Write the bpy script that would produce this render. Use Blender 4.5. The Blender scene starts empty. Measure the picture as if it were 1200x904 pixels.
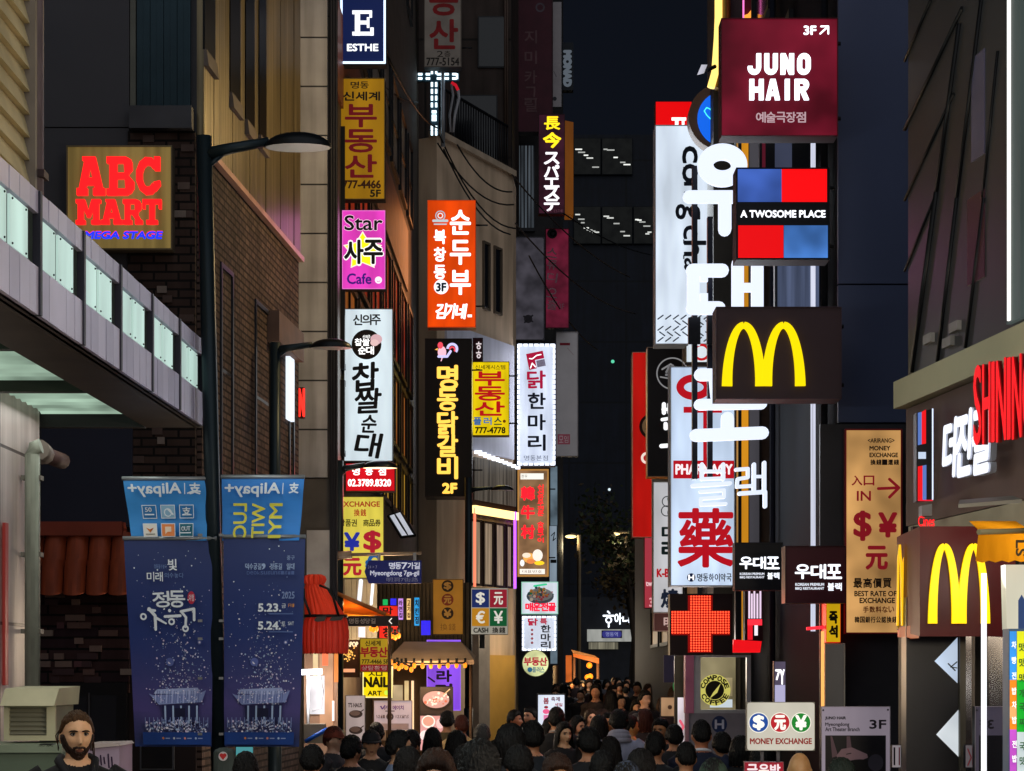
import bpy, math, random
from mathutils import Vector, Matrix, noise

random.seed(7)
scene = bpy.context.scene
col = scene.collection
R = math.radians

# ------------------------------------------------------------------ camera
F, CX, HY, CAMZ = 2400.0, 600.0, 785.0, 2.0        # focal length and horizon of the photo, in its pixels
cam_d = bpy.data.cameras.new('camera')
cam_d.sensor_width = 36.0
cam_d.lens = 36.0 * F / 1200.0
cam_d.shift_x = 0.0
cam_d.shift_y = (HY - 452.0) / 1200.0
cam_d.clip_start, cam_d.clip_end = 0.1, 2000.0
cam = bpy.data.objects.new('camera', cam_d)
col.objects.link(cam)
cam.location = (0, 0, CAMZ)
cam.rotation_euler = (R(90), 0, 0)
scene.camera = cam

# ------------------------------------------------------------------ night sky, faint skyglow and an added fill sun
world = bpy.data.worlds.new('World')
scene.world = world
world.use_nodes = True
wn = world.node_tree
bg = wn.nodes['Background']
sky = wn.nodes.new('ShaderNodeTexSky')
sky.sky_type = 'NISHITA'
sky.sun_disc = False
sky.sun_elevation = R(-6.0)
sky.sun_rotation = R(200)
add = wn.nodes.new('ShaderNodeMix')
add.data_type = 'RGBA'
add.blend_type = 'ADD'
add.inputs[0].default_value = 1.0
add.inputs[7].default_value = (0.042, 0.055, 0.092, 1)   # city skyglow
wn.links.new(sky.outputs[0], add.inputs[6])
wn.links.new(add.outputs[2], bg.inputs[0])
bg.inputs[1].default_value = 0.10
sun_d = bpy.data.lights.new('fill_sun', 'SUN')  # added wide fill from behind the camera for all camera-facing faces
sun_d.energy = 1.25
sun_d.angle = R(100)
sun_d.color = (0.90, 0.94, 1.0)
sun = bpy.data.objects.new('fill_sun', sun_d)
col.objects.link(sun)
sun.rotation_euler = (R(62), 0, R(9))
vs = scene.view_settings
vs.view_transform = 'Standard'
vs.look = 'None'
vs.exposure = 0.0
vs.gamma = 1.0
vs.use_curve_mapping = False
scene.cycles.max_bounces = 5
scene.cycles.diffuse_bounces = 2
scene.cycles.glossy_bounces = 3
scene.cycles.sample_clamp_indirect = 3.0
scene.cycles.use_denoising = True

# ------------------------------------------------------------------ helpers
def P(px, py, Y):
    return Vector(((px - CX) / F * Y, Y, CAMZ + (HY - py) / F * Y))

def lin(h):
    h = h.lstrip('#')
    out = []
    for i in (0, 2, 4):
        c = int(h[i:i + 2], 16) / 255.0
        out.append(c / 12.92 if c <= 0.04045 else ((c + 0.055) / 1.055) ** 2.4)
    return (out[0], out[1], out[2], 1.0)

MATS = {}
def newmat(key):
    m = bpy.data.materials.new('mat_%03d' % len(MATS))
    m.use_nodes = True
    m.node_tree.nodes.clear()
    MATS[key] = m
    nt = m.node_tree
    out = nt.nodes.new('ShaderNodeOutputMaterial')
    return m, nt, out

def uvnode(nt, scale=(1, 1, 1)):
    uv = nt.nodes.new('ShaderNodeUVMap')
    mp = nt.nodes.new('ShaderNodeMapping')
    mp.inputs['Scale'].default_value = scale
    nt.links.new(uv.outputs[0], mp.inputs[0])
    return mp.outputs[0]

def ramp(nt, fac, stops):
    r = nt.nodes.new('ShaderNodeValToRGB')
    while len(r.color_ramp.elements) < len(stops):
        r.color_ramp.elements.new(0.5)
    for e, (p, c) in zip(r.color_ramp.elements, stops):
        e.position, e.color = p, c
    nt.links.new(fac, r.inputs[0])
    return r.outputs[0]

def scl(c, k):
    return (min(c[0] * k, 1), min(c[1] * k, 1), min(c[2] * k, 1), 1)

def D(hexc, rough=0.6, metal=0.0, var=0.25, nscale=2.5, stretch=(1, 1, 1), bump=0.0, spec=0.2):
    """painted / plain surface with soiling"""
    key = ('D', hexc, rough, metal, var, nscale, stretch, bump, spec)
    if key in MATS: return MATS[key]
    m, nt, out = newmat(key)
    c = lin(hexc)
    b = nt.nodes.new('ShaderNodeBsdfPrincipled')
    b.inputs['Roughness'].default_value = rough
    b.inputs['Metallic'].default_value = metal
    b.inputs['Specular IOR Level'].default_value = spec
    n = nt.nodes.new('ShaderNodeTexNoise')
    n.inputs['Scale'].default_value = nscale
    n.inputs['Detail'].default_value = 6
    nt.links.new(uvnode(nt, stretch), n.inputs['Vector'])
    o = ramp(nt, n.outputs[0], [(0.3, scl(c, 1 - var)), (0.7, scl(c, 1 + var * 0.6))])
    nt.links.new(o, b.inputs['Base Color'])
    if bump:
        bp = nt.nodes.new('ShaderNodeBump')
        bp.inputs['Strength'].default_value = bump
        bp.inputs['Distance'].default_value = 0.02
        nt.links.new(n.outputs[0], bp.inputs['Height'])
        nt.links.new(bp.outputs[0], b.inputs['Normal'])
    nt.links.new(b.outputs[0], out.inputs[0])
    return m

def E(hexc, s=1.0, mode='flat'):
    """something that gives off light, or an unlit face given a glow; 'tube' = light box with uneven tubes behind its face"""
    key = ('E', hexc, s, mode)
    if key in MATS: return MATS[key]
    m, nt, out = newmat(key)
    c = lin(hexc)
    e = nt.nodes.new('ShaderNodeEmission')
    e.inputs[1].default_value = s
    if mode == 'flat':
        e.inputs[0].default_value = c
    else:
        n = nt.nodes.new('ShaderNodeTexNoise')
        n.inputs['Detail'].default_value = 2
        n.inputs['Scale'].default_value = 1.0
        st = {'tube': (3.2, 0.7, 1), 'curtain': (14, 0.4, 1), 'cloud': (2.0, 2.0, 1), 'brush': (9, 0.5, 1)}[mode]
        k = {'tube': (0.72, 1.15), 'curtain': (0.25, 1.3), 'cloud': (0.4, 1.4), 'brush': (0.6, 1.2)}[mode]
        nt.links.new(uvnode(nt, st), n.inputs['Vector'])
        o = ramp(nt, n.outputs[0], [(0.32, scl(c, k[0])), (0.68, scl(c, k[1]))])
        nt.links.new(o, e.inputs[0])
    ds = nt.nodes.new('ShaderNodeBsdfPrincipled')
    ds.inputs['Base Color'].default_value = scl(c, 0.3)
    ds.inputs['Roughness'].default_value = 0.4
    ds.inputs['Specular IOR Level'].default_value = 0.12
    ad = nt.nodes.new('ShaderNodeAddShader')
    nt.links.new(e.outputs[0], ad.inputs[0])
    nt.links.new(ds.outputs[0], ad.inputs[1])
    nt.links.new(ad.outputs[0], out.inputs[0])
    return m

def BR(c1, c2, mortar, w=0.22, h=0.075, gap=0.010, rough=0.8, offset=0.5, bump=0.6, metal=0.0, dirt=0.35):
    """bricks, stone courses or cladding panels"""
    key = ('BR', c1, c2, mortar, w, h, gap, rough, offset, bump, metal, dirt)
    if key in MATS: return MATS[key]
    m, nt, out = newmat(key)
    b = nt.nodes.new('ShaderNodeBsdfPrincipled')
    b.inputs['Roughness'].default_value = rough
    b.inputs['Metallic'].default_value = metal
    b.inputs['Specular IOR Level'].default_value = 0.15
    t = nt.nodes.new('ShaderNodeTexBrick')
    t.offset = offset
    t.inputs['Color1'].default_value = lin(c1)
    t.inputs['Color2'].default_value = lin(c2)
    t.inputs['Mortar'].default_value = lin(mortar)
    t.inputs['Scale'].default_value = 1.0
    t.inputs['Brick Width'].default_value = w
    t.inputs['Row Height'].default_value = h
    t.inputs['Mortar Size'].default_value = gap
    t.inputs['Mortar Smooth'].default_value = 0.2
    uv = uvnode(nt)
    nt.links.new(uv, t.inputs['Vector'])
    n = nt.nodes.new('ShaderNodeTexNoise')
    n.inputs['Scale'].default_value = 1.3
    n.inputs['Detail'].default_value = 7
    nt.links.new(uv, n.inputs['Vector'])
    r = ramp(nt, n.outputs[0], [(0.3, (1 - dirt, 1 - dirt, 1 - dirt, 1)), (0.7, (1, 1, 1, 1))])
    mx = nt.nodes.new('ShaderNodeMix')
    mx.data_type = 'RGBA'
    mx.blend_type = 'MULTIPLY'
    mx.inputs[0].default_value = 1.0
    nt.links.new(t.outputs['Color'], mx.inputs[6])
    nt.links.new(r, mx.inputs[7])
    n2 = nt.nodes.new('ShaderNodeTexNoise')          # rain streaks
    n2.inputs['Scale'].default_value = 1.0
    n2.inputs['Detail'].default_value = 5
    nt.links.new(uvnode(nt, (5, 0.35, 1)), n2.inputs['Vector'])
    r2 = ramp(nt, n2.outputs[0], [(0.35, (.55, .54, .52, 1)), (0.62, (1, 1, 1, 1))])
    mx2 = nt.nodes.new('ShaderNodeMix')
    mx2.data_type = 'RGBA'
    mx2.blend_type = 'MULTIPLY'
    mx2.inputs[0].default_value = 0.8
    nt.links.new(mx.outputs[2], mx2.inputs[6])
    nt.links.new(r2, mx2.inputs[7])
    nt.links.new(mx2.outputs[2], b.inputs['Base Color'])
    if bump:
        bp = nt.nodes.new('ShaderNodeBump')
        bp.invert = True
        bp.inputs['Strength'].default_value = bump
        bp.inputs['Distance'].default_value = 0.01
        nt.links.new(t.outputs['Fac'], bp.inputs['Height'])
        nt.links.new(bp.outputs[0], b.inputs['Normal'])
    nt.links.new(b.outputs[0], out.inputs[0])
    return m

def GLASS(hexc='#0c1016', rough=0.08):
    return D(hexc, rough, 0.0, 0.15, 1.2, (1, 1, 1), 0.0, 0.35)

def RIB(hexc, freq=60.0, rough=0.35, metal=0.7, var=0.3):
    """ribbed sheet metal: fine upright ribs"""
    key = ('RIB', hexc, freq, rough, metal, var)
    if key in MATS: return MATS[key]
    m, nt, out = newmat(key)
    c = lin(hexc)
    b = nt.nodes.new('ShaderNodeBsdfPrincipled')
    b.inputs['Roughness'].default_value = rough
    b.inputs['Metallic'].default_value = metal
    n = nt.nodes.new('ShaderNodeTexNoise')
    n.inputs['Scale'].default_value = 1.0
    n.inputs['Detail'].default_value = 5
    nt.links.new(uvnode(nt, (5, 0.5, 1)), n.inputs['Vector'])
    nt.links.new(ramp(nt, n.outputs[0], [(0.3, scl(c, 1 - var)), (0.7, scl(c, 1 + var))]), b.inputs['Base Color'])
    w = nt.nodes.new('ShaderNodeTexWave')
    w.inputs['Scale'].default_value = freq / 20.0
    nt.links.new(uvnode(nt), w.inputs['Vector'])
    bp = nt.nodes.new('ShaderNodeBump')
    bp.inputs['Strength'].default_value = 0.4
    bp.inputs['Distance'].default_value = 0.01
    nt.links.new(w.outputs[1], bp.inputs['Height'])
    nt.links.new(bp.outputs[0], b.inputs['Normal'])
    nt.links.new(b.outputs[0], out.inputs[0])
    return m

def TR(hexc, k=0.5):
    """thin cloth that lets lamp light through"""
    key = ('TR', hexc, k)
    if key in MATS: return MATS[key]
    m, nt, out = newmat(key)
    a = nt.nodes.new('ShaderNodeBsdfDiffuse'); b = nt.nodes.new('ShaderNodeBsdfTranslucent')
    a.inputs[0].default_value = b.inputs[0].default_value = lin(hexc)
    mx = nt.nodes.new('ShaderNodeMixShader'); mx.inputs[0].default_value = k
    nt.links.new(a.outputs[0], mx.inputs[1]); nt.links.new(b.outputs[0], mx.inputs[2]); nt.links.new(mx.outputs[0], out.inputs[0])
    return m

def NIGHT(z0, z1):
    """printed cloth: navy above, violet glow of the printed fireworks, navy below (heights in metres)"""
    key = ('NIGHT', z0, z1)
    if key in MATS: return MATS[key]
    m, nt, out = newmat(key)
    b = nt.nodes.new('ShaderNodeBsdfPrincipled'); b.inputs['Roughness'].default_value = .5
    mp = uvnode(nt)
    sp = nt.nodes.new('ShaderNodeSeparateXYZ'); nt.links.new(mp, sp.inputs[0])
    mr = nt.nodes.new('ShaderNodeMapRange'); mr.inputs[1].default_value = z0; mr.inputs[2].default_value = z1
    n = nt.nodes.new('ShaderNodeTexNoise'); n.inputs['Scale'].default_value = 5; n.inputs['Detail'].default_value = 4
    nt.links.new(mp, n.inputs['Vector'])
    ma = nt.nodes.new('ShaderNodeMath'); ma.operation = 'MULTIPLY_ADD'; ma.inputs[1].default_value = .24
    nt.links.new(n.outputs[0], ma.inputs[0]); nt.links.new(sp.outputs[1], ma.inputs[2])
    nt.links.new(ma.outputs[0], mr.inputs[0])
    o = ramp(nt, mr.outputs[0], [(0.0, lin('#143a84')), (.10, lin('#1f2858')), (.24, lin('#43387a')), (.40, lin('#2a3070')), (.60, lin('#102c70')), (1.0, lin('#0f2866'))])
    nt.links.new(o, b.inputs['Base Color']); nt.links.new(b.outputs[0], out.inputs[0])
    return m

BLACKM = D('#15161a', 0.5, 0.2)

class MB:
    """collects geometry in world coordinates and links it as one mesh object"""
    def __init__(self):
        self.v, self.f, self.m, self.mats = [], [], [], []
        self.smooth = []
    def mi(self, mat):
        if mat not in self.mats: self.mats.append(mat)
        return self.mats.index(mat)
    def add(self, verts, faces, mat, smooth=False):
        o = len(self.v)
        k = self.mi(mat)
        self.v += [Vector(p) for p in verts]
        for f in faces:
            self.f.append([i + o for i in f])
            self.m.append(k)
            self.smooth.append(smooth)
        return self
    def box(self, x0, x1, y0, y1, z0, z1, mat):
        vs_ = [(x0, y0, z0), (x1, y0, z0), (x1, y1, z0), (x0, y1, z0), (x0, y0, z1), (x1, y0, z1), (x1, y1, z1), (x0, y1, z1)]
        return self.add(vs_, HEXF, mat)
    def hexa(self, pts, mat):
        return self.add(pts, HEXF, mat)
    def quad(self, a, b, c, d, mat):
        return self.add([a, b, c, d], [(0, 1, 2, 3)], mat)
    def slab(self, a, b, c, d, n, mat):
        """quad a b c d pushed along vector n into a solid"""
        p = [Vector(q) for q in (a, b, c, d)]
        n = Vector(n)
        return self.add(p + [q + n for q in p], HEXF, mat)
    def prism(self, poly, z0, z1, mat, top=True):
        n = len(poly)
        vs_ = [(x, y, z0) for x, y in poly] + [(x, y, z1) for x, y in poly]
        fs = [(i, (i + 1) % n, n + (i + 1) % n, n + i) for i in range(n)]
        if top: fs += [tuple(range(n - 1, -1, -1)), tuple(range(n, 2 * n))]
        return self.add(vs_, fs, mat)
    def tube(self, pts, r, mat, n=8, r2=None, caps=True):
        pts = [Vector(p) for p in pts]
        k = len(pts)
        rs = r if isinstance(r, (list, tuple)) else [r + ((r2 if r2 is not None else r) - r) * i / max(k - 1, 1) for i in range(k)]
        vs_ = []
        up = Vector((0, 0, 1))
        for i, p in enumerate(pts):
            t = (pts[min(i + 1, k - 1)] - pts[max(i - 1, 0)])
            if t.length < 1e-9: t = Vector((0, 0, 1))
            t.normalize()
            a = t.cross(up if abs(t.z) < 0.95 else Vector((0, 1, 0))).normalized()
            b = t.cross(a).normalized()
            for j in range(n):
                g = 2 * math.pi * j / n
                vs_.append(p + a * (math.cos(g) * rs[i]) + b * (math.sin(g) * rs[i]))
        fs = []
        for i in range(k - 1):
            for j in range(n):
                fs.append((i * n + j, i * n + (j + 1) % n, (i + 1) * n + (j + 1) % n, (i + 1) * n + j))
        self.add(vs_, fs, mat, True)
        if caps:
            o = len(self.v) - len(vs_)
            kk = self.mi(mat)
            for f in (list(range(n - 1, -1, -1)), list(range((k - 1) * n, k * n))):
                self.f.append([q + o for q in f]); self.m.append(kk); self.smooth.append(False)
        return self
    def ball(self, c, r, mat, n=10, m=7):
        rx, ry, rz = r if isinstance(r, (tuple, list)) else (r, r, r)
        vs_, fs = [], []
        for i in range(m + 1):
            th = math.pi * i / m
            for j in range(n):
                ph = 2 * math.pi * j / n
                vs_.append((c[0] + rx * math.sin(th) * math.cos(ph), c[1] + ry * math.sin(th) * math.sin(ph), c[2] + rz * math.cos(th)))
        for i in range(m):
            for j in range(n):
                fs.append((i * n + j, (i + 1) * n + j, (i + 1) * n + (j + 1) % n, i * n + (j + 1) % n))
        return self.add(vs_, fs, mat, True)
    def build(self, name, parent=None, recenter=True):
        me = bpy.data.meshes.new(name)
        if parent is not None:
            org = parent_origin(parent)
        elif recenter and self.v:
            lo = [min(p[i] for p in self.v) for i in range(3)]
            hi = [max(p[i] for p in self.v) for i in range(3)]
            org = Vector(((lo[0] + hi[0]) / 2, (lo[1] + hi[1]) / 2, lo[2]))
        else:
            org = Vector((0, 0, 0))
        me.from_pydata([p - org for p in self.v], [], self.f)
        for m in self.mats: me.materials.append(m)
        me.polygons.foreach_set('material_index', self.m)
        me.polygons.foreach_set('use_smooth', self.smooth)
        uv = me.uv_layers.new(name='UVMap')
        for p in me.polygons:
            n = p.normal
            if abs(n.z) > 0.9:
                for li in p.loop_indices:
                    q = self.v[me.loops[li].vertex_index]
                    uv.data[li].uv = (q.x, q.y)
            else:
                t = Vector((-n.y, n.x, 0))
                t = t.normalized() if t.length > 1e-6 else Vector((1, 0, 0))
                for li in p.loop_indices:
                    q = self.v[me.loops[li].vertex_index]
                    uv.data[li].uv = (q.dot(t), q.z)
        me.validate()
        o = bpy.data.objects.new(name, me)
        col.objects.link(o)
        if parent is not None:
            o.parent = parent
        else:
            o.location = org
        return o

HEXF = [(3, 2, 1, 0), (4, 5, 6, 7), (0, 1, 5, 4), (1, 2, 6, 5), (2, 3, 7, 6), (3, 0, 4, 7)]

def parent_origin(o):
    v = Vector(o.location)
    while o.parent is not None:
        o = o.parent
        v += Vector(o.location)
    return v

def tag(o, label, cat, group=None, kind=None):
    if kind: o['kind'] = kind
    if label: o['label'] = label
    if cat: o['category'] = cat
    if group: o['group'] = group
    return o

def thing(name, label, cat, loc, group=None):
    o = bpy.data.objects.new(name, None)
    o.empty_display_size = 0.2
    col.objects.link(o)
    o.location = loc
    return tag(o, label, cat, group)

# ---- lettering: Blender's own built-in font turned into flat shapes
GLY = {}
def glyph(s):
    if s in GLY: return GLY[s]
    c = bpy.data.curves.new('lettering_curve', 'FONT')
    c.body = s
    c.resolution_u = 3
    c.fill_mode = 'FRONT'
    o = bpy.data.objects.new('lettering_curve', c)
    me = bpy.data.meshes.new_from_object(o)
    vs_ = [(v.co.x, v.co.y) for v in me.vertices]
    fs = [tuple(p.vertices) for p in me.polygons]
    bpy.data.objects.remove(o)
    bpy.data.meshes.remove(me)
    bpy.data.curves.remove(c)
    if vs_:
        x0 = min(v[0] for v in vs_); x1 = max(v[0] for v in vs_)
        y0 = min(v[1] for v in vs_); y1 = max(v[1] for v in vs_)
    else:
        x0 = y0 = 0; x1 = y1 = 1
    GLY[s] = (vs_, fs, x0, y0, max(x1 - x0, 1e-3), max(y1 - y0, 1e-3))
    return GLY[s]

def stroke_poly(pts, w, seg=6, w2=None):
    """outline of a round-ended brush stroke along pts: list of convex pieces"""
    out = []
    n = len(pts)
    ws = [w + ((w2 if w2 is not None else w) - w) * i / max(n - 1, 1) for i in range(n)]
    for i in range(n - 1):
        (xa, ya), (xb, yb) = pts[i], pts[i + 1]
        dx, dy = xb - xa, yb - ya
        L = math.hypot(dx, dy) or 1e-6
        nx, ny = -dy / L, dx / L
        a = math.atan2(ny, nx)
        poly = []
        for k in range(seg + 1):
            g = a + math.pi * k / seg
            poly.append((xa + math.cos(g) * ws[i] / 2, ya + math.sin(g) * ws[i] / 2))
        for k in range(seg + 1):
            g = a + math.pi + math.pi * k / seg
            poly.append((xb + math.cos(g) * ws[i + 1] / 2, yb + math.sin(g) * ws[i + 1] / 2))
        out.append(poly)
    return out

class Frame:
    """a flat face standing in the place: photo-pixel units across it, metres off it"""
    def __init__(self, px, pyb, Y, yaw=0.0):
        self.px, self.pyb, self.s = px, pyb, Y / F
        self.o = P(px, pyb, Y)
        self.u = Vector((math.cos(yaw), math.sin(yaw), 0))
        self.n = Vector((math.sin(yaw), -math.cos(yaw), 0))
    def pt(self, x, y, d=0.0):
        return self.o + self.u * ((x - self.px) * self.s) + Vector((0, 0, (self.pyb - y) * self.s)) + self.n * d

class Line(Frame):
    """a face through two ground points A -> B (upright); x is metres along it, y is height"""
    def __init__(self, A, B):
        self.A = Vector((A[0], A[1], 0))
        d = Vector((B[0] - A[0], B[1] - A[1], 0))
        self.L = d.length
        self.u = d.normalized()
        self.n = Vector((self.u.y, -self.u.x, 0))
    def pt(self, x, y, d=0.0):
        return self.A + self.u * x + Vector((0, 0, y)) + self.n * d
    def hit(self, px, py):
        """where a sight line of the photo meets this face"""
        k = (px - CX) / F
        # A.x + t u.x = k (A.y + t u.y)
        t = (k * self.A.y - self.A.x) / (self.u.x - k * self.u.y)
        Y = self.A.y + t * self.u.y
        return t, CAMZ + (HY - py) / F * Y

class Ink:
    """flat marks on a Frame: lettering, emblems, printed pictures (each layer a hair above the last)"""
    def __init__(self, fr, d0=0.004, ydown=True, step=0.0001):
        self.fr, self.mb, self.d, self.step = fr, MB(), d0, step
        self.yd = ydown
    def lay(self):
        self.d += self.step
        return self.d
    def poly(self, pts, mat, thick=0.0):
        d = self.lay()
        n = len(pts)
        a = 0
        for i in range(n):
            a += pts[i][0] * pts[(i + 1) % n][1] - pts[(i + 1) % n][0] * pts[i][1]
        if (a > 0) == self.yd: pts = pts[::-1]
        if thick:
            v = [self.fr.pt(x, y, d + thick) for x, y in pts] + [self.fr.pt(x, y, d - 0.003) for x, y in pts]
            fs = [tuple(range(n))] + [(i, n + i, n + (i + 1) % n, (i + 1) % n) for i in range(n)]
            self.mb.add(v, fs, mat)
        else:
            self.mb.add([self.fr.pt(x, y, d) for x, y in pts], [tuple(range(n))], mat)
        return self
    def rect(self, x0, y0, x1, y1, mat, thick=0.0):
        return self.poly([(x0, y0), (x1, y0), (x1, y1), (x0, y1)], mat, thick)
    def disc(self, x, y, r, mat, n=28, ry=None, thick=0.0):
        ry = ry or r
        return self.poly([(x + r * math.cos(2 * math.pi * i / n), y + ry * math.sin(2 * math.pi * i / n)) for i in range(n)], mat, thick)
    def ring(self, x, y, r, w, mat, n=32, a0=0.0, a1=360.0, ry=None, thick=0.0):
        ry = ry or r
        for i in range(n):
            g0, g1 = R(a0 + (a1 - a0) * i / n), R(a0 + (a1 - a0) * (i + 1) / n)
            q = []
            for g, k in ((g0, 1), (g1, 1), (g1, 0), (g0, 0)):
                q.append((x + (r - w * (1 - k)) * math.cos(g), y + (ry - w * (1 - k)) * math.sin(g)))
            self.d -= self.step
            self.poly(q, mat, thick)
        self.d += self.step
        return self
    def stroke(self, pts, w, mat, thick=0.0, w2=None):
        for p in stroke_poly(pts, w, 6, w2): self.poly(p, mat, thick)
        return self
    def text(self, s, x0, y0, x1, y1, mat, bold=0.0, rot=0.0, mirror=False, slant=0.0, thick=0.0):
        """s stretched into the box; bold in units of the box height"""
        vs_, fs, gx, gy, gw, gh = glyph(s)
        if not vs_: return self
        W, H = x1 - x0, y1 - y0
        cx, cy = (x0 + x1) / 2, (y0 + y1) / 2
        b = bold * abs(H)
        shifts = [(0, 0)]
        if b: shifts += [(b, 0), (-b, 0), (0, b), (0, -b), (b * .7, b * .7), (-b * .7, b * .7), (b * .7, -b * .7), (-b * .7, -b * .7)]
        cr, sr = math.cos(rot), math.sin(rot)
        for sx, sy in shifts:
            d = self.lay()
            out = []
            for (x, y) in vs_:
                u = (x - gx) / gw - 0.5
                v = (y - gy) / gh - 0.5
                if abs(rot) > 1.2 and abs(rot) < 1.9:
                    lx, ly = u * abs(H), v * abs(W)
                else:
                    lx, ly = u * W, v * H
                lx += slant * ly
                if mirror == 'v': ly = -ly
                elif mirror: lx = -lx
                X, Yv = lx * cr - ly * sr, lx * sr + ly * cr
                out.append(self.fr.pt(cx + X + sx, (cy - Yv + sy) if self.yd else (cy + Yv + sy), d + thick))
            if mirror: self.mb.add(out, [f[::-1] for f in fs], mat)
            else: self.mb.add(out, fs, mat)
        return self
    def vtext(self, s, x0, y0, x1, y1, mat, bold=0.0, gap=0.18, jit=0.0, slant=0.0, thick=0.0):
        n = len(s)
        h = (y1 - y0) / (n - gap)
        for i, ch in enumerate(s):
            if ch == ' ': continue
            a = y0 + i * h
            j = random.uniform(-jit, jit) * (x1 - x0)
            self.text(ch, x0 + j, a, x1 + j, a + h * (1 - gap), mat, bold, random.uniform(-jit, jit), False, slant, thick)
        return self
    def htext(self, s, x0, y0, x1, y1, mat, bold=0.0, gap=0.15, jit=0.0, slant=0.0, thick=0.0):
        n = len(s)
        w = (x1 - x0) / (n - gap)
        for i, ch in enumerate(s):
            if ch == ' ': continue
            a = x0 + i * w
            j = random.uniform(-jit, jit) * (y1 - y0)
            self.text(ch, a, y0 + j, a + w * (1 - gap), y1 + j, mat, bold, 0.0, False, slant, thick)
        return self
    def build(self, name, parent):
        if not self.mb.v: return None
        return self.mb.build(name, parent)

class Sign:
    """a sign: an Empty with cabinet, face, lettering and bracket"""
    def __init__(self, name, label, cat, box, Y, depth, face, side, yaw=0.0, frame=None, fw=1.2, group=None, wall=None, r=0):
        x0, y0, x1, y1 = box
        self.box = box
        self.fr = Frame((x0 + x1) / 2, y1, Y, yaw)
        fr = self.fr
        self.e = thing(name, label, cat, fr.pt((x0 + x1) / 2, y1, -depth / 2), group)
        # cabinet
        mb = MB()
        q = [fr.pt(x0, y1, 0), fr.pt(x1, y1, 0), fr.pt(x1, y0, 0), fr.pt(x0, y0, 0)]
        mb.slab(q[3], q[2], q[1], q[0], -fr.n * depth, side)
        mb.build('cabinet', self.e)
        # face
        ink = Ink(fr, 0.002)
        i = 0.6 if frame is None else fw
        if r:
            pts = []
            for cx, cy, a in ((x1 - r, y0 + r, -90), (x1 - r, y1 - r, 0), (x0 + r, y1 - r, 90), (x0 + r, y0 + r, 180)):
                for k in range(6):
                    g = R(a + 18 * k)
                    pts.append((cx + (r - i) * math.cos(g), cy + (r - i) * math.sin(g)))
            ink.poly(pts, face)
        else:
            ink.rect(x0 + i, y0 + i, x1 - i, y1 - i, face)
        ink.build('face', self.e)
        if frame is not None:
            b = Ink(fr, 0.006)
            b.step = 0
            for bx in ((x0, y0, x1, y0 + fw), (x0, y1 - fw, x1, y1), (x0, y0 + fw, x0 + fw, y1 - fw), (x1 - fw, y0 + fw, x1, y1 - fw)):
                b.rect(*bx, frame, 0.012)
            b.build('rim', self.e)
        if wall is not None:
            mb = MB()
            s, L = wall
            dd = -depth * 0.5
            for yy in (y0 + (y1 - y0) * 0.18, y0 + (y1 - y0) * 0.82):
                xs = x0 if s == 'L' else x1
                xe = xs - L if s == 'L' else xs + L
                mb.tube([fr.pt(xs, yy, dd), fr.pt(xe, yy, dd)], 0.018, BLACKM, 6)
            mb.build('bracket', self.e)
        self.ink = Ink(fr, 0.004)
        self.emb = Ink(fr, 0.0045)
    def done(self, glow=0, color=(1, 1, 1)):
        if glow:
            x0, y0, x1, y1 = self.box
            k = self.fr.s
            area('sign_light', self.fr.pt((x0 + x1) / 2, (y0 + y1) / 2, .06), glow, color, (x1 - x0) * k * .9, (y1 - y0) * k * .9, (R(-90), 0, 0), self.e)
        self.ink.build('lettering', self.e)
        self.emb.build('emblem', self.e)
        return self.e

def panel_thing(parent, name, fr, x0, y0, x1, y1, d0, d1, mat, label=None):
    """a slab on a Frame between depths d0 (back) and d1 (front)"""
    mb = MB()
    mb.slab(fr.pt(x0, y1, d0), fr.pt(x1, y1, d0), fr.pt(x1, y0, d0), fr.pt(x0, y0, d0), fr.n * (d1 - d0), mat)
    o = mb.build(name, parent)
    if label: o['label'] = label
    return o

def window(parent, ln, t0, t1, z0, z1, pane, frame, fw=0.06, bars=0, d=0.05, hbars=0):
    """framed window on a Line face: frame is a part, pane a sub-part"""
    mb = MB()
    for a, b, c, e in ((t0, t1, z0, z0 + fw), (t0, t1, z1 - fw, z1), (t0, t0 + fw, z0 + fw, z1 - fw), (t1 - fw, t1, z0 + fw, z1 - fw)):
        mb.slab(ln.pt(a, c, -0.02), ln.pt(b, c, -0.02), ln.pt(b, e, -0.02), ln.pt(a, e, -0.02), ln.n * (d + 0.02), frame)
    for i in range(bars):
        tc = t0 + (t1 - t0) * (i + 1) / (bars + 1)
        mb.slab(ln.pt(tc - fw / 3, z0 + fw, -0.02), ln.pt(tc + fw / 3, z0 + fw, -0.02), ln.pt(tc + fw / 3, z1 - fw, -0.02), ln.pt(tc - fw / 3, z1 - fw, -0.02), ln.n * (d + 0.005), frame)
    for i in range(hbars):
        zc = z0 + (z1 - z0) * (i + 1) / (hbars + 1)
        mb.slab(ln.pt(t0 + fw, zc - fw / 3, -0.02), ln.pt(t1 - fw, zc - fw / 3, -0.02), ln.pt(t1 - fw, zc + fw / 3, -0.02), ln.pt(t0 + fw, zc + fw / 3, -0.02), ln.n * (d + 0.001), frame)
    w = mb.build('window', parent)
    pb = MB()
    pb.quad(ln.pt(t0 + fw * .9, z0 + fw * .9, 0.012), ln.pt(t1 - fw * .9, z0 + fw * .9, 0.012), ln.pt(t1 - fw * .9, z1 - fw * .9, 0.012), ln.pt(t0 + fw * .9, z1 - fw * .9, 0.012), pane)
    pb.build('pane', w)
    return w

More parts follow.
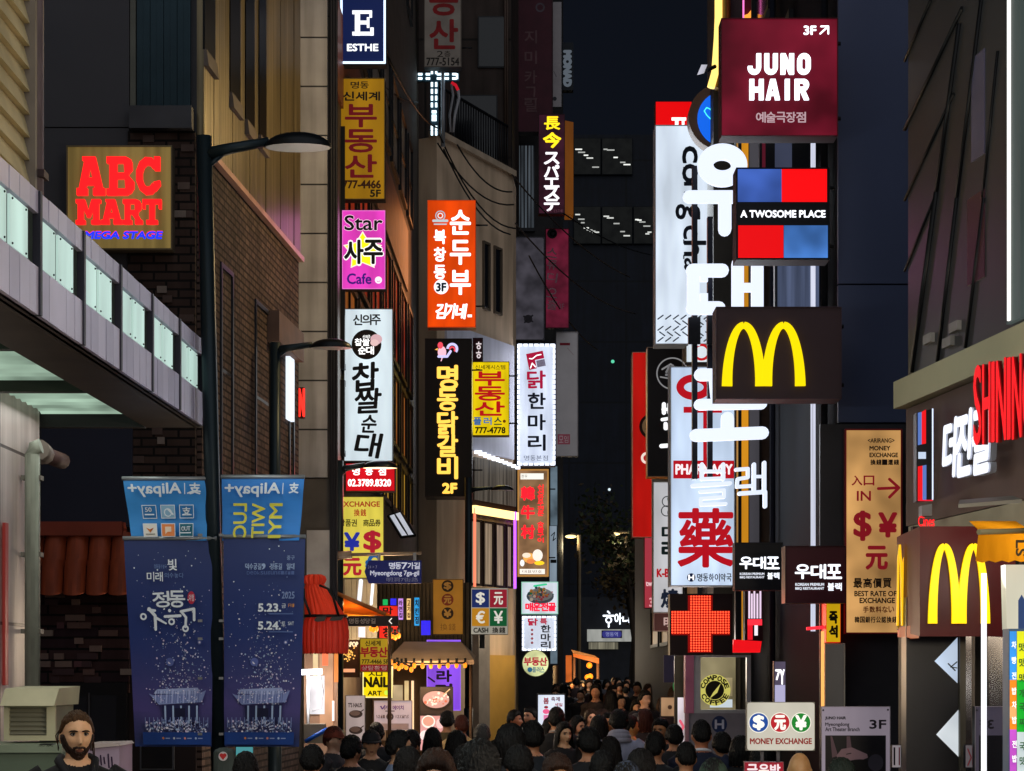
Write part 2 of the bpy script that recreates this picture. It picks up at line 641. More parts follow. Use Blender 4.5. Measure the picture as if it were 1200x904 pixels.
def area(name, loc, energy, color, sx, sy, rot, parent=None):
    l = bpy.data.lights.new(name, 'AREA')
    l.energy, l.color, l.shape, l.size, l.size_y = energy, color, 'RECTANGLE', sx, sy
    o = bpy.data.objects.new(name, l)
    col.objects.link(o)
    o.location = Vector(loc) - (parent_origin(parent) if parent else Vector((0, 0, 0)))
    o.rotation_euler = rot
    if parent: o.parent = parent
    return o

def lamp(name, loc, energy, color, size=0.15, parent=None):
    l = bpy.data.lights.new(name, 'POINT')
    l.energy, l.color, l.shadow_soft_size = energy, color, size
    o = bpy.data.objects.new(name, l)
    col.objects.link(o)
    o.location = Vector(loc) - (parent_origin(parent) if parent else Vector((0, 0, 0)))
    if parent: o.parent = parent
    return o
# ================================================================== ground
gm = D('#3a3836', 0.55, 0.0, 0.35, 1.5, (1, 1, 1), 0.3)
g = MB().quad((-300, -40, 0), (300, -40, 0), (300, 600, 0), (-300, 600, 0), gm)
tag(g.build('ground', None, False), None, None, None, 'structure')
pv = BR('#56524e', '#4a4744', '#2a2927', 0.4, 0.2, 0.008, 0.5, 0.5, 0.3)
g = MB().quad((-2.9, -6, 0.004), (2.8, -6, 0.004), (2.4, 90, 0.004), (-1.4, 90, 0.004), pv)
tag(g.build('pavement', None, False), None, None, None, 'structure')
asph = D('#202022', 0.6, 0.0, 0.3, 2.0)
g = MB().quad((-60, 90, 0.008), (60, 90, 0.008), (60, 103, 0.008), (-60, 103, 0.008), asph)
tag(g.build('road', None, False), None, None, None, 'structure')

GLASSD = GLASS('#0d1118', 0.12)
FRAMED = D('#17181b', 0.5, 0.3)
CHAR = D('#3a3b40', 0.55, 0.0, 0.2, 0.8)
WARMW = E('#ffd9a0', 1.1, 'cloud')

# ================================================================== left: shop with lit canopy
bA = thing('shop_building', 'pale tiled shop building at the near left corner with beige clapboard upper wall', 'building', (-5, 9, 0))
tileA = BR('#d4c6c2', '#cdbfbb', '#6a6060', 1.2, 1.15, 0.012, 0.45, 0.0, 0.4)
MB().prism([(-8, 4), (-3.30, 4), (-3.30, 14.3), (-8, 14.3)], 0, 9.6, tileA).build('wall', bA)
clap = BR('#b9a87c', '#b3a176', '#3f3826', 9.0, 0.135, 0.009, 0.6, 0.0, 1.0)
mb = MB()
k = 0
z = 4.5
while z < 9.4:
    mb.hexa([(-3.31, 4, z), (-3.235, 4, z), (-3.235, 13.74, z), (-3.31, 13.74, z), (-3.31, 4, z + .15), (-3.275, 4, z + .15), (-3.275, 13.74, z + .15), (-3.31, 13.74, z + .15)], D('#e6d4a2', 0.6, 0, 0.25, 1.5))
    z += 0.153
mb.build('siding', bA)
MB().box(-3.31, -3.2, 13.742, 13.80, 4.5, 9.5, D('#8d8378', .6)).build('corner_trim', bA)
pipe = D('#8f9488', 0.5, 0.0, 0.3, 3.0)
e = thing('drain_pipe', 'grey green drain pipe with an elbow running down the pale tiled wall', 'pipe', P(38, 905, 13.72))
MB().tube([P(38, 806, 13.72), P(38, 533, 13.72), P(41, 525, 13.72), P(48, 523, 13.72)], 0.052, pipe, 12).build('pipe', e)
MB().tube([P(46, 527, 13.9), P(52, 533, 14.1)], 0.07, D('#7a6f68'), 10).tube([P(52, 533, 14.1), P(74, 541, 14.35)], 0.055, D('#4f3a38'), 10).build('elbow', e)
mb = MB()
for yy in (560, 650, 740): mb.box(P(38, yy, 13.72).x - .075, P(38, yy, 13.72).x + .06, 13.70, 13.79, P(38, yy, 13.72).z - .015, P(38, yy, 13.72).z + .015, D('#6e6a62'))
mb.build('clamp', e)
e = thing('upper_drain_pipe', 'thick pink grey drain pipe beside the beige clapboard', 'pipe', (-3.24, 13.86, 4.4))
MB().tube([(-3.235, 13.9, 4.35), (-3.235, 13.9, 9.5)], 0.058, D('#857474', .5), 12).build('pipe', e)
MB().box(-3.31, -3.16, 13.83, 13.97, 5.33, 5.38, D('#4e3f3f')).build('clamp', e)
# red lit strip on its wall
mb = MB().slab((-3.29, 13.22, 1.9), (-3.29, 13.30, 1.9), (-3.29, 13.30, 2.95), (-3.29, 13.22, 2.95), (0.02, 0, 0), E('#a03a34', .3))
tag(mb.build('light_strip'), 'red lit strip on the pale wall at the left edge', 'light')

# canopy
A0, A1 = Vector((-2.405, 5.5, 0)), Vector((-2.172, 14.5, 0))
cl = Line((A0.x, A0.y), (A1.x, A1.y))
L = cl.L
def yat(Y): return (Y - A0.y) / (A1.y - A0.y) * L
bc = thing('entrance_canopy', 'lavender grey metal canopy with a row of lit glass panels along its front', 'canopy', (-2.8, 10, 3.7))
lav = D('#cfc9e0', 0.4, 0.15, 0.14, 1.6)
lav2 = D('#bdb7d0', 0.4, 0.15, 0.14, 1.6)
ZB, ZT, WB, WT = 3.715, 4.315, 3.945, 4.205
mb = MB()
bay = 0.9
edges = [14.42 - bay * i for i in range(10)]
random.seed(3)
mbs = {ZB: MB(), WT: MB()}
for Y1 in edges:
    Y0 = Y1 - bay
    if Y0 < 5.5: continue
    for (za, zb) in ((ZB, WB), (WT, ZT)):
        n = 5
        mb = mbs[za]
        for i in range(n):
            a, b = yat(Y0 + bay * i / n) + .004, yat(Y0 + bay * (i + 1) / n) - .004
            mt = lav if random.random() < .6 else lav2
            mb.slab(cl.pt(a, za, -.04), cl.pt(b, za, -.04), cl.pt(b, zb, -.04), cl.pt(a, zb, -.04), cl.n * (.04 + random.uniform(0, .004)), mt)
for m_ in mbs.values(): m_.build('cladding', bc)
mb = MB()
for Y1 in edges:
    a = yat(Y1)
    mb.slab(cl.pt(a - .02, ZB, -.05), cl.pt(a + .02, ZB, -.05), cl.pt(a + .02, ZT, -.05), cl.pt(a - .02, ZT, -.05), cl.n * .062, D('#3b3a44', .5, .3))
mb.slab(cl.pt(0, ZB, -.06), cl.pt(L, ZB, -.06), cl.pt(L, ZT, -.06), cl.pt(0, ZT, -.06), -cl.n * .02, D('#23262a'))
mb.build('frame', bc)
lg = E('#b6d4ca', .92, 'tube')
for Y1 in edges:
    Y0 = Y1 - bay
    if Y0 < 5.5: continue
    for (f0, f1) in ((0.035, 0.385), (0.45, 0.80)):
        a, b = yat(Y0 + bay * f0), yat(Y0 + bay * f1)
        mb = MB().slab(cl.pt(a, WB + .012, -.02), cl.pt(b, WB + .012, -.02), cl.pt(b, WT - .012, -.02), cl.pt(a, WT - .012, -.02), cl.n * .012, lg)
        pn = mb.build('glass_panel', bc)
        mb = MB()
        for u in (.12, .88):
            for w in (.1, .9):
                q = cl.pt(a + (b - a) * u, WB + (WT - WB) * w, -.006)
                mb.ball(q, .006, D('#2b2f33', .3, .8), 6, 4)
        mb.build('bolt', pn)
    a, b = yat(Y0 + bay * .815), yat(Y0 + bay * .965)
    MB().slab(cl.pt(a, WB, -.03), cl.pt(b, WB, -.03), cl.pt(b, WT, -.03), cl.pt(a, WT, -.03), cl.n * .006, D('#3d4844', .4)).build('return_panel', bc)
# soffit
sof = E('#a9c6b0', .78, 'cloud')
mb = MB()
mb.slab(cl.pt(0, ZB, -.02), cl.pt(L, ZB, -.02), cl.pt(L, ZB, -.42), cl.pt(0, ZB, -.42), (0, 0, .06), D('#4a4139', .55))
mb.build('edge_beam', bc)
for j, (Ya, Yb) in enumerate(((5.6, 7.4), (7.46, 9.3), (9.36, 11.1), (11.16, 12.8), (12.86, 14.48))):
    mb = MB()
    n = 40
    vs_, fs = [], []
    xr = -2.60
    for i in range(n + 1):
        Y = Ya + (Yb - Ya) * i / n
        zz = ZB + .10 + .012 * math.sin(i * math.pi / 2)
        vs_ += [(-3.32, Y, zz), (xr, Y, zz)]
    for i in range(n): fs.append((2 * i, 2 * i + 1, 2 * i + 3, 2 * i + 2))
    mb.add(vs_, fs, sof)
    s_ = mb.build('soffit_panel', bc)
mb = MB().slab((-5.2, 5.5, ZB + .2), (-2.5, 5.5, ZB + .2), (-2.3, 14.5, ZB + .2), (-5.2, 14.5, ZB + .2), (0, 0, .3), D('#2a2c30'))
mb.build('roof', bc)
MB().box(-5.2, -2.6, 14.49, 14.56, ZB - .0, ZB + .55, D('#2b2a2c')).build('end_beam', bc)

mb = MB()
for Y in (7.43, 9.33, 11.13, 12.83): mb.box(-3.3, -2.60, Y - .05, Y + .03, ZB + .02, ZB + .16, D('#2a3029', .5))
mb.build('cross_beam', bc)
# the light those lit panels give: out over the street, and down under the canopy
area('panel_light', (-2.08, 10.2, 4.08), 70, (.88, 1, .95), 7.0, .25, (R(90), 0, R(-90)), bc)
area('soffit_light', (-2.95, 11.5, ZB + .02), 20, (1, 1, .95), .6, 5.5, (0, 0, 0), bc)

# things against that wall
e = thing('ventilation_unit', 'cream louvred ventilation unit with a sloped hood by the left wall', 'ventilation unit', P(35, 870, 11.6))
cr = D('#c4bf9e', .5, 0, .2)
fr = Frame(35, 870, 11.6)
mb = MB()
mb.slab(fr.pt(6, 868, -.45), fr.pt(66, 868, -.45), fr.pt(66, 826, -.45), fr.pt(6, 826, -.45), fr.n * .45, D('#8d8a74'))
mb.build('casing', e)
mb = MB()
for b_ in ((6, 826, 12, 868), (56, 826, 66, 868), (12, 862, 56, 868), (12, 826, 56, 829)):
    mb.slab(fr.pt(b_[0], b_[3], 0), fr.pt(b_[2], b_[3], 0), fr.pt(b_[2], b_[1], 0), fr.pt(b_[0], b_[1], 0), fr.n * .03, cr)
mb.build('rim', e)
mb = MB()
for k in range(6):
    y = 831.5 + k * 5.2
    mb.hexa([fr.pt(12, y + 3.2, .02), fr.pt(56, y + 3.2, .02), fr.pt(56, y + 3.2, .0), fr.pt(12, y + 3.2, .0), fr.pt(12, y, .0), fr.pt(56, y, .0), fr.pt(56, y, -.02), fr.pt(12, y, -.02)], D('#8f8c78', .5))
mb.build('louvre', e)
mb = MB()
mb.hexa([fr.pt(5, 827, .10), fr.pt(68, 827, .10), fr.pt(70, 827, -.5), fr.pt(3, 827, -.5), fr.pt(7, 807, .02), fr.pt(70, 807, .02), fr.pt(72, 805, -.5), fr.pt(5, 805, -.5)], cr)
mb.build('hood', e)
e = thing('service_cabinet', 'dull green service cabinet standing below the louvred unit', 'cabinet', P(35, 1199, 11.3))
fr = Frame(35, 1199, 11.3)
gcab = D('#6f7f6c', .45, .1, .15)
mb = MB().slab(fr.pt(-30, 1199, -.5), fr.pt(72, 1199, -.5), fr.pt(72, 875, -.5), fr.pt(-30, 875, -.5), fr.n * .5, gcab)
mb.build('casing', e)
MB().slab(fr.pt(-32, 882, -.52), fr.pt(74, 882, -.52), fr.pt(74, 873, -.52), fr.pt(-32, 873, -.52), fr.n * .55, D('#8d9a84', .45)).build('lid', e)
MB().slab(fr.pt(46, 875, .03), fr.pt(64, 875, .03), fr.pt(62, 872, .03), fr.pt(48, 872, .03), fr.n * -.1, BLACKM).build('handle', e)
e = thing('equipment_box', 'pale pink box with dark scrawled marks behind the bearded man', 'box', P(120, 1150, 11.9))
fr = Frame(120, 1150, 11.9)
MB().slab(fr.pt(100, 1150, -.4), fr.pt(140, 1150, -.4), fr.pt(140, 874, -.4), fr.pt(100, 878, -.4), fr.n * .4, D('#b9a3b8', .5)).build('casing', e)
MB().slab(fr.pt(98, 878, -.42), fr.pt(142, 874, -.42), fr.pt(139, 871, -.42), fr.pt(100, 872, -.42), fr.n * .44, D('#c9b9b4', .5)).build('lid', e)
ink = Ink(fr, .004)
for x in (118, 122, 127, 131): ink.stroke([(x, 884 + random.random() * 4), (x + 1, 894 + random.random() * 6)], 1.6, D('#34203c'))
ink.build('marking', e)

# ================================================================== left: brick and metal building
bB = thing('brick_building', 'dark brick building with gold ribbed metal upper wall and slit windows', 'building', (-5, 22, 0))
BX0, BX1 = (-3.078, 20.0), (-2.70, 25.45)
MB().prism([(-9, 20), BX0, BX1, (-9, 25.45)], 0, 12.5, D('#2a2a2e', .6, 0, .2)).build('wall', bB)
fB = Frame(140, 904, 20.0)
def clad(name, x0, y0, x1, y1, d0, d1, mat): return panel_thing(bB, name, fB, x0, y0, x1, y1, d0, d1, mat)
clad('charcoal_panel', 47, -150, 152.5, 150.5, 0, .05, D('#3a393d', .6, 0, .12, .6))
clad('charcoal_panel', 47, 152, 152.5, 560, 0, .05, D('#38373b', .6, 0, .12, .6))
clad('joint_strip', 153.6, -150, 160, 131, 0, .05, D('#57574f', .5, .3))
mb = MB()
for i in range(8):
    x = 161 + i * 7.9
    mb.slab(fB.pt(x, 131, 0), fB.pt(x + 7.6, 131, 0), fB.pt(x + 7.6, -150, 0), fB.pt(x, -150, 0), fB.n * (.03 + .012 * (i % 2)), D('#1f2f36', .35, .5, .15))
mb.build('teal_panel', bB)
clad('box_fascia', 156, 131, 228.5, 157, 0, .22, D('#3a3a3e', .6))
brickd = BR('#4b3a33', '#3a2b27', '#191513', 0.24, 0.085, 0.012, .85, .5, .8)
clad('brick_pillar', 152, 157, 230.5, 620, 0, .10, brickd)
navy = D('#262936', .35, .1, .2, .7)
clad('window_panel', 52, 490, 158, 618, .02, .12, navy)
stone = BR('#4a3230', '#33222a', '#140f10', 0.5, 0.11, .012, .8, .43, .9, 0, .5)
clad('stone_wall', 30, 692, 154, 812, .02, .14, stone)
mb = MB()
random.seed(11)
for k in range(26):
    x = random.uniform(50, 148); y = 694 + 9 * random.randint(0, 11); w = random.uniform(8, 26)
    mb.slab(fB.pt(x, y + 7, .1), fB.pt(x + w, y + 7, .1), fB.pt(x + w, y, .1), fB.pt(x, y, .1), fB.n * random.uniform(.05, .075), D(random.choice(['#5b443f', '#6b5750', '#54363a', '#3c2a2c', '#7a6a62']), .8))
mb.build('projecting_stone', bB)
mb = MB()
for k in range(22):
    x = random.uniform(153, 218); y = 162 + 11 * random.randint(0, 34); w = random.uniform(8, 22)
    mb.slab(fB.pt(x, y + 8, .06), fB.pt(min(x + w, 229), y + 8, .06), fB.pt(min(x + w, 229), y, .06), fB.pt(x, y, .06), fB.n * random.uniform(.05, .065), D(random.choice(['#5a4b44', '#6f635c', '#4a3b36']), .85))
mb.build('projecting_stone', bB)
# pantile roof
mb = MB()
tl = D('#82391f', .55, 0, .3, 3)
for row in range(2):
    for i in range(7):
        xa = 44 + i * 26 - 13; ya = 628 + row * 32
        vs_, fs = [], []
        for a in range(9):
            g = math.pi * a / 8
            for b in range(2):
                x = xa + 13 - 12.6 * math.cos(g)
                dd = .16 + .10 * math.sin(g) + .10 * (row + b)
                yy = ya + b * 36 - 3 * math.sin(g) * (1 - b)
                vs_.append(fB.pt(x, yy + (0 if b == 0 else 4 * math.sin(g)), dd + (.03 if row else 0) * (1 - b)))
        for a in range(8): fs.append((2 * a, 2 * a + 1, 2 * a + 3, 2 * a + 2))
        mb.add(vs_, fs, tl, True)
mb.build('tile_roof', bB)
clad('roof_ridge', 44, 614, 150, 630, .05, .30, D('#7d3626', .6))
# door
dr = clad('door', 64, 800, 152, 935, .10, .16, D('#131317', .4))
mb = MB()
for x in (79, 108):
    mb.slab(fB.pt(x, 934, .16), fB.pt(x + 1.2, 934, .16), fB.pt(x + 1.2, 812, .16), fB.pt(x, 812, .16), fB.n * .02, D('#6a6a70', .3, .7))
mb.build('door_frame', dr)
mb = MB()
for x0, x1 in ((81, 106), (111, 140)):
    mb.slab(fB.pt(x0, 868, .16), fB.pt(x1, 868, .16), fB.pt(x1, 815, .16), fB.pt(x0, 815, .16), fB.n * .006, GLASS('#1c2027', .15))
mb.build('pane', dr)
mb = MB()
for x0, x1 in ((166, 204), (216, 250), (268, 296), (300, 330)):
    Xa, Xb = fB.pt(x0, 934, .02), fB.pt(x1, 934, .02)
clad('lower_wall', 152, 620, 230.5, 935, 0, .06, D('#241a1a', .7))
w_ = clad('shop_window', 166, 862, 206, 902, .06, .10, D('#55565c', .4, .4))
panel_thing(w_, 'pane', fB, 168, 864, 204, 900, .10, .108, GLASS('#15181d'))

# side wall along the street
lB = Line(BX0, BX1)
gold = RIB('#665b44', 80, .36, .6, .45)
zc = 7.12
mb = MB()
nP = 12
for i in range(nP):
    a, b = lB.L * i / nP, lB.L * (i + 1) / nP - .012
    mb.slab(lB.pt(a, zc, 0), lB.pt(b, zc, 0), lB.pt(b, 12.6, 0), lB.pt(a, 12.6, 0), lB.n * (.07 + .004 * (i % 2)), gold)
mb.build('ribbed_cladding', bB)
brs = BR('#65524b', '#4e3f3a', '#241a17', 0.22, 0.075, 0.012, .85, .5, .9)
MB().slab(lB.pt(0.0, 0, 0), lB.pt(lB.L, 0, 0), lB.pt(lB.L, zc - .06, 0), lB.pt(0.0, zc - .06, 0), lB.n * .05, brs).build('brick_wall', bB)
MB().slab(lB.pt(0.0, zc - .06, 0), lB.pt(lB.L, zc - .06, 0), lB.pt(lB.L, zc, 0), lB.pt(0, zc, 0), lB.n * .12, D('#b08a7c', .4, .3)).build('ledge', bB)
for px0, px1, pyb in ((230.5, 243, 58), (261, 273, 108), (279.5, 290, 140), (295.5, 304, 158)):
    t0, zb = lB.hit(px0, pyb); t1, zb2 = lB.hit(px1, pyb + 14)
    mb = MB()
    zt = 12.4 if px0 < 290 else 10.2
    mb.slab(lB.pt(t0, zb, .06), lB.pt(t1, zb, .06), lB.pt(t1, zt, .06), lB.pt(t0, zt, .06), lB.n * .022, D('#0a0a0c', .3, 0, .2, 2.5, (1, 1, 1), 0, .1))
    w = mb.build('window', bB)
    MB().hexa([lB.pt(t0, zb - .16, .07), lB.pt(t1, zb - .16, .07), lB.pt(t1, zb - .16, .12), lB.pt(t0, zb - .16, .12), lB.pt(t0, zb, .07), lB.pt(t1, zb, .07), lB.pt(t1, zb, .10), lB.pt(t0, zb, .10)], D('#5b5048', .5)).build('sill', w)
for px0, px1, zt in ((252, 266.5, 6.15), (293, 314, 6.1), (333, 339, 6.0)):
    t0, _ = lB.hit(px0, 400); t1, _ = lB.hit(px1, 400)
    window(bB, lB, t0, t1, 2.9, zt, GLASS('#10131a', .15), D('#26282f', .4, .2), .05, 0, .07, 2)
# little ledge box and lit strip on the brick
t0, z0 = lB.hit(308, 380); t1, z1 = lB.hit(338, 395)
MB().slab(lB.pt(t0, 5.75, 0.05), lB.pt(t1, 5.75, .05), lB.pt(t1, 6.1, .05), lB.pt(t0, 6.1, .05), lB.n * .14, D('#5c473c', .6)).build('small_awning', bB)
e = MB().slab(lB.pt(lB.hit(329, 450)[0], 5.0, .06), lB.pt(lB.hit(334.5, 450)[0], 5.0, .06), lB.pt(lB.hit(334.5, 450)[0], 6.0, .06), lB.pt(lB.hit(329, 450)[0], 6.0, .06), lB.n * .05, E('#e8f2ff', 1.1))
tag(e.build('lit_sign'), 'narrow white lit sign on the brick wall seen almost edge on', 'sign')
e = thing('red_sign', 'small red neon sign sticking out past the brick corner', 'sign', P(353, 490, 25.6))
fr = Frame(353, 490, 25.6)
MB().slab(fr.pt(350, 490, -.1), fr.pt(357, 490, -.1), fr.pt(357, 454, -.1), fr.pt(350, 454, -.1), fr.n * .1, D('#3a0d10')).build('cabinet', e)
Ink(fr, .004).text('N', 350.5, 456, 356.5, 488, E('#ff3328', 1.5), .03).build('lettering', e)

# ================================================================== left: tall buildings further on
bC = thing('grey_building', 'tall grey panelled building with red lit windows behind the street signs', 'building', (-4, 35, 0))
CX0, CX1 = (-2.385, 27.0), (-2.11, 46.0)
pan = BR('#b4b0b2', '#aca9aa', '#3a393b', 1.1, 0.645, .012, .4, 0.0, .3)
MB().prism([(-9, 27), CX0, CX1, (-9, 46)], 0, 20.5, D('#4f4842', .7, 0, .25)).build('wall', bC)
fC = Frame(365, 904, 27.0)
MB().slab(fC.pt(330, 560, 0), fC.pt(384, 560, 0), fC.pt(384, -80, 0), fC.pt(330, -80, 0), fC.n * .05, pan).build('tile_panel', bC)
MB().slab(fC.pt(330, 1000, 0), fC.pt(390, 1000, 0), fC.pt(390, 562, 0), fC.pt(330, 562, 0), fC.n * .04, D('#4a4540', .6)).build('lower_wall', bC)
MB().slab(fC.pt(360, 690, .04), fC.pt(392, 690, .04), fC.pt(392, 622, .04), fC.pt(360, 622, .04), fC.n * .03, D('#a09c98', .6)).build('blank_panel', bC)
lC = Line(CX0, CX1)
def cwin(px0, px1, za, zb, pane, bars=0, hb=0):
    t0, _ = lC.hit(px0, 400); t1, _ = lC.hit(px1, 400)
    return window(bC, lC, t0, t1, za, zb, pane, FRAMED, .08, bars, .06, hb)
redp = E('#a03018', .55, 'cloud'); orp = E('#b5662a', .55, 'curtain'); dimp = E('#3a322c', .45, 'cloud'); yel = E('#b5892f', .8, 'curtain')
for r_, (za, zb, pane) in enumerate(((15.6, 17.4, dimp), (11.3, 13.0, dimp), (7.7, 9.5, redp), (6.15, 7.55, orp), (4.95, 6.0, yel))):
    for px0, px1 in ((399, 415), (417, 430), (432, 444), (446, 455), (457, 465), (467, 474), (476, 481)):
        cwin(px0, px1, za, zb, pane, 0 if r_ < 2 else 1, 1 if r_ == 1 else 0)
MB().slab(lC.pt(.2, 9.75, 0), lC.pt(15, 9.75, 0), lC.pt(15, 11.0, 0), lC.pt(.2, 11.0, 0), lC.n * .04, D('#7a4a38', .5)).build('rust_panel', bC)
mb = MB()
for px in (388, 391, 394):
    mb.tube([(P(px, 0, 26.93).x, 26.93, 0), (P(px, 0, 26.93).x, 26.93, 19)], .02, D('#26252a'), 6)
tag(mb.build('conduit'), 'thin dark conduits running up the edge of the grey panelled wall', 'pipe')
e = thing('downpipe', 'long brown downpipe on the far corner of the grey building', 'pipe', P(487, 930, 45.8))
MB().tube([P(487, 900, 45.7), P(487, -60, 45.7)], .07, D('#3b332c', .5), 8).build('pipe', e)
# open awning window, white lit
e = thing('awning_window', 'open white lit awning window tilted out from the grey building', 'window', P(470, 632, 36))
fr = Frame(470, 632, 36.0)
a = [fr.pt(455, 605, .0), fr.pt(470, 600, .0), fr.pt(488, 630, .5), fr.pt(472, 632, .5)]
MB().slab(*a, (0, 0, .02), E('#c8ccd8', .8, 'tube')).build('pane', e)
mb = MB()
for i in range(4): mb.tube([a[i], a[(i + 1) % 4]], .025, FRAMED, 6)
mb.tube([(a[0] + a[1]) / 2, (a[2] + a[3]) / 2], .02, FRAMED, 6)
mb.build('frame', e)

bD = thing('beige_building', 'beige rendered building with a roof terrace, set at an angle across the bend', 'building', (-1, 48, 0))
EX0, EX1 = (-1.69, 46.0), (0.02, 49.8)
beige = D('#cbb094', .7, 0, .35, .6, (3, .5, 1))
MB().prism([(-2.2, 46.3), (-1.69, 46.0), EX1, (0.1, 51), (-2.2, 51)], 0, 13.98, beige).build('wall', bD)
lE = Line((-1.69, 46.0), EX1)
MB().slab(lE.pt(0, 13.98, -.2), lE.pt(lE.L, 13.98, -.2), lE.pt(lE.L, 14.12, -.2), lE.pt(0, 14.12, -.2), lE.n * .3, D('#b09c86', .6)).build('parapet', bD)
mb = MB()
for i in range(30):
    t = .1 + i * (lE.L - .2) / 29
    mb.tube([lE.pt(t, 14.1, -.1), lE.pt(t, 15.2, -.1)], .02, BLACKM, 5)
mb.tube([lE.pt(.1, 15.2, -.1), lE.pt(lE.L - .1, 15.2, -.1)], .035, BLACKM, 6)
mb.build('railing', bD)
for px0, px1 in ((565, 573), (578, 587)):
    window(bD, lE, lE.hit(px0, 300)[0], lE.hit(px1, 300)[0], lE.hit(565, 362)[1], lE.hit(565, 282)[1], GLASS('#14161b'), D('#5a4e42'), .05)
for px0, px1, y0_, y1_ in ((520, 534, 285, 370), (540, 552, 285, 370)):
    window(bD, lE, lE.hit(px0, 300)[0], lE.hit(px1, 300)[0], lE.hit(565, y1_)[1], lE.hit(565, y0_)[1], GLASS('#14161b'), D('#5a4e42'), .05)
white_band = MB().slab(lE.pt(0.4, lE.hit(560, 530)[1], 0), lE.pt(lE.L - .05, lE.hit(560, 530)[1], 0), lE.pt(lE.L - .05, lE.hit(560, 392)[1], 0), lE.pt(.4, lE.hit(560, 392)[1], 0), lE.n * .06, D('#cfcede', .5, 0, .2, 1, (3, .4, 1))).build('pale_panel', bD)
# lit shop front on it
zz = lambda y: lE.hit(575, y)[1]
tx = lambda x: lE.hit(x, 600)[0]
mb = MB()
mb.slab(lE.pt(tx(549), zz(607), 0), lE.pt(tx(600), zz(607), 0), lE.pt(tx(600), zz(545), 0), lE.pt(tx(549), zz(545), 0), lE.n * .1, D('#3c2a22', .5))
mb.build('shop_fascia', bD)
for x0, x1 in ((550, 563), (565, 577), (579, 590), (592, 599)):
    window(bD, lE, tx(x0), tx(x1), zz(688), zz(612), E('#a8927a', .75, 'curtain'), D('#2a201c'), .05)
mb = MB().slab(lE.pt(tx(549), zz(606), .1), lE.pt(tx(600), zz(606), .1), lE.pt(tx(600), zz(597), .1), lE.pt(tx(549), zz(597), .1), lE.n * .08, E('#ffd88a', 2.2))
o = mb.build('light_strip'); tag(o, 'warm golden light strip glowing above the curtained shop front', 'light')
mb = MB()
for k in range(10):
    q = lE.pt(tx(555) + (tx(600) - tx(555)) * k / 9, zz(535 + k * .9), .12)
    mb.box(q.x - .09, q.x + .09, q.y - .04, q.y + .02, q.z - .035, q.z + .035, E('#e9f0ff', 2.2))
tag(mb.build('led_strip'), 'dashed row of white LED lights over the fluted shop front', 'light')
MB().slab(lE.pt(tx(551), zz(590), .0), lE.pt(tx(600), zz(590), .0), lE.pt(tx(600), zz(541), .0), lE.pt(tx(551), zz(541), .0), lE.n * .11, E('#6a6258', .6, 'curtain')).build('fluted_panel', bD)
mb = MB().tube([lE.pt(tx(549.5), zz(690), .15), lE.pt(tx(549.5), zz(600), .15)], .03, E('#ff7a5a', 1.5), 6)
tag(mb.build('neon_tube'), 'orange pink neon tube at the near edge of the curtained shop', 'light')
mb = MB().tube([P(603.5, 690, 49.5), P(603.5, 600, 49.5)], .035, E('#c060ff', 1.6), 6)
tag(mb.build('neon_tube'), 'purple neon tube at the far edge of the curtained shop', 'light')
# lower: bright mustard wall and grey pillar
MB().slab(lE.pt(tx(568), zz(930), 0), lE.pt(tx(598), zz(930), 0), lE.pt(tx(598), zz(768), 0), lE.pt(tx(568), zz(768), 0), lE.n * .12, D('#c89a4a', .6, 0, .08)).build('mustard_panel', bD)
lamp('wall_fill', lE.pt(tx(585), 2.9, 1.3), 45, (1, .8, .5), .3, bD)  # added lamp without a fixture, brightens the mustard panel
MB().slab(lE.pt(tx(552), zz(930), 0), lE.pt(tx(565), zz(930), 0), lE.pt(tx(565), zz(735), 0), lE.pt(tx(552), zz(735), 0), lE.n * .2, D('#8a8078', .5)).build('pillar', bD)

bT = thing('dark_tower', 'dark brown set back tower above the beige roof terrace', 'building', (-2, 55, 0))
MB().prism([(-6, 52), (0.0, 52), (0.2, 57), (-6, 57)], 0, 32, BR('#3a302c', '#372d29', '#1c1816', 2.2, 3.0, .03, .8, 0.0, .3)).build('wall', bT)
fr = Frame(550, 0, 52)
for x0, x1, y0, y1 in ((532, 583, 112, 190), (560, 592, 20, 80)):
    w = panel_thing(bT, 'window', fr, x0, y0, x1, y1, 0, .05, D('#15161a', .4))
    panel_thing(w, 'pane', fr, x0 + 1.5, y0 + 1.5, x1 - 1.5, y1 - 1.5, .05, .06, GLASS('#0c0e12'))
mb = MB()
for x in (592, 594.5): mb.tube([fr.pt(x, 190, .08), fr.pt(x, -80, .08)], .03, D('#3f3028'), 5)
mb.build('pipe', bT)

bF = thing('signboard_building', 'narrow dark building at the bend carrying a column of dim signs', 'building', (1, 60, 0))
MB().prism([(0.0, 58), (1.16, 58), (1.75, 70), (0.0, 70)], 0, 34, D('#2a2829', .7)).build('wall', bF)
fr = Frame(624, 900, 58)
w = panel_thing(bF, 'window', fr, 597, 168, 627, 272, 0, .1, D('#25262a', .4))
ink = Ink(fr, .105)
for k in range(6): ink.rect(603 + k * 4, 172, 605.5 + k * 4, 268, E('#5a626a', .5, 'curtain'))
ink.build('pane', w)
ink = Ink(fr, .107)
for s_, y, m_ in (('水', 186, E('#d9b73a', 1.0)), ('여', 200, E('#cfd8e0', .9)), ('행', 213, E('#cfd8e0', .9)), ('사', 226, E('#cfd8e0', .9)), ('무', 239, E('#cfd8e0', .8)), ('소', 252, E('#cfd8e0', .8))):
    ink.text(s_, 598, y - 5, 607, y + 5, m_, .02)
ink.build('lettering', w)
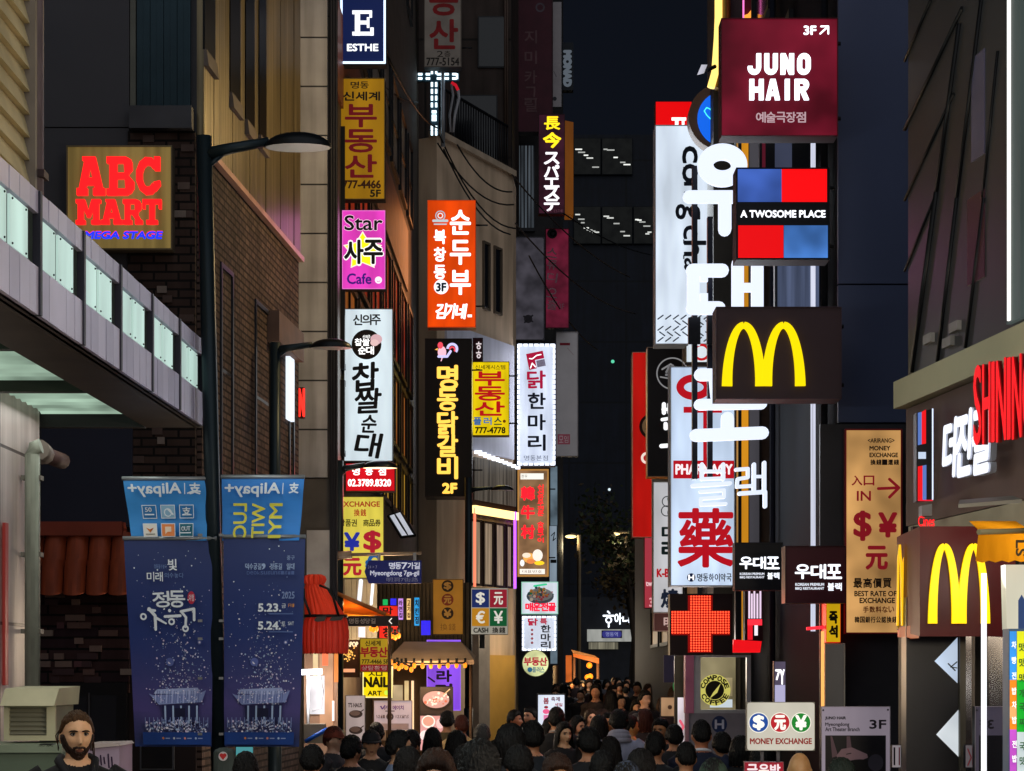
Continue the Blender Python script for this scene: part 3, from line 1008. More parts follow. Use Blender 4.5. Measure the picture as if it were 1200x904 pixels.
for y0, y1 in ((545, 640), (650, 700), (710, 780)):
    w = panel_thing(bF, 'window', fr, 644, y0, 654, y1, 0, .05, D('#33363c'))
    panel_thing(w, 'pane', fr, 645, y0 + 2, 653, y1 - 2, .05, .06, E('#6d7f8c', .6, 'cloud'))

bG = thing('office_tower', 'dark glass office tower far down the street with one lit floor', 'building', P(720, 900, 115))
fr = Frame(720, 900, 115)
Zt = fr.pt(720, 158).z
curt = BR('#0f1420', '#0d121d', '#080b12', 3.2, 3.4, .06, .6, 0.0, .2)
MB().prism([(P(600, 0, 115).x, 115), (P(800, 0, 115).x, 115), (P(800, 0, 115).x, 140), (P(600, 0, 115).x, 140)], 0, Zt, curt).build('wall', bG)
random.seed(5)
for (x0, x1, y0, y1) in ((672, 704, 163, 206), (705, 741, 163, 206), (672, 704, 243, 287), (705, 741, 243, 287), (742, 768, 243, 287)):
    w = panel_thing(bG, 'window', fr, x0, y0, x1, y1, 0, .2, D('#0b0e14', .6, 0, .1, 1, (1, 1, 1), 0, .05))
    panel_thing(w, 'pane', fr, x0 + .6, y0 + .6, x1 - .6, y1 - .6, .2, .22, E('#121312', .5, 'cloud'))
    ink = Ink(fr, .24)
    for k in range(7):
        xx = x0 + 2 + (x1 - x0 - 10) * k / 6 * .9
        yy = y0 + 12 + 20 * k / 6 + random.uniform(-3, 3)
        if random.random() < .75: ink.rect(xx, yy, xx + random.uniform(4, 9), yy + 1.5, E('#e0e2dc', random.choice([.5, .9, 1.3])))
    ink.build('ceiling_light', w)
for k in range(4):
    q = fr.pt(random.choice([718, 714, 650 + 60]), 420 + 55 * k)
ink = Ink(fr, .05)
ink.disc(718, 424, 2, E('#58c8a0', 1.2)); ink.disc(714, 574, 1.6, E('#cfe0e8', 1.2))
ink.build('lit_spot', bG)

bH = thing('bank_branch', 'low far building with white lettering above a white band at the street end', 'building', P(735, 900, 106))
fr = Frame(735, 900, 106)
MB().slab(fr.pt(640, 835, -6), fr.pt(860, 835, -6), fr.pt(860, 700, -6), fr.pt(640, 700, -6), fr.n * 6, D('#1c1e24', .5)).build('wall', bH)
panel_thing(bH, 'white_band', fr, 688, 738, 770, 752, 0, .5, E('#a9aaa4', .75, 'tube'))
w = panel_thing(bH, 'shop_window', fr, 690, 753, 724, 761, 0, .2, E('#8a8572', .8, 'curtain'))
w = panel_thing(bH, 'shop_window', fr, 755, 753, 778, 761, 0, .2, E('#b59f6a', .8, 'curtain'))
ink = Ink(fr, .3)
whL = E('#eef4ff', 1.6)
ink.htext('아니드림', 720, 719, 756, 732, whL, .03)
ink.stroke([(707, 722), (719, 722)], 2.2, whL); ink.ring(713, 727, 4, 1.8, whL); ink.stroke([(713, 730), (713, 735)], 2, whL); ink.stroke([(712, 717), (714, 719)], 2, whL)
ink.build('lettering', bH)
e = Sign('direction_sign', 'rounded blue direction sign on the far white band', 'sign', (705, 739, 729, 748), 104, .1, E('#3a3a8a', .7), D('#222'  '244'), r=4)
e.ink.text('명동역', 710, 741, 724, 746, E('#9aa0d0', .8)); e.done()
random.seed(23)
# shop fronts far at ground level, low dark walls and steps
e = thing('station_entrance', 'low dark steps and railing at the far end of the street', 'steps', P(720, 835, 92))
mb = MB()
for k in range(6):
    a = P(680, 0, 92 + k * 1.0).x; b = P(775, 0, 92 + k).x
    mb.box(a, b, 92 + k, 93 + k - .01, 0, .3 + .22 * k, D('#3a2c30', .7))
mb.build('steps', e)
mb = MB()
for k in range(12):
    x = P(680, 0, 91.5).x + k * .33
    mb.tube([(x, 91.7, 0), (x, 91.7, 1.5)], .025, D('#555a60'), 5)
mb.tube([(P(680, 0, 91.5).x, 91.7, 1.5), (P(680, 0, 91.5).x + 3.7, 91.7, 1.5)], .035, D('#555a60'), 5)
mb.build('railing', e)

# ================================================================== right side
navyw = D('#39405a', .5, .05, .12, .5)
bR1 = thing('navy_building', 'navy blue slab wall building in the middle of the right side', 'building', (4.5, 20, 0))
MB().prism([(2.775, 17.5), (8, 17.5), (8, 24.5), (2.86, 24.5)], 0, 12.5, D('#101117', .9, .0, .2, 2, (1, 1, 1), 0, .03)).build('wall', bR1)
fR1 = Frame(1020, 904, 17.5)
panel_thing(bR1, 'navy_panel', fR1, 981, -160, 1063, 334, 0, .06, navyw)
panel_thing(bR1, 'navy_panel', fR1, 981, 336, 1063, 496, 0, .06, navyw)
panel_thing(bR1, 'lower_wall', fR1, 960, 498, 1080, 1050, 0, .05, D('#2b292e', .5))
lR1 = Line((2.86, 24.5), (2.775, 17.5))
mb = MB()
for px, m_, r_ in ((974, D('#1c1d22', .8, 0, .2, 2, (1, 1, 1), 0, .02), .03), (912, D('#20222c', .8, 0, .2, 2, (1, 1, 1), 0, .02), .03)):
    t, _ = lR1.hit(px, 400)
    q0 = lR1.pt(t, 0, .06); q1 = lR1.pt(t, 12.4, .06)
    mb.tube([q0, q1], r_, m_, 6)
mb.build('pipework', bR1)
t, _ = lR1.hit(966, 400)
mb = MB().tube([lR1.pt(t, lR1.hit(966, 740)[1], .10), lR1.pt(t, lR1.hit(966, 168)[1], .10)], .022, E('#cfd3e6', 1.0, 'tube'), 8)
tag(mb.build('light_tube'), 'long upright white light tube on the dark wall behind the red sign', 'light')
for px0, px1, z0, z1 in ((885, 905, 7, 8.6), (908, 930, 7, 8.6), (885, 905, 9.2, 10.8), (908, 930, 9.2, 10.8)):
    window(bR1, lR1, lR1.hit(px0, 0)[0], lR1.hit(px1, 0)[0], z0, z1, GLASS('#1b2230'), FRAMED)

bR2 = thing('lit_edge_building', 'tall dark building with a gold lit edge behind the burgundy sign', 'building', (5, 25, 0))
MB().prism([(2.42, 24.6), (8, 24.6), (8, 25.8), (2.46, 25.8)], 0, 16, D('#3d3a36', .6)).build('wall', bR2)
bR3 = thing('low_building', 'lower dark building behind the upright white light box', 'building', (5, 35, 0))
MB().prism([(2.5, 25.9), (8, 25.9), (8, 45), (2.7, 45)], 0, 7.6, D('#2b2629', .7)).build('wall', bR3)
lR3 = Line((2.7, 45), (2.5, 25.9))
for k, (px0, px1) in enumerate(((765, 774), (776, 786), (790, 802), (806, 822))):
    window(bR3, lR3, lR3.hit(px0, 0)[0], lR3.hit(px1, 0)[0], 2.4, 3.4, E('#7a5a3a', .7, 'curtain'), FRAMED)
e = thing('neon_edge_light', 'golden neon tube running up the building edge with a curved foot', 'light', P(842, 130, 24.4))
pts = [P(842, -40, 24.4), P(842, 20, 24.4), P(841, 45, 24.4), P(838, 85, 24.4), P(833, 103, 24.4)]
MB().tube(pts, .045, E('#ffd872', 1.6), 8).build('neon_tube', e)
area('neon_glow', (0.9, 23.8, 8.5), 190, (1, .70, .30), .8, .7, (R(90), 0, R(90)), e)
MB().tube([p + Vector((.08, .06, 0)) for p in pts], .07, D('#8a6a2a', .4, .5), 8).build('backing', e)
mb = MB().tube([P(872, -30, 24.3), P(872, 22, 24.3)], .018, E('#ff78c8', 1.4), 6)
tag(mb.build('neon_tube'), 'thin pink neon tube at the top above the burgundy sign', 'light')
e = thing('orange_light', 'small flame orange light panel just above the burgundy sign', 'light', P(876, 24, 24.3))
MB().slab(P(872, 23, 24.3), P(883, 23, 24.3), P(883, 0, 24.3), P(872, 0, 24.3), (0, -.05, 0), D('#7a1a30')).build('panel', e)
MB().tube([P(873, 21, 24.2), P(878, 19, 24.2), P(882, 14, 24.2)], .03, E('#ff9a38', 1.4), 6).build('neon_tube', e)
e = thing('flood_light', 'small white floodlight on an arm high on the right', 'light', P(823, 85, 24.2))
MB().tube([P(838, 78, 24.3), P(828, 83, 24.2)], .025, FRAMED, 6).build('arm', e)
MB().hexa([P(817, 88, 24.1), P(824, 86, 24.0), P(825, 86, 24.25), P(818, 88, 24.3), P(822, 76, 24.1), P(829, 76, 24.0), P(829, 76, 24.25), P(823, 76, 24.3)], E('#c9c8d6', .8, 'tube')).build('lamp_head', e)

# striped lit panels behind the white channel letters
e = thing('striped_panel', 'tall striped panel of gold, grey and maroon bands behind white letters', 'panel', P(884, 745, 23.6))
fr = Frame(884, 760, 23.6)
MB().slab(fr.pt(862, 760, -.15), fr.pt(906, 760, -.15), fr.pt(906, 160, -.15), fr.pt(862, 160, -.15), fr.n * .15, D('#1a1a24', .5)).build('cabinet', e)
ink = Ink(fr, .003)
ink.rect(863, 162, 865, 640, E('#b8884a', .8, 'tube')); ink.rect(869, 162, 877, 757, E('#d08a1c', .9, 'tube')); ink.rect(878, 162, 892, 640, E('#4c4a50', .7, 'tube')); ink.rect(893, 162, 904, 640, E('#6e1830', .8, 'tube'))
ink.build('band', e)
e = thing('lit_wall_panel', 'blue grey lit shop window between the two square signs', 'window', P(935, 362, 18.6))
fr = Frame(935, 362, 18.6)
MB().slab(fr.pt(908, 362, -.1), fr.pt(965, 362, -.1), fr.pt(965, 300, -.1), fr.pt(908, 300, -.1), fr.n * .1, D('#30343f', .5)).build('frame', e)
Ink(fr, .003).rect(911, 302, 961, 361, E('#56617e', .75, 'curtain')).build('pane', e)
e = thing('shop_window', 'dark shop window with dim stripes just below the burgundy sign', 'window', P(930, 200, 18.8))
fr = Frame(930, 200, 18.8)
MB().slab(fr.pt(890, 200, -.1), fr.pt(975, 200, -.1), fr.pt(975, 156, -.1), fr.pt(890, 156, -.1), fr.n * .1, D('#15151d', .5)).build('frame', e)
ink = Ink(fr, .003); ink.rect(908, 158, 928, 199, E('#4a5068', .6, 'tube')); ink.rect(893, 158, 897, 199, E('#5a1828', .7)); ink.build('pane', e)

# glass fronted building at the right
RA, RB_ = (2.713, 14.0), (3.301, 8.9)
bR0 = thing('glass_building', 'glass fronted building at the near right with a cream ledge over brown fascia', 'building', (4.5, 11, 0))
MB().prism([RA, (8, 14.0), (8, 8.9), RB_], 0, 8.4, D('#34332f', .4, .1, .25)).build('wall', bR0)
lR0 = Line(RA, RB_)
def q0(px, py, d=0.0):
    t, z = lR0.hit(px, py)
    return lR0.pt(t, z, d)
gl = D('#3b3b3d', .3, .0, .25, .7, (1, .4, 1), 0, .2)
MB().slab(lR0.pt(0.08, 3.95, 0), lR0.pt(lR0.L, 3.95, 0), lR0.pt(lR0.L, 8.4, 0), lR0.pt(.08, 8.4, 0), lR0.n * .03, gl).build('glass_wall', bR0)
mb = MB()
for a, b, w in (((1097, 0), (1066, 72), .012), ((1134, 10), (1066, 152), .016), ((1131, 28), (1104, 225), .018), ((1124, 110), (1066, 235), .012), ((1104, 225), (1075, 436), .022), ((1157, 0), (1128, 232), .016), ((1128, 232), (1105, 424), .016), ((1176, 60), (1158, 232), .010), ((1160, 232), (1138, 408), .014), ((1104, 225), (1066, 318), .010)):
    mb.tube([q0(*a, .035), q0(*b, .035)], w, D('#101114', .4), 6)
mb.build('mullion', bR0)
for x, y in ((1095, 398), (1118, 402), (1126, 384)):
    p0 = q0(x, y, .03)
    t, z = lR0.hit(x, y)
    MB().slab(lR0.pt(t - .06, z - .03, .03), lR0.pt(t + .1, z - .03, .03), lR0.pt(t + .1, z + .03, .03), lR0.pt(t - .06, z + .03, .03), lR0.n * .03, D('#8f8c88', .4)).build('glass_fixing', bR0)
mb = MB()
for px0, px1, py0, py1, c in ((1140, 1160, 235, 325, '#4a2f3a'), (1145, 1160, 70, 180, '#6a6680')):
    t0, z1 = lR0.hit(px0, py0); t1, z0 = lR0.hit(px1, py1)
    mb.slab(lR0.pt(t0, z0, .025), lR0.pt(t1, z0, .025), lR0.pt(t1, z1, .025), lR0.pt(t0, z1, .025), lR0.n * .012, D(c, .2, .2))
mb.build('blind', bR0)
cream = D('#b8b292', .6, 0, .15, 1.0)
t0, z0 = lR0.hit(1054, 481)
zl0, zl1 = lR0.hit(1054, 483)[1], lR0.hit(1054, 452)[1]
MB().slab(lR0.pt(-.06, zl0, -.1), lR0.pt(lR0.L, zl0, -.1), lR0.pt(lR0.L, zl1, -.1), lR0.pt(-.06, zl1, -.1), lR0.n * .19, cream).build('ledge', bR0)
MB().slab(lR0.pt(0, 2.98, 0), lR0.pt(lR0.L, 2.98, 0), lR0.pt(lR0.L, zl0 - .01, 0), lR0.pt(0, zl0 - .01, 0), lR0.n * .02, D('#5a4843', .5, 0, .2)).build('brown_fascia', bR0)
MB().slab(lR0.pt(.1, 2.70, 0), lR0.pt(lR0.L, 2.70, 0), lR0.pt(lR0.L, 2.97, 0), lR0.pt(.1, 2.97, 0), lR0.n * .035, D('#a89e86', .6)).build('beige_band', bR0)
MB().slab(lR0.pt(0, 0, 0), lR0.pt(lR0.L, 0, 0), lR0.pt(lR0.L, 2.69, 0), lR0.pt(0, 2.69, 0), lR0.n * .04, GLASS('#1c1b20', .12)).build('shop_glass', bR0)
mb = MB()
for t in (.02, .75, 1.5, 2.3, 3.1): mb.slab(lR0.pt(t, 0, .04), lR0.pt(t + .06, 0, .04), lR0.pt(t + .06, 2.69, .04), lR0.pt(t, 2.69, .04), lR0.n * .04, D('#2b2622', .5))
mb.build('shop_mullion', bR0)
t, z = lR0.hit(1183, 376); 
lo = Line(lR0.pt(0, 0, .06), lR0.pt(lR0.L, 0, .06))
t, z = lo.hit(1183.5, 376)
mb = MB().tube([lR0.pt(t, z, .06), lR0.pt(t, 8.3, .06)], .017, E('#fdf9f4', 1.3), 8)
tag(mb.build('light_tube'), 'thick upright white light tube on the glass front above the cream ledge', 'light')
t, z = lR0.hit(1193, 380)
MB().slab(lR0.pt(t - .03, z, .03), lR0.pt(t + .2, z, .03), lR0.pt(t + .2, 8.3, .03), lR0.pt(t - .03, 8.3, .03), lR0.n * .03, E('#4e5a58', .6, 'tube')).build('lit_window', bR0)
lamp('warm_light', (2.25, 7.4, 2.7), 290, (1, .84, .62), .3, bR0)  # added warm lamp out of view, brightens the bearded man's face
# diamond shaped lit cuts in the dark panel
e = thing('display_cabinet', 'dark upright panel with white lit diamonds beside the golden arches box', 'panel', P(1090, 1180, 11.6))
fr = Frame(1090, 1180, 11.6)
MB().slab(fr.pt(1062, 1180, -.15), fr.pt(1123, 1180, -.15), fr.pt(1123, 700, -.15), fr.pt(1062, 700, -.15), fr.n * .15, D('#1d1c1f', .35)).build('panel', e)
ink = Ink(fr, .003); ink.poly([(1095, 775), (1122, 747), (1122, 801)], E('#b7c8e6', .95, 'cloud')); ink.poly([(1097, 861), (1123, 832), (1123, 887)], E('#d6e2f2', 1.0, 'cloud')); ink.build('lit_diamond', e)
ink = Ink(fr, .006); ink.stroke([(1111, 778), (1119, 786)], 1.6, D('#202430')); ink.stroke([(1114, 782), (1121, 776)], 1.4, D('#202430')); ink.stroke([(1115, 782), (1121, 783)], 1.2, D('#202430')); ink.build('lettering', e)
MB().slab(fr.pt(1123.2, 1180, -.12), fr.pt(1130, 1180, -.12), fr.pt(1130, 745, -.12), fr.pt(1123.2, 745, -.12), fr.n * .16, D('#4a453c', .5)).build('post', e)
mb = MB().tube([P(1153, 1230, 10.2), P(1153, 672, 10.2)], .014, E('#eef0f6', 1.2), 8)
tag(mb.build('light_pole'), 'slim white lit pole standing in front of the golden arches box', 'pole')

# distant streetside trees
def tree(name, label, base, h, cr, seed, cols):
    rnd = random.Random(seed)
    e = thing(name, label, 'tree', base, 'trees at the far end of the street')
    bx, by, bz = base
    tm = D('#2b231c', .9)
    mb = MB()
    top = (bx + rnd.uniform(-.3, .3), by, h * .72)
    mb.tube([(bx, by, 0), (bx + .08, by, h * .3), top], .16, tm, 7, .09)
    tips = []
    for k in range(9):
        a = rnd.uniform(0, 6.28)
        q = (top[0] + math.cos(a) * cr * rnd.uniform(.4, .8), by + math.sin(a) * cr * .7, h * rnd.uniform(.74, 1.0))
        mb.tube([(bx + .1, by, h * rnd.uniform(.45, .6)), tuple((top[i] + q[i]) / 2 for i in range(3)), q], .06, tm, 5, .02)
        tips.append(q)
    mb.build('trunk', e)
    mb = MB()
    for q in tips + [top]:
        n = 170
        for k in range(n):
            g = Vector((rnd.gauss(0, 1), rnd.gauss(0, 1), rnd.gauss(0, .75))) * cr * .26
            c = Vector(q) + g
            s = rnd.uniform(.06, .17)
            u = Vector((rnd.gauss(0, 1), rnd.gauss(0, 1), rnd.gauss(0, 1))).normalized() * s
            v = u.cross(Vector((rnd.gauss(0, 1), rnd.gauss(0, 1), rnd.gauss(0, 1)))).normalized() * s * .6
            mb.add([c - u, c + v, c + u, c - v], [(0, 1, 2, 3)], cols[rnd.randrange(len(cols))])
    mb.build('crown', e)
LV = [D('#1c2412', .7), D('#262c16', .7), D('#33281a', .7)]
tree('street_tree', 'green tree above the far street lamp at the road end', (P(742, 0, 88).x, 88, 0), 9.6, 1.9, 1, LV)
tree('street_tree', 'brown tinged tree beneath the far white lettering', (P(739, 0, 97).x, 97, 0), 7.7, 2.0, 2, [D('#3a2814', .7), D('#463618', .7), D('#2a2212', .7)])
tree('street_tree', 'smaller dark tree half hidden by the tall red sign', (P(762, 0, 84).x, 84, 0), 8.0, 1.5, 3, LV)
# ================================================================== street lamps
poleM = D('#1f2a30', .4, .4, .15)
headM = D('#16191c', .35, .4, .1)
def street_lamp(label, px, pytop, Y, tip_px, tip_py, r=.06, lens=None, lean=0.0, arm_py=None):
    e = thing('street_lamp', label, 'street lamp', P(px, HY + 2.0 / Y * F, Y), 'black street lamps along the left kerb')
    top = P(px, pytop, Y)
    mb = MB()
    foot = top.x + lean; up12 = top.x + lean * (1 - 1.2 / top.z)
    mb.tube([(foot, Y, 0), (up12, Y, 1.2)], r * 1.25, poleM, 12)
    mb.tube([(up12, Y, 1.2), (top.x, Y, top.z)], r, poleM, 12)
    mb.build('pole', e)
    a = P(px, arm_py if arm_py else pytop + 22, Y); t = P(tip_px, tip_py, Y)
    sgn = 1 if tip_px > px else -1
    L = abs(t.x - a.x)
    mb = MB()
    h0 = t.x - sgn * .40
    mb.tube([a, ((a.x * .6 + h0 * .4), Y, a.z + (t.z - a.z) * .55), (h0, Y, t.z + .012)], [.05, .04, .032], poleM, 8)
    mb.tube([(a.x, Y, a.z - .10), ((a.x * .72 + h0 * .28), Y, a.z + (t.z - a.z) * .3 - .02)], .02, poleM, 6)
    mb.build('arm', e)
    mb = MB()
    n, m = 16, 6
    vs_, fs = [], []
    for i in range(m + 1):
        g = math.pi / 2 * i / m
        for j in range(n):
            ph = 2 * math.pi * j / n
            rr = math.cos(g)
            vs_.append((t.x - sgn * .20 + sgn * .235 * rr * math.cos(ph), Y + .13 * rr * math.sin(ph), t.z - .03 + .105 * math.sin(g)))
    for i in range(m):
        for j in range(n): fs.append((i * n + j, i * n + (j + 1) % n, (i + 1) * n + (j + 1) % n, (i + 1) * n + j))
    mb.add(vs_, fs, headM, True)
    hd = mb.build('lamp_head', e)
    mb = MB()
    mb.add([(t.x - sgn * .20 + sgn * .23 * math.cos(6.2832 * j / n), Y + .127 * math.sin(6.2832 * j / n), t.z - .032) for j in range(n)], [tuple(range(n))], D('#b9bcc0', .3) if lens is None else lens)
    mb.build('lens', hd)
    return e
lamp1 = street_lamp('tall black street lamp carrying the four banners at the left', 239, 160, 14.24, 383, 168, .054, lean=.135, arm_py=182)
lamp2 = street_lamp('middle black street lamp standing before the brick wall', 322, 402, 22.6, 409, 405, .062, arm_py=411)
lamp3 = street_lamp('black street lamp with a lit head in front of the red phone number sign', 397, 540, 27.3, 463, 546, .062, E('#ffe2b0', 2.0), arm_py=551)
lamp4 = street_lamp('farthest black street lamp with its arm by the curtained shop front', 549, 560, 42.5, 600, 573, .075, arm_py=574)
mb = MB()
for yy in (628, 728, 749, 795, 860):
    q = P(255, yy, 14.2)
    mb.box(q.x - .065 - .06, q.x - .125 + .03, 14.12, 14.14, q.z - .009, q.z + .009, D('#8a8a8a', .4, .6)); mb.box(q.x + .02, q.x + .05, 14.12, 14.14, q.z - .009, q.z + .009, D('#8a8a8a', .4, .6))
mb.build('clamp', lamp1)

def far_lamp(label, px, py, Y, dx):
    e = thing('far_street_lamp', label, 'street lamp', (P(px, 0, Y).x, Y, 0), 'lit lamps at the road end')
    t = P(px, py, Y)
    MB().tube([(t.x + dx, Y, 0), (t.x + dx, Y, t.z + .05), (t.x, Y, t.z + .08)], .07, D('#7a6a52', .5), 7).build('pole', e)
    MB().ball((t.x, Y, t.z), (.20, .14, .06), E('#ffe2a0', 1.8), 10, 6).build('lamp_head', e)
    lamp('far_lamp_light', (t.x, Y - .1, t.z - .3), 60, (1, .82, .5), .2, e)
far_lamp('far lit lamp on a tan post beside the red ox sign', 669, 629, 70, .28)
far_lamp('far lit lamp hanging before the tree at the road end', 721, 626, 84, 1.68)

# ================================================================== cloth banners on the first lamp
def banner(label, box, Y, color, draw, sway=0.0, group='banners on the first lamp', sidein='R'):
    x0, y0, x1, y1 = box
    fr = Frame((x0 + x1) / 2, y1, Y)
    class Bent(Frame):
        def pt(self, x, y, d=0.0):
            v = (y - y0) / (y1 - y0)
            u = (x - x0) / (x1 - x0)
            k = (1 - u) if sidein == 'R' else u
            xx = x + sway * v * k * (1 if sidein == 'R' else -1)
            wave = .05 * (u - .5) * v + .010 * math.sin(v * 8)
            return Frame.pt(self, xx, y, d + wave)
    b = Bent(fr.px, fr.pyb, Y)
    e = thing('banner', label, 'banner', fr.o, group)
    mb = MB()
    nx, ny = 14, 18
    vs_, fs = [], []
    for dd in (0, -.004):
        for j in range(ny + 1):
            for i in range(nx + 1):
                vs_.append(b.pt(x0 + (x1 - x0) * i / nx, y0 + (y1 - y0) * j / ny, dd))
    o = (nx + 1) * (ny + 1)
    for j in range(ny):
        for i in range(nx):
            a = j * (nx + 1) + i
            fs.append((a, a + nx + 1, a + nx + 2, a + 1)); fs.append((o + a, o + a + 1, o + a + nx + 2, o + a + nx + 1))
    mb.add(vs_, fs, D(color, .5, 0, .14, 1.6, (1, .5, 1)) if color != 'night' else NIGHT(P(0, y1 - 8, Y).z, P(0, y0, Y).z), True)
    mb.build('cloth', e)
    mb = MB().tube([fr.pt(x0 - 1, y0 + 1, 0), fr.pt(x1 + 5 if sidein == 'R' else x1, y0 + 1, 0)], .016, D('#9aa0a4', .4, .5), 6)
    mb.build('rod', e)
    ink = Ink(b, .048, True, .00005)
    emb = Ink(b, .004, True, .0012 if y1 < 700 else .00006)
    draw(ink, emb, x0, y0, x1, y1)
    ink.build('lettering', e); emb.build('picture', e)
    return e
Wp = D('#dfe9f2', .5, 0, .08); Lb = D('#7fc0ea', .5); Ylw = D('#e0d84e', .5)
def d_al(ink, emb, x0, y0, x1, y1):
    ink.text('支', 223, 567, 236, 580, Wp, .03, mirror=True); ink.stroke([(221, 579), (229, 576), (236, 577)], 1.6, Wp)
    ink.rect(217, 567, 218, 580, Wp)
    ink.text('Alipay+', 150, 567, 213, 583, Wp, .03, mirror=True)
    cs = [('#2f78b8', '#cfe6f8'), ('#8fb9d8', '#e8f2fa'), ('#2f78b8', '#e8f2fa'), ('#e8e6e0', '#d8843a'), ('#e88a50', '#f6d8c0'), ('#1f6a80', '#d8e8ee')]
    for k, (c, c2) in enumerate(cs):
        x = 162 + (k % 3) * 23.5; y = 592 + (k // 3) * 22
        emb.rect(x, y, x + 18, y + 16, Wp); emb.rect(x + .9, y + .9, x + 17.1, y + 15.1, D(c, .5))
        if k == 0: emb.text('50', x + 4, y + 3, x + 12, y + 8, Wp, .02); emb.rect(x + 3, y + 10.5, x + 15, y + 12, Wp)
        elif k == 1: emb.stroke([(x + 4, y + 12), (x + 9, y + 5), (x + 15, y + 11)], 2, Wp); emb.ring(x + 9, y + 9, 5, 1.2, Wp, 16)
        elif k == 2: emb.text('支', x + 4, y + 3, x + 14, y + 12, Wp, .03); emb.stroke([(x + 4, y + 12), (x + 15, y + 12)], 1.2, Wp)
        elif k == 3: emb.poly([(x + 4, y + 5), (x + 9, y + 7), (x + 9, y + 11)], D(c2)); emb.poly([(x + 14, y + 5), (x + 9, y + 7), (x + 9, y + 11)], D('#b05a28')); emb.rect(x + 3, y + 12, x + 15, y + 13.2, D('#8a8a80'))
        elif k == 4: emb.poly([(x + 5, y + 4), (x + 13, y + 4), (x + 13, y + 10), (x + 8, y + 10), (x + 5, y + 13)], D(c2))
        else: emb.htext('OUT', x + 3, y + 4, x + 15, y + 9, Wp, .03); emb.rect(x + 2, y + 11, x + 16, y + 12.2, Wp)
banner('light blue banner with six app icons showing through in reverse', (144, 560, 243, 634), 14.22, '#3f92dc', d_al, 10, sidein='R')
def d_al2(ink, emb, x0, y0, x1, y1):
    ink.text('支', 341, 567, 352, 579, Wp, .03, mirror=True)
    ink.rect(333, 567, 334, 580, Wp)
    ink.text('Alipay+', 265, 567, 330, 583, Wp, .03, mirror=True)
    ink.text('LUC', 275, 591, 291, 630, Ylw, .012, rot=R(-90), mirror='v')
    ink.text('WIT', 298, 591, 313, 631, Ylw, .012, rot=R(-90), mirror='v')
    ink.text('MYI', 319, 591, 334, 631, Ylw, .012, rot=R(-90), mirror='v')
banner('light blue banner with large yellow lettering showing through in reverse', (260, 558, 357, 634), 14.22, '#3a86d8', d_al2, 6, sidein='L')

def palace(emb, x0, x1, yb, rnd):
    """printed night view: sparks over a lit palace gate"""
    w = x1 - x0
    cx = (x0 + x1) / 2
    pal = [D(c, .6) for c in ('#9fb4d8', '#c8cdea', '#d8c9e8', '#7f8fc0', '#e8e4f4')]
    for k in range(300):
        x = cx + rnd.gauss(4, w * .20); y = yb - 62 - abs(rnd.gauss(0, 46))
        if not (x0 + 2 < x < x1 - 2): continue
        s = rnd.choice([.4, .5, .6, .8, 1.2])
        emb.disc(x, y, s, pal[rnd.randrange(5)], 5)
    for k in range(60):
        x = rnd.uniform(x0 + 2, x1 - 2); y = rnd.uniform(yb - 190, yb - 60)
        emb.disc(x, y, rnd.choice([.3, .4, .7]), pal[rnd.randrange(5)], 5)
    for bx, by, r_ in ((cx - 8, yb - 97, 5), (cx + 30, yb - 120, 2.5)):
        emb.disc(bx, by, r_, D('#5f6cae'), 14); emb.disc(bx, by, r_ * .5, pal[4], 10)
    rc = D('#7f8cc0', .6); rd = D('#4a558c', .6)
    emb.poly([(cx - .40 * w, yb - 60), (cx - .34 * w, yb - 58), (cx + .34 * w, yb - 61), (cx + .42 * w, yb - 64), (cx + .36 * w, yb - 50), (cx - .26 * w, yb - 47)], rc)
    emb.poly([(cx - .33 * w, yb - 60), (cx - .28 * w, yb - 65), (cx + .30 * w, yb - 67), (cx + .34 * w, yb - 61), (cx + .2 * w, yb - 59)], D('#9aa6d2', .6))
    for k in range(24):
        x = cx - .30 * w + k * .027 * w
        emb.stroke([(x, yb - 63), (x - 1.2, yb - 49)], .6, rd if k % 3 else pal[1])
    for k in range(70): emb.disc(cx + rnd.uniform(-.38, .38) * w, yb - rnd.uniform(47, 65), rnd.uniform(.4, 1.0), pal[rnd.randrange(5)], 5)
    emb.poly([(cx - .22 * w, yb - 46), (cx + .32 * w, yb - 48), (cx + .30 * w, yb - 26), (cx - .20 * w, yb - 26)], D('#20224a', .6))
    for k in range(5):
        x = cx - .18 * w + k * .115 * w
        emb.rect(x, yb - 46, x + 2.2, yb - 25, pal[0])
    emb.rect(cx - .04 * w, yb - 43, cx + .12 * w, yb - 33, D('#141634'))
    for k in range(260):
        x = rnd.uniform(x0 + 4, x1 - 4); y = yb - 30 + rnd.uniform(0, 15) + abs(x - cx) * .04
        emb.disc(x, y, rnd.uniform(.5, 1.5), pal[rnd.randrange(5)] if rnd.random() < .55 else D('#55608f'), 6)
    for k in range(16):
        x = x0 + 4 + (w - 8) * k / 15
        emb.stroke([(x, yb - 32), (x, yb - 21)], .8, pal[3])
    for k in range(9):
        a = math.pi * (k + .5) / 9
        emb.stroke([(cx + 4 + 15 * math.cos(a), yb - 17 - 12 * math.sin(a)), (cx + 4 + 9 * math.cos(a), yb - 17 - 8 * math.sin(a))], 1, pal[1])
    emb.rect(x0, yb - 15, x1, yb - .5, D('#1d3f86', .6))
    for k, c in enumerate(('#d8843a', '#c8ccd8', '#e0907a', '#9fb4d8')):
        emb.disc(cx - .2 * w + k * .16 * w, yb - 8, 1.4, D(c), 10)
        emb.rect(cx - .2 * w + k * .16 * w + 3, yb - 8.5, cx - .2 * w + k * .16 * w + 9, yb - 7.3, D('#8f9cc8'))
Wb = D('#e6eef6', .5, 0, .05)
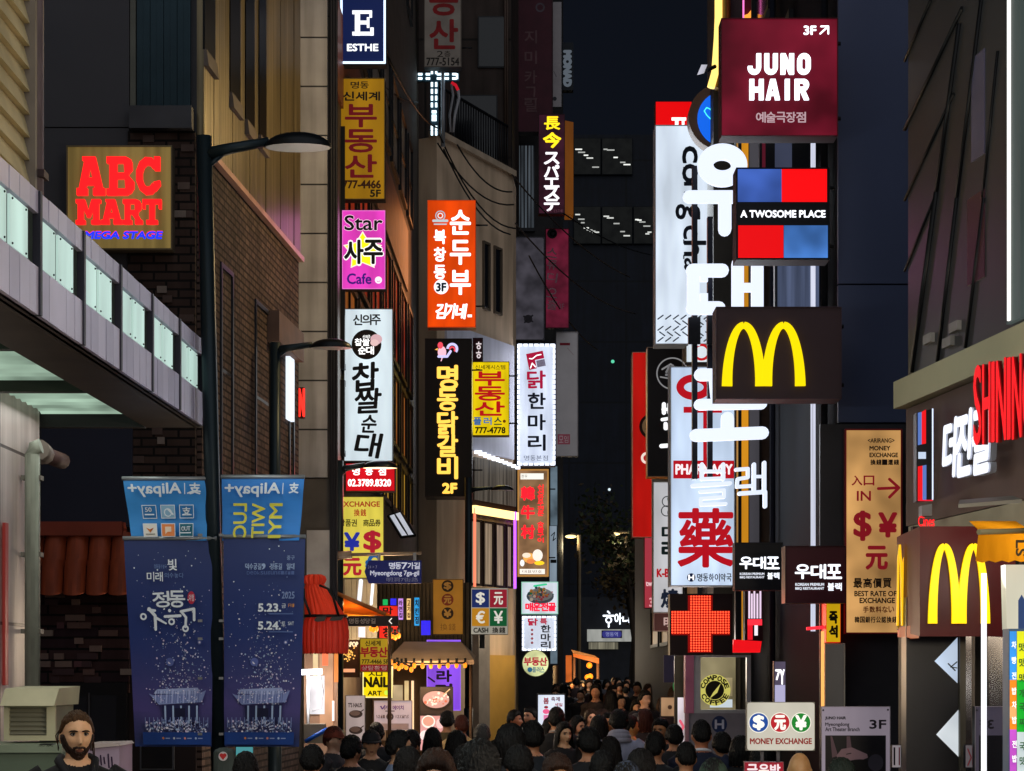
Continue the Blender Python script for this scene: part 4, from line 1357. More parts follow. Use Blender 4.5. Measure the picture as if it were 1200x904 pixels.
def d_night(ink, emb, x0, y0, x1, y1):
    rnd = random.Random(4)
    palace(emb, 158, 249, 873, rnd)
    ink.text('빛', 198, 656, 208, 669, Wb, .02)
    ink.htext('미래', 172, 671, 191, 682, Wb, .01); ink.htext('정동을수놓다', 181, 662, 196, 667, D('#6f88b8')); ink.htext('의수놓다', 193, 672, 216, 678, D('#6f88b8'))
    ink.text('정', 178, 694, 198, 712, Wb, .025, .05); ink.text('동', 198, 693, 217, 712, Wb, .025)
    ink.disc(225, 701, 4.6, D('#c2304a'), 16, 7.5); ink.text('야행', 222, 697, 228, 705, Wb)
    # brush strokes of the big title
    B = 4.2
    ink.ring(165.5, 723, 4.2, 2.2, Wb, 18)
    ink.stroke([(173, 714), (180, 722), (180, 738)], B, Wb, 0, 3.2); ink.stroke([(180, 724), (193, 731)], 3.4, Wb, 0, 2.2); ink.stroke([(172, 715), (180, 716)], 3, Wb)
    ink.disc(198, 716, 2, Wb, 10); ink.stroke([(192, 723), (211, 722)], 3.2, Wb); ink.ring(200, 729, 4.2, 2.2, Wb, 16)
    ink.stroke([(213, 718), (218, 724), (217, 735)], 3, Wb); ink.stroke([(212, 717), (228, 714), (228, 727)], 3.2, Wb); ink.ring(217, 737, 4.2, 2.2, Wb, 16)
    for k in range(26):
        ink.disc(rnd.uniform(150, 240), rnd.uniform(640, 720), rnd.choice([.35, .5, .9]), Wb, 6)
banner('dark blue banner with large brush title above a lit palace', (145, 630, 249, 875), 14.2, 'night', d_night, 13, sidein='R')
def d_date(ink, emb, x0, y0, x1, y1):
    rnd = random.Random(9)
    palace(emb, 264, 352, 873, rnd)
    ink.htext('덕수궁길, 정동길 일대', 289, 661, 347, 668, D('#9fb4d8'), .02); ink.htext('중구', 338, 652, 347, 657, D('#9fb4d8'))
    ink.htext('Deoksugung-gil', 291, 670, 347, 674, D('#55699f'))
    ink.text('2025', 333, 694, 348, 702, D('#8396c4'), .02)
    ink.text('5.23.', 305, 708, 332, 717, Wb, .05); ink.htext('금', 333, 708, 338, 713, Wb); ink.htext('FRI', 341, 708, 348, 712, D('#c88a4a'))
    ink.text('5.24.', 305, 729, 332, 738, Wb, .05); ink.htext('토', 333, 729, 338, 734, Wb); ink.htext('SAT', 341, 729, 348, 733, Wb)
    ink.rect(318, 719, 347, 720.5, D('#55699f')); ink.rect(318, 740, 347, 741.5, D('#55699f'))
    for k in range(18): ink.disc(rnd.uniform(268, 345), rnd.uniform(640, 760), rnd.choice([.35, .5, .8]), Wb, 6)
banner('dark blue banner listing two dates above a lit palace', (262, 628, 358, 875), 14.2, 'night', d_date, 7, sidein='L')
# heart sticker box on the lamp foot and a small picture poster
e = thing('control_box', 'grey rounded control box with a heart sticker on the lamp foot', 'box', P(263, 1100, 13.9))
fr = Frame(263, 1100, 13.9)
mb = MB()
mb.prism([(fr.pt(263, 0).x + .075 * math.cos(a * .5236), 13.9 + .06 * math.sin(a * .5236)) for a in range(12)], 0.25, fr.pt(263, 882).z, D('#4c5450', .5))
mb.ball((fr.pt(263, 0).x, 13.9, fr.pt(263, 882).z), (.075, .06, .035), D('#4c5450', .5), 12, 6)
mb.build('casing', e)
ink = Ink(fr, .066)
ink.disc(263, 886, 5.4, D('#d8d0d0'), 18)
ink.disc(261.2, 884.8, 2.3, D('#d03a3a'), 12); ink.disc(264.8, 884.8, 2.3, D('#d03a3a'), 12); ink.poly([(259.2, 885.8), (266.8, 885.8), (263, 890.4)], D('#d03a3a'))
ink.build('heart_sticker', e)
e = Sign('poster', 'small lit landscape poster low behind the lamp foot', 'poster', (276, 875, 297, 893), 16.5, .04, E('#4f9aa0', .8), BLACKM)
e.emb.poly([(277, 892), (277, 885), (285, 882), (291, 886), (296, 884), (296, 892)], E('#7a9a3a', .8)); e.emb.poly([(277, 892), (296, 888), (296, 892)], E('#d0a860', .8)); e.done()

# ================================================================== left signs
DK = D('#1b1c22', .5, .2); GY = D('#8a8d92', .5, .2)
WH = E('#ffffff', 1.5); WHs = E('#f4f8ff', 2.2)
INKB = D('#0a0c14', .6, 0, .05); RED = D('#a8101c', .5, 0, .05)
s = Sign('projecting_sign', 'wooden square sign with red slab letters on the brick pillar', 'sign', (78, 171, 202, 293), 19.75, .18, E('#8a7440', .62, 'brush'), D('#4a4238'), frame=D('#6b6048', .4, .5), fw=1.6)
LR = E('#ff1a1e', 1.5)
def slab(ch, x0, y0, x1, y1):
    w, h = x1 - x0, y1 - y0
    t = h * .19
    T = lambda p: s.ink.poly([(x0 + a * w, y0 + b * h) for a, b in p], LR, .05)
    if ch == 'A':
        T([(.30, 0), (.62, 0), (.92, .88), (.64, .88), (.46, .22), (.30, .88), (.06, .88)]) if False else None
        T([(.30, 0), (.55, 0), (.30, .9), (.06, .9)]); T([(.40, 0), (.66, 0), (.95, .9), (.66, .9)]); T([(.28, .55), (.7, .55), (.7, .74), (.25, .74)]); T([(0, .82), (.38, .82), (.38, 1), (0, 1)]); T([(.58, .82), (1, .82), (1, 1), (.58, 1)]); T([(.2, 0), (.62, 0), (.62, .1), (.2, .1)])
    if ch == 'B':
        T([(.1, 0), (.38, 0), (.38, 1), (.1, 1)]); T([(0, 0), (.7, 0), (.9, .08), (.9, .17), (0, .17)]); T([(.3, .42), (.8, .42), (.8, .58), (.3, .58)]); T([(0, .83), (.95, .83), (.92, .92), (.75, 1), (0, 1)])
        T([(.62, .05), (.8, .03), (.93, .14), (.94, .34), (.8, .46), (.66, .48)]); T([(.66, .5), (.85, .52), (1, .65), (1, .82), (.88, .95), (.7, .98)])
    if ch == 'C':
        for a in range(9):
            g0, g1 = R(40 + a * 31), R(40 + (a + 1) * 31 + 2)
            T([(.5 + .5 * math.cos(g0), .5 - .5 * math.sin(g0)), (.5 + .5 * math.cos(g1), .5 - .5 * math.sin(g1)), (.5 + .24 * math.cos(g1), .5 - .29 * math.sin(g1)), (.5 + .24 * math.cos(g0), .5 - .29 * math.sin(g0))])
        T([(.74, 0), (.98, 0), (.98, .36), (.76, .36)]); T([(.72, .66), (.98, .62), (1, .74), (.8, .9)])
    if ch == 'M':
        T([(.08, 0), (.30, 0), (.30, 1), (.08, 1)]); T([(.70, 0), (.92, 0), (.92, 1), (.70, 1)]); T([(.12, 0), (.36, 0), (.58, .72), (.46, .72)]); T([(.64, 0), (.88, 0), (.56, .72), (.44, .72)]); T([(0, .84), (.38, .84), (.38, 1), (0, 1)]); T([(.62, .84), (1, .84), (1, 1), (.62, 1)]); T([(0, 0), (.3, 0), (.3, .15), (0, .15)]); T([(.7, 0), (1, 0), (1, .15), (.7, .15)])
    if ch == 'R':
        T([(.1, 0), (.36, 0), (.36, 1), (.1, 1)]); T([(0, 0), (.68, 0), (.88, .08), (.88, .17), (0, .17)]); T([(.3, .44), (.78, .44), (.78, .60), (.3, .60)]); T([(.6, .04), (.8, .03), (.92, .15), (.92, .4), (.78, .5), (.62, .5)]); T([(.42, .56), (.7, .52), (.98, .9), (.7, .9)]); T([(0, .84), (.46, .84), (.46, 1), (0, 1)]); T([(.62, .84), (1, .84), (1, 1), (.62, 1)])
    if ch == 'T':
        T([(0, 0), (1, 0), (1, .18), (0, .18)]); T([(.36, 0), (.64, 0), (.64, 1), (.36, 1)]); T([(0, .1), (.14, .1), (.14, .38), (0, .38)]); T([(.86, .1), (1, .1), (1, .38), (.86, .38)]); T([(.2, .84), (.8, .84), (.8, 1), (.2, 1)])
for ch, x0, x1 in (('A', 91, 124), ('B', 126, 158), ('C', 160, 189)): slab(ch, x0, 185, x1, 230)
for ch, x0, x1 in (('M', 90, 119), ('A', 120, 144), ('R', 145, 168), ('T', 168, 190)): slab(ch, x0, 235, x1, 264)
s.ink.text('MEGA STAGE', 100, 271, 190, 277, E('#ff2a2a', 1.0), .06, slant=.2); s.ink.text('MEGA STAGE', 100, 272, 190, 280, E('#2038ff', 1.2), .08, slant=.2)
s.done()

s = Sign('projecting_sign', 'navy light box with a white lit border and a large serif letter', 'sign', (399, -30, 452, 75), 28.2, .25, E('#101c48', .9), DK, frame=E('#cfe2ff', 1.8), fw=2.4)
for b_ in ((413, 13, 421, 17), (413, 38, 437, 42), (413, 13, 436, 16.5), (416, 13, 422, 42), (420, 25, 432, 29), (430, 21, 433, 33), (433, 13, 436, 21), (434, 33, 438, 42)): s.ink.rect(*b_, E('#f2f6ff', 1.3), .02)
s.ink.text('ESTHE', 407, 52, 443, 60, E('#f2f6ff', 1.3), .05); s.done()

s = Sign('projecting_sign', 'yellow property agent sign with large maroon letters, high on the grey building', 'sign', (399, 92, 451, 234), 28.3, .22, E('#a87a12', .62, 'tube'), DK, frame=D('#6a5a30'), fw=.8)
s.ink.htext('명동', 411, 96, 432, 104, INKB, .02); s.ink.htext('신세계', 402, 108, 445, 118, INKB, .04)
s.ink.vtext('부동산', 405, 123, 441, 208, E('#641018', .7), .03, .12); s.ink.text('777-4466', 402, 212, 446, 221, D('#3a1a10'), .05); s.ink.text('5F', 434, 223, 446, 231, D('#1a1a10'), .05); s.done()

s = Sign('projecting_sign', 'magenta light box with black letters over a yellow star', 'sign', (401, 247, 451.5, 339), 28.25, .22, E('#e23fc0', 1.0, 'tube'), DK, frame=E('#f07ad8', .8), fw=.8)
st = [(426 + (25 if i % 2 == 0 else 14) * math.sin(math.pi * i / 5), 294.5 - (22 if i % 2 == 0 else 13) * math.cos(math.pi * i / 5)) for i in range(10)]
def starpoly(cx, cy, R1, R2, mat, ink):
    for i in range(5):
        a = 2 * math.pi * i / 5
        tip = (cx + R1 * math.sin(a), cy - R1 * math.cos(a))
        l = (cx + R2 * math.sin(a - math.pi / 5), cy - R2 * math.cos(a - math.pi / 5)); r_ = (cx + R2 * math.sin(a + math.pi / 5), cy - R2 * math.cos(a + math.pi / 5))
        ink.d -= ink.step if i else 0
        ink.poly([(cx, cy), l, tip, r_], mat)
starpoly(425, 295, 24, 13.5, E('#fff0e0', 1.0), s.ink); starpoly(425, 295, 21.5, 12.5, E('#ffee18', 1.1), s.ink)
s.ink.htext('사주', 404, 281, 448, 310, E('#fff', 1.0) if False else E('#ffffff', 1.0), .07, .06); s.ink.htext('사주', 404, 282, 448, 309, INKB, .035, .06)
s.ink.text('Star', 404, 253, 448, 270, E('#ffd8f4', .9), .06); s.ink.text('Star', 404, 253, 448, 270, INKB, .025)
s.ink.text('Cafe', 407, 321, 435, 333, E('#3a1a80', .8), .03); s.emb.disc(443.5, 328.5, 4.2, E('#ffeefc', 1.0), 16); s.emb.ring(443.5, 328.5, 2.2, .7, D('#a04a90'), 10, 10, 170); s.done(8, (1, .3, .8))

s = Sign('projecting_sign', 'tall white light box with black brush letters and a dark round emblem', 'sign', (403, 362, 460.5, 541), 28.4, .25, E('#cfdfe8', 1.05, 'tube'), DK, frame=D('#50555a'), fw=.8)
s.ink.htext('신의주', 414, 369, 446, 381, INKB, .03, .05)
s.emb.disc(429.5, 404, 17.5, D('#1c1214'), 32); s.emb.ring(429.5, 404, 16.5, .7, D('#6a5a50'), 30)
s.emb.htext('신의주', 425, 393, 434, 397, WH, .01); s.emb.htext('찹쌀', 416, 397, 433, 405, WH, .03, .05, .06); s.emb.htext('순대', 420, 406, 438, 415, WH, .03, .05, .06)
s.emb.disc(441, 398, 7, E('#d8b0b8', .9), 18, 6); s.emb.disc(439, 402, 5, E('#e8c4c4', .9), 14, 4)
for i, (c, x0, y0, x1, y1) in enumerate((('찹', 413, 426, 443, 458), ('쌀', 416, 456, 446, 484), ('순', 424, 487, 441, 507), ('대', 417, 508, 446, 536))):
    s.ink.text(c, x0, y0, x1, y1, INKB, .03, .10 - .06 * i, slant=.12)
s.done(14, (.85, .94, 1))
s = Sign('projecting_sign', 'bright red light box with a white phone number under the white brush sign', 'sign', (405, 543, 463, 576), 28.4, .25, E('#d40f1e', 1.0, 'tube'), DK, frame=D('#70141a'), fw=.7)
s.ink.htext('명동점', 413, 548, 452, 557, WH, .03, .45); s.ink.text('02.3789.8320', 408, 562, 458, 570, WH, .04); s.done(8, (1, .15, .15))
s = Sign('projecting_sign', 'yellow money exchange light box with blue yen and red dollar marks', 'sign', (394, 582, 450, 678), 28.6, .2, E('#d6c84e', .95, 'tube'), DK, frame=D('#6a6030'), fw=.8)
s.ink.text('EXCHANGE', 399, 588, 445, 594, E('#a82a1a', .8), .04); s.ink.htext('換銭', 415, 597, 429, 605, E('#a82a1a', .8), .02); s.ink.htext('상품권 商品券', 398, 609, 446, 617, D('#241c10'), .02, .1)
s.ink.text('¥', 404, 625, 421, 645, E('#2230a0', .8), .05); s.ink.text('$', 427, 623, 446, 647, E('#a81c30', .8), .05); s.ink.text('元', 403, 655, 423, 674, E('#a81c30', .8), .05); s.ink.text('€', 429, 650, 444, 672, E('#1c5aa0', .8), .05); s.done()
s = Sign('projecting_sign', 'narrow yellow and blue sign edge behind the street lamp pole', 'sign', (384, 584, 393, 622), 28.0, .2, E('#c8b83a', .8), DK)
s.ink.rect(385, 588, 392, 598, D('#2a5a9a')); s.done()

s = Sign('projecting_sign', 'unlit grey sign with red letters high above the white light cross', 'sign', (497, -60, 541, 79), 44.8, .3, D('#8f857c', .6, 0, .2), DK, frame=D('#5a5048'), fw=.8, wall=('R', 12))
s.ink.vtext('부동산', 504, -55, 536, 57, D('#8a1a1c'), .03, .15); s.ink.htext('2층', 512, 60, 528, 67, D('#2a2420')); s.ink.text('777-5154', 500, 68, 538, 77, D('#2a2420'), .03); s.done()
e = thing('light_cross', 'white cross of small dashed lights above the beige parapet', 'cross', P(508, 160, 45.6))
fr = Frame(508, 160, 45.6)
MB().tube([fr.pt(519, 172, 0), fr.pt(519, 78, 0)], .05, D('#9aa0a8', .4, .5), 8).build('post', e)
MB().slab(fr.pt(504, 158, -.12), fr.pt(514, 158, -.12), fr.pt(514, 80, -.12), fr.pt(504, 80, -.12), fr.n * .1, D('#1f3a48', .5)).build('upright', e)
MB().slab(fr.pt(488, 95, -.12), fr.pt(538, 95, -.12), fr.pt(538, 85, -.12), fr.pt(488, 85, -.12), fr.n * .105, D('#1f3a48', .5)).build('crossbar', e)
cy = E('#dff6ff', 2.2)
ink = Ink(fr, .004)
for y in (82, 97, 105, 113, 121, 148, 154):
    ink.rect(505, y, 507.4, y + 5, cy, .03); ink.rect(510, y, 512.4, y + 5, cy, .03)
for y in (130, 135, 139): ink.rect(506, y, 511.5, y + 3.2, cy, .03)
for x in (490, 499, 512, 521, 530):
    ink.rect(x, 86.4, x + 5, 88.6, cy, .03); ink.rect(x, 91.4, x + 5, 93.6, cy, .03)
ink.rect(534.5, 87, 536.8, 93, cy, .03)
ink.build('bulb_strip', e)
e = thing('loose_cable', 'grey cables looping up beside the light cross with a red end', 'cable', P(532, 160, 45.2))
MB().tube([P(528, 155, 45.2), P(527, 135, 45.2), P(531, 112, 45.2), P(529, 99, 45.2)], .025, D('#8a8a90'), 6).tube([P(531, 155, 45.2), P(533, 135, 45.2), P(538, 115, 45.2), P(537, 106, 45.2)], .03, D('#9a9aa0'), 6).build('cable', e)
MB().tube([P(537, 106, 45.2), P(534, 100, 45.2), P(529, 97, 45.2)], .035, E('#c01828', .9), 6).build('red_end', e)

s = Sign('projecting_sign', 'orange light box with white letters in two columns', 'sign', (501, 235, 557.5, 384), 43.8, .4, E('#e04404', 1.05, 'tube'), D('#6a2408'), frame=E('#c03a08', .9), fw=1, wall=('R', 14))
s.ink.vtext('순두부', 528, 247, 551, 345, WH, .03, .22)
s.ink.vtext('북창동', 509, 270, 522, 327, WH, .04, .24)
s.emb.disc(517, 336.5, 8.6, E('#f2f6ff', 1.2), 24); s.emb.text('3F', 511.5, 332, 522.5, 341.5, D('#103a4a'), .06)
s.emb.ring(516, 253, 6, 1.2, E('#a8c0cc', 1.0), 20); s.emb.ring(516, 253, 3.4, 1.2, E('#e8f0f2', 1.0), 16); s.emb.stroke([(508, 259), (524, 259)], 3, E('#c8d6dc', .9)); s.emb.stroke([(509, 263), (523, 263)], 1.5, E('#c8d6dc', .9))
s.ink.htext('김가네', 511, 357, 546, 374, WH, .035, .0, .08, slant=.15); s.ink.rect(548, 369, 553, 372, WH); s.done(36, (1, .35, .08))

s = Sign('projecting_sign', 'tall black sign with glowing amber letters and a rooster emblem', 'sign', (498, 397, 553, 582), 43.2, .9, D('#17120f', .45, 0, .1), D('#120d0d', .45), frame=D('#2a2220'), fw=1, wall=('R', 12))
amb = E('#ffc24e', 1.5)
for i, (c, y0, y1) in enumerate((('명', 429, 456), ('동', 456, 481), ('닭', 483, 509), ('갈', 510, 535), ('비', 536, 561))): s.ink.text(c, 513, y0, 536, y1, amb, .035, thick=.02)
s.ink.text('2F', 519, 567, 535, 578, amb, .08, thick=.02)
pk = E('#f0b8c8', 1.2); rd = E('#e04858', 1.2); bl = E('#c8c4f4', 1.2)
s.emb.disc(518, 413, 5, pk, 18, 7); s.emb.disc(516, 405, 3.2, rd, 14, 4); s.emb.poly([(513, 408), (509.5, 410), (513, 411)], E('#f0b050', 1.2)); s.emb.ring(530, 409, 7, 3, bl, 18, 180, 400); s.emb.ring(530, 410, 4, 2, rd, 14, 180, 400); s.emb.stroke([(514, 418), (524, 418), (528, 412)], 3, bl); s.emb.stroke([(518, 420), (517, 423)], 1.2, pk); s.done()
s = Sign('projecting_sign', 'dark maroon sign edge with white dots behind the black rooster sign', 'sign', (554, 396, 566, 424), 45.6, .2, D('#3a1018'), DK)
s.ink.vtext('ㅎㅎ', 558, 401, 564, 420, E('#e8d8dc', .9), .03); s.done()
s = Sign('projecting_sign', 'small bright yellow property sign beside the black rooster sign', 'sign', (553.5, 424, 597, 511), 45.0, .3, E('#eacb06', 1.0, 'tube'), D('#5a4a08'), frame=D('#7a6408'), fw=.8, wall=('R', 10))
s.ink.htext('신세계시스템', 557, 428, 592, 433, D('#4a3a10'), .01)
s.ink.vtext('부동산', 557, 436, 591, 487, E('#c01018', .85), .04, .1); s.ink.text('플', 555, 489.5, 564, 498, E('#2a6ab0', .8), .04); s.ink.text('러', 567, 489.5, 576, 498, E('#3a7ac0', .8), .03); s.ink.text('스', 579, 489.5, 588, 498, D('#1a8a70'), .03)
s.ink.disc(591, 494, 1.8, D('#e87a10')); s.ink.text('777-4778', 557, 501, 592, 508, D('#3a2c08'), .05); s.done(18, (1, .85, .2))

def dashed(s, box, n1, n2, mat, w=2.4):
    x0, y0, x1, y1 = box
    b = Ink(s.fr, .012); b.step = 0
    for i in range(n1):
        a = x0 + (x1 - x0) * (i + .12) / n1; c = x0 + (x1 - x0) * (i + .88) / n1
        b.rect(a, y0, c, y0 + w, mat, .02); b.rect(a, y1 - w, c, y1, mat, .02)
    for i in range(n2):
        a = y0 + (y1 - y0) * (i + .12) / n2; c = y0 + (y1 - y0) * (i + .88) / n2
        b.rect(x0, a, x0 + w, c, mat, .02); b.rect(x1 - w, a, x1, c, mat, .02)
    b.build('light_border', s.e)
s = Sign('projecting_sign', 'white light box edged with dashed white lights and a tilted red stamp', 'sign', (606, 403, 651, 546), 50.0, .4, E('#d2dcf2', 1.05, 'tube'), D('#38466a'), frame=D('#8a98b8'), fw=2.5, wall=('L', 6))
dashed(s, (606.4, 403.4, 650.6, 545.6), 7, 24, WHs)
def rot(pts, cx, cy, a): return [(cx + (x - cx) * math.cos(a) - (y - cy) * math.sin(a), cy + (x - cx) * math.sin(a) + (y - cy) * math.cos(a)) for x, y in pts]
sm = E('#b0143c', .85)
s.emb.poly(rot([(618, 413), (638, 413), (638, 422), (618, 422)], 628, 422, -.2), sm); s.emb.poly(rot([(618, 422), (627, 422), (627, 432), (618, 432)], 628, 422, -.2), sm); s.emb.poly(rot([(628, 423), (638, 423), (638, 431), (628, 431)], 628, 422, -.2), D('#c8c0dc'))
s.emb.stroke(rot([(621, 419), (624, 420), (630, 417), (635, 417)], 628, 422, -.2), 1.2, WH); s.emb.stroke(rot([(620, 430), (623, 425), (626, 430)], 628, 422, -.2), 1.2, WH)
s.ink.text('닭', 618, 435, 639, 455, E('#b0143c', .85), .03)
for c, y0 in (('한', 461), ('마', 486), ('리', 510)): s.ink.text(c, 619, y0, 639, y0 + 18, D('#101830'), .03)
s.ink.htext('명동본점', 614, 534, 642, 540, D('#7a88a8')); s.done(30, (.85, .9, 1))

s = Sign('projecting_sign', 'lit brown sign in a gold frame with red letters above a food picture', 'sign', (606.5, 550, 643, 676), 50.6, .35, E('#94704e', .8, 'cloud'), D('#6a4a2a'), frame=E('#c08a48', .8), fw=1.8, wall=('R', 8))
s.ink.rect(610, 555, 637, 562, E('#f6f4ea', 1.1)); s.ink.htext('한우', 611, 556.5, 618, 560.5, D('#3a3a3a'))
nr = E('#ff1e2c', 1.4)
for c, y0 in (('韓', 571), ('牛', 593), ('村', 616)): s.ink.text(c, 611, y0, 626, y0 + 15, nr, .05)
s.ink.vtext('신선한우전문 숯불구이', 630, 568, 637, 636, nr, .04, .12)
s.emb.disc(620, 654, 7, E('#f0b05a', 1.0), 16, 6); s.emb.disc(617, 651, 5, E('#fbe8d0', 1.0), 14, 3); s.emb.disc(630, 651, 6, E('#fff2e6', 1.0), 16, 7); s.emb.disc(622, 658, 5, E('#e8884a', 1.0), 14, 3); s.emb.disc(632, 660, 6, E('#ffd02a', 1.1), 14, 2.6); s.emb.disc(612, 660, 2.6, E('#fff', 1) if False else E('#ffffff', 1.0), 12, 4)
s.ink.rect(609, 667, 638.5, 673, E('#f2ece2', 1.1)); s.ink.htext('대표번호', 612, 668.5, 635, 671.5, D('#a06a5a')); s.done()
s = Sign('projecting_sign', 'pale blue unlit sign with black marks behind the gold framed sign', 'sign', (643.5, 616, 653, 684), 52, .3, E('#8f9fae', .7, 'tube'), DK)  # unlit face, its brightness put in as a faint glow
s.ink.stroke([(646, 628), (650, 624), (648, 634), (651, 631)], 1, INKB); s.ink.rect(645, 656, 652, 660, INKB); s.done()
s = Sign('projecting_sign', 'white light box with a picture of a full bowl and red letters', 'sign', (611, 682, 654, 720), 50.8, .3, E('#cfd8e4', 1.0, 'tube'), D('#4a5560'), frame=E('#9ad8c0', .8), fw=.9)
rnd = random.Random(2)
s.emb.disc(633, 699, 16, D('#5a6a80'), 24, 9); s.emb.disc(633, 697, 14.5, D('#9aa8b8'), 24, 7.5)
for k in range(60): s.emb.disc(633 + rnd.gauss(0, 6), 696 + rnd.gauss(0, 3), rnd.uniform(.8, 2.2), D(rnd.choice(['#c8465a', '#e8e4dc', '#3a5a70', '#2a8a60', '#d8a050', '#7a8aa0'])), 7)
s.emb.stroke([(626, 687), (640, 685)], 2.2, E('#36c890', 1.0)); s.ink.htext('매운전골', 616, 707, 651, 716, E('#f01a40', 1.1), .06, .05); s.done()
s = Sign('projecting_sign', 'lower white sign edged with dashed lights and three black letters', 'sign', (611.5, 722, 652, 763), 50.4, .3, E('#c4cee2', 1.0, 'tube'), D('#4a5560'), frame=D('#8a98b8'), fw=2)
dashed(s, (612, 722.4, 651.6, 762.6), 7, 8, WHs, 1.8)
s.ink.text('닭', 619, 725, 630, 733, sm, .05); s.ink.text('특', 633, 725, 641, 732, sm, .04)
for c, y0 in (('한', 733), ('마', 743), ('리', 752)): s.ink.text(c, 634, y0, 645, y0 + 8, D('#101830'), .04)
for k in range(4): s.ink.text('·', 622, 737 + k * 5, 625, 740 + k * 5, D('#c05a70'))
s.done()
e = thing('round_sign', 'round pale green lit sign with red letters', 'sign', P(627.5, 793, 49.8))
fr = Frame(627.5, 793, 49.8)
ink = Ink(fr, -.12); ink.disc(627.5, 777.5, 16, D('#3a4030'), 32, 16, .12); ink.build('cabinet', e)
ink = Ink(fr, .012); ink.disc(627.5, 777.5, 15.2, E('#cfd8a0', 1.0, 'cloud'), 32); ink.build('face', e)
ink = Ink(fr, .016); ink.htext('부동산', 614, 771, 641, 780, E('#b0283a', .8), .05, .06); ink.disc(621, 785, 3, D('#2a80c8'), 12); ink.htext('플러스', 624, 782, 638, 788, D('#2a80c8'), .02); ink.build('lettering', e)
e = Sign('advert_screen', 'white upright advert screen with pink pictures standing on the street', 'screen', (629, 813, 663, 870), 31.0, .15, E('#d8e2f6', 1.1, 'tube'), D('#0e1420'), frame=D('#0e1420'), fw=1.6)
e.emb.disc(640, 834, 4, E('#e05a8a', 1.0), 14, 3); e.emb.rect(637, 838, 645, 846, E('#d87aa8', .9)); e.ink.htext('봄', 637, 818, 643, 825, D('#b03a5a'), .04); e.ink.htext('축제', 646, 817, 656, 822, D('#7a3a5a'), .03); e.ink.htext('세일', 650, 824, 659, 828, D('#c03a5a'), .03); e.emb.disc(640, 829, 2.5, D('#b02a4a'), 12, 1.6); e.done()

# signs in the upper middle gap
s = Sign('projecting_sign', 'large dim maroon sign with hardly visible letters at the top', 'sign', (604, -60, 648, 155), 56.5, .4, D('#3d1420', .6, 0, .2), D('#1d0c12'), frame=D('#2c0f18'), fw=1)
for c, y0 in (('지', 36), ('미', 60), ('카', 83), ('그', 102), ('릴', 116)): s.ink.text(c, 615, y0, 629, y0 + 15, D('#553a3e'), .02)
s.emb.ring(633, 9, 5.5, 2, D('#4a4048'), 20); s.done()
s = Sign('projecting_sign', 'pale unlit hanging panel behind the dim maroon sign', 'sign', (645, 2, 658.5, 126), 57.5, .1, D('#8d8688', .6, 0, .12), DK)
s.ink.disc(650, 116, 2.4, D('#2a2a30')); s.ink.stroke([(649, 84), (652, 90)], 1, D('#6a6468')); s.done()
e = thing('wall_lettering', 'grey upright lettering on a dark plate at the top of the gap', 'lettering', P(665, 104, 58.5))
fr = Frame(665, 104, 58.5)
MB().slab(fr.pt(659, 106, -.3), fr.pt(672, 106, -.3), fr.pt(672, 50, -.3), fr.pt(659, 50, -.3), fr.n * .3, D('#171c24', .6)).build('plate', e)
Ink(fr, .004).text('MONAD', 661, 60, 669, 101, E('#59616a', .8), .03, rot=R(-90)).build('lettering', e)
s = Sign('projecting_sign', 'deep plum sign with white and yellow Japanese letters', 'sign', (631, 134, 662, 251), 54.0, .3, E('#30101e', .9, 'cloud'), D('#7a4a14', .5), frame=D('#2a0e18'), fw=.8)
mb = MB().slab(s.fr.pt(662.2, 251, -.7), s.fr.pt(672, 251, -.7), s.fr.pt(672, 143, -.7), s.fr.pt(662.2, 141, -.7), s.fr.n * .66, E('#6a3a0a', .9, 'tube')); mb.build('amber_side', s.e)
yl = E('#ffd81e', 1.4)
s.ink.text('長', 638, 137, 656, 152, yl, .03); s.ink.text('今', 637, 156, 657, 173, yl, .05)
for c, y0 in (('ス', 179), ('パ', 194), ('エ', 209), ('ス', 220), ('テ', 234)): s.ink.text(c, 638, y0, 655, y0 + 13.5 - (3 if c == 'エ' else 0), E('#f4f0f6', 1.4), .05)
s.ink.htext('SPA ESTHE', 640, 246, 660, 249, D('#b06a80')); s.done()
s = Sign('projecting_sign', 'dim crimson hanging sign with faint letters under the plum sign', 'sign', (639, 268, 667, 385), 55.5, .2, E('#66182f', .75, 'cloud'), D('#20262c'), frame=D('#4a1022'), fw=1)
for c, y0 in (('스', 291), ('튜', 305), ('디', 320), ('오', 338), ('홀', 352)): s.ink.text(c, 641, y0, 653, y0 + 11, D('#8f6a74'), .02, -.15)
s.ink.text('3F', 655, 356, 661, 363, D('#8f6a74')); s.emb.disc(647, 274, 6, D('#16161a'), 16, 6); s.emb.ring(648, 274, 3.6, 1.2, D('#6a6468'), 16); s.done()
s = Sign('projecting_sign', 'grey unlit sign with a dark mark beside the dim crimson sign', 'sign', (603, 278, 638, 399), 54.5, .25, E('#434048', .72, 'cloud'), D('#2a2b30'), frame=D('#4c4a52'), fw=1, r=3)  # unlit face with a faint glow in place of light falling on it
s.emb.disc(619, 374, 5, D('#2f2a30'), 12); s.emb.stroke([(614, 371), (624, 377)], 2, D('#2a262c')); s.emb.stroke([(615, 378), (624, 370)], 2, D('#2a262c')); s.done()
s = Sign('projecting_sign', 'plain pale grey unlit sign with a small red stamp near its foot', 'sign', (651.5, 389, 677.5, 535), 56.0, .25, D('#c2bcbe', .6, 0, .08), DK, frame=D('#8a8488'), fw=.6)
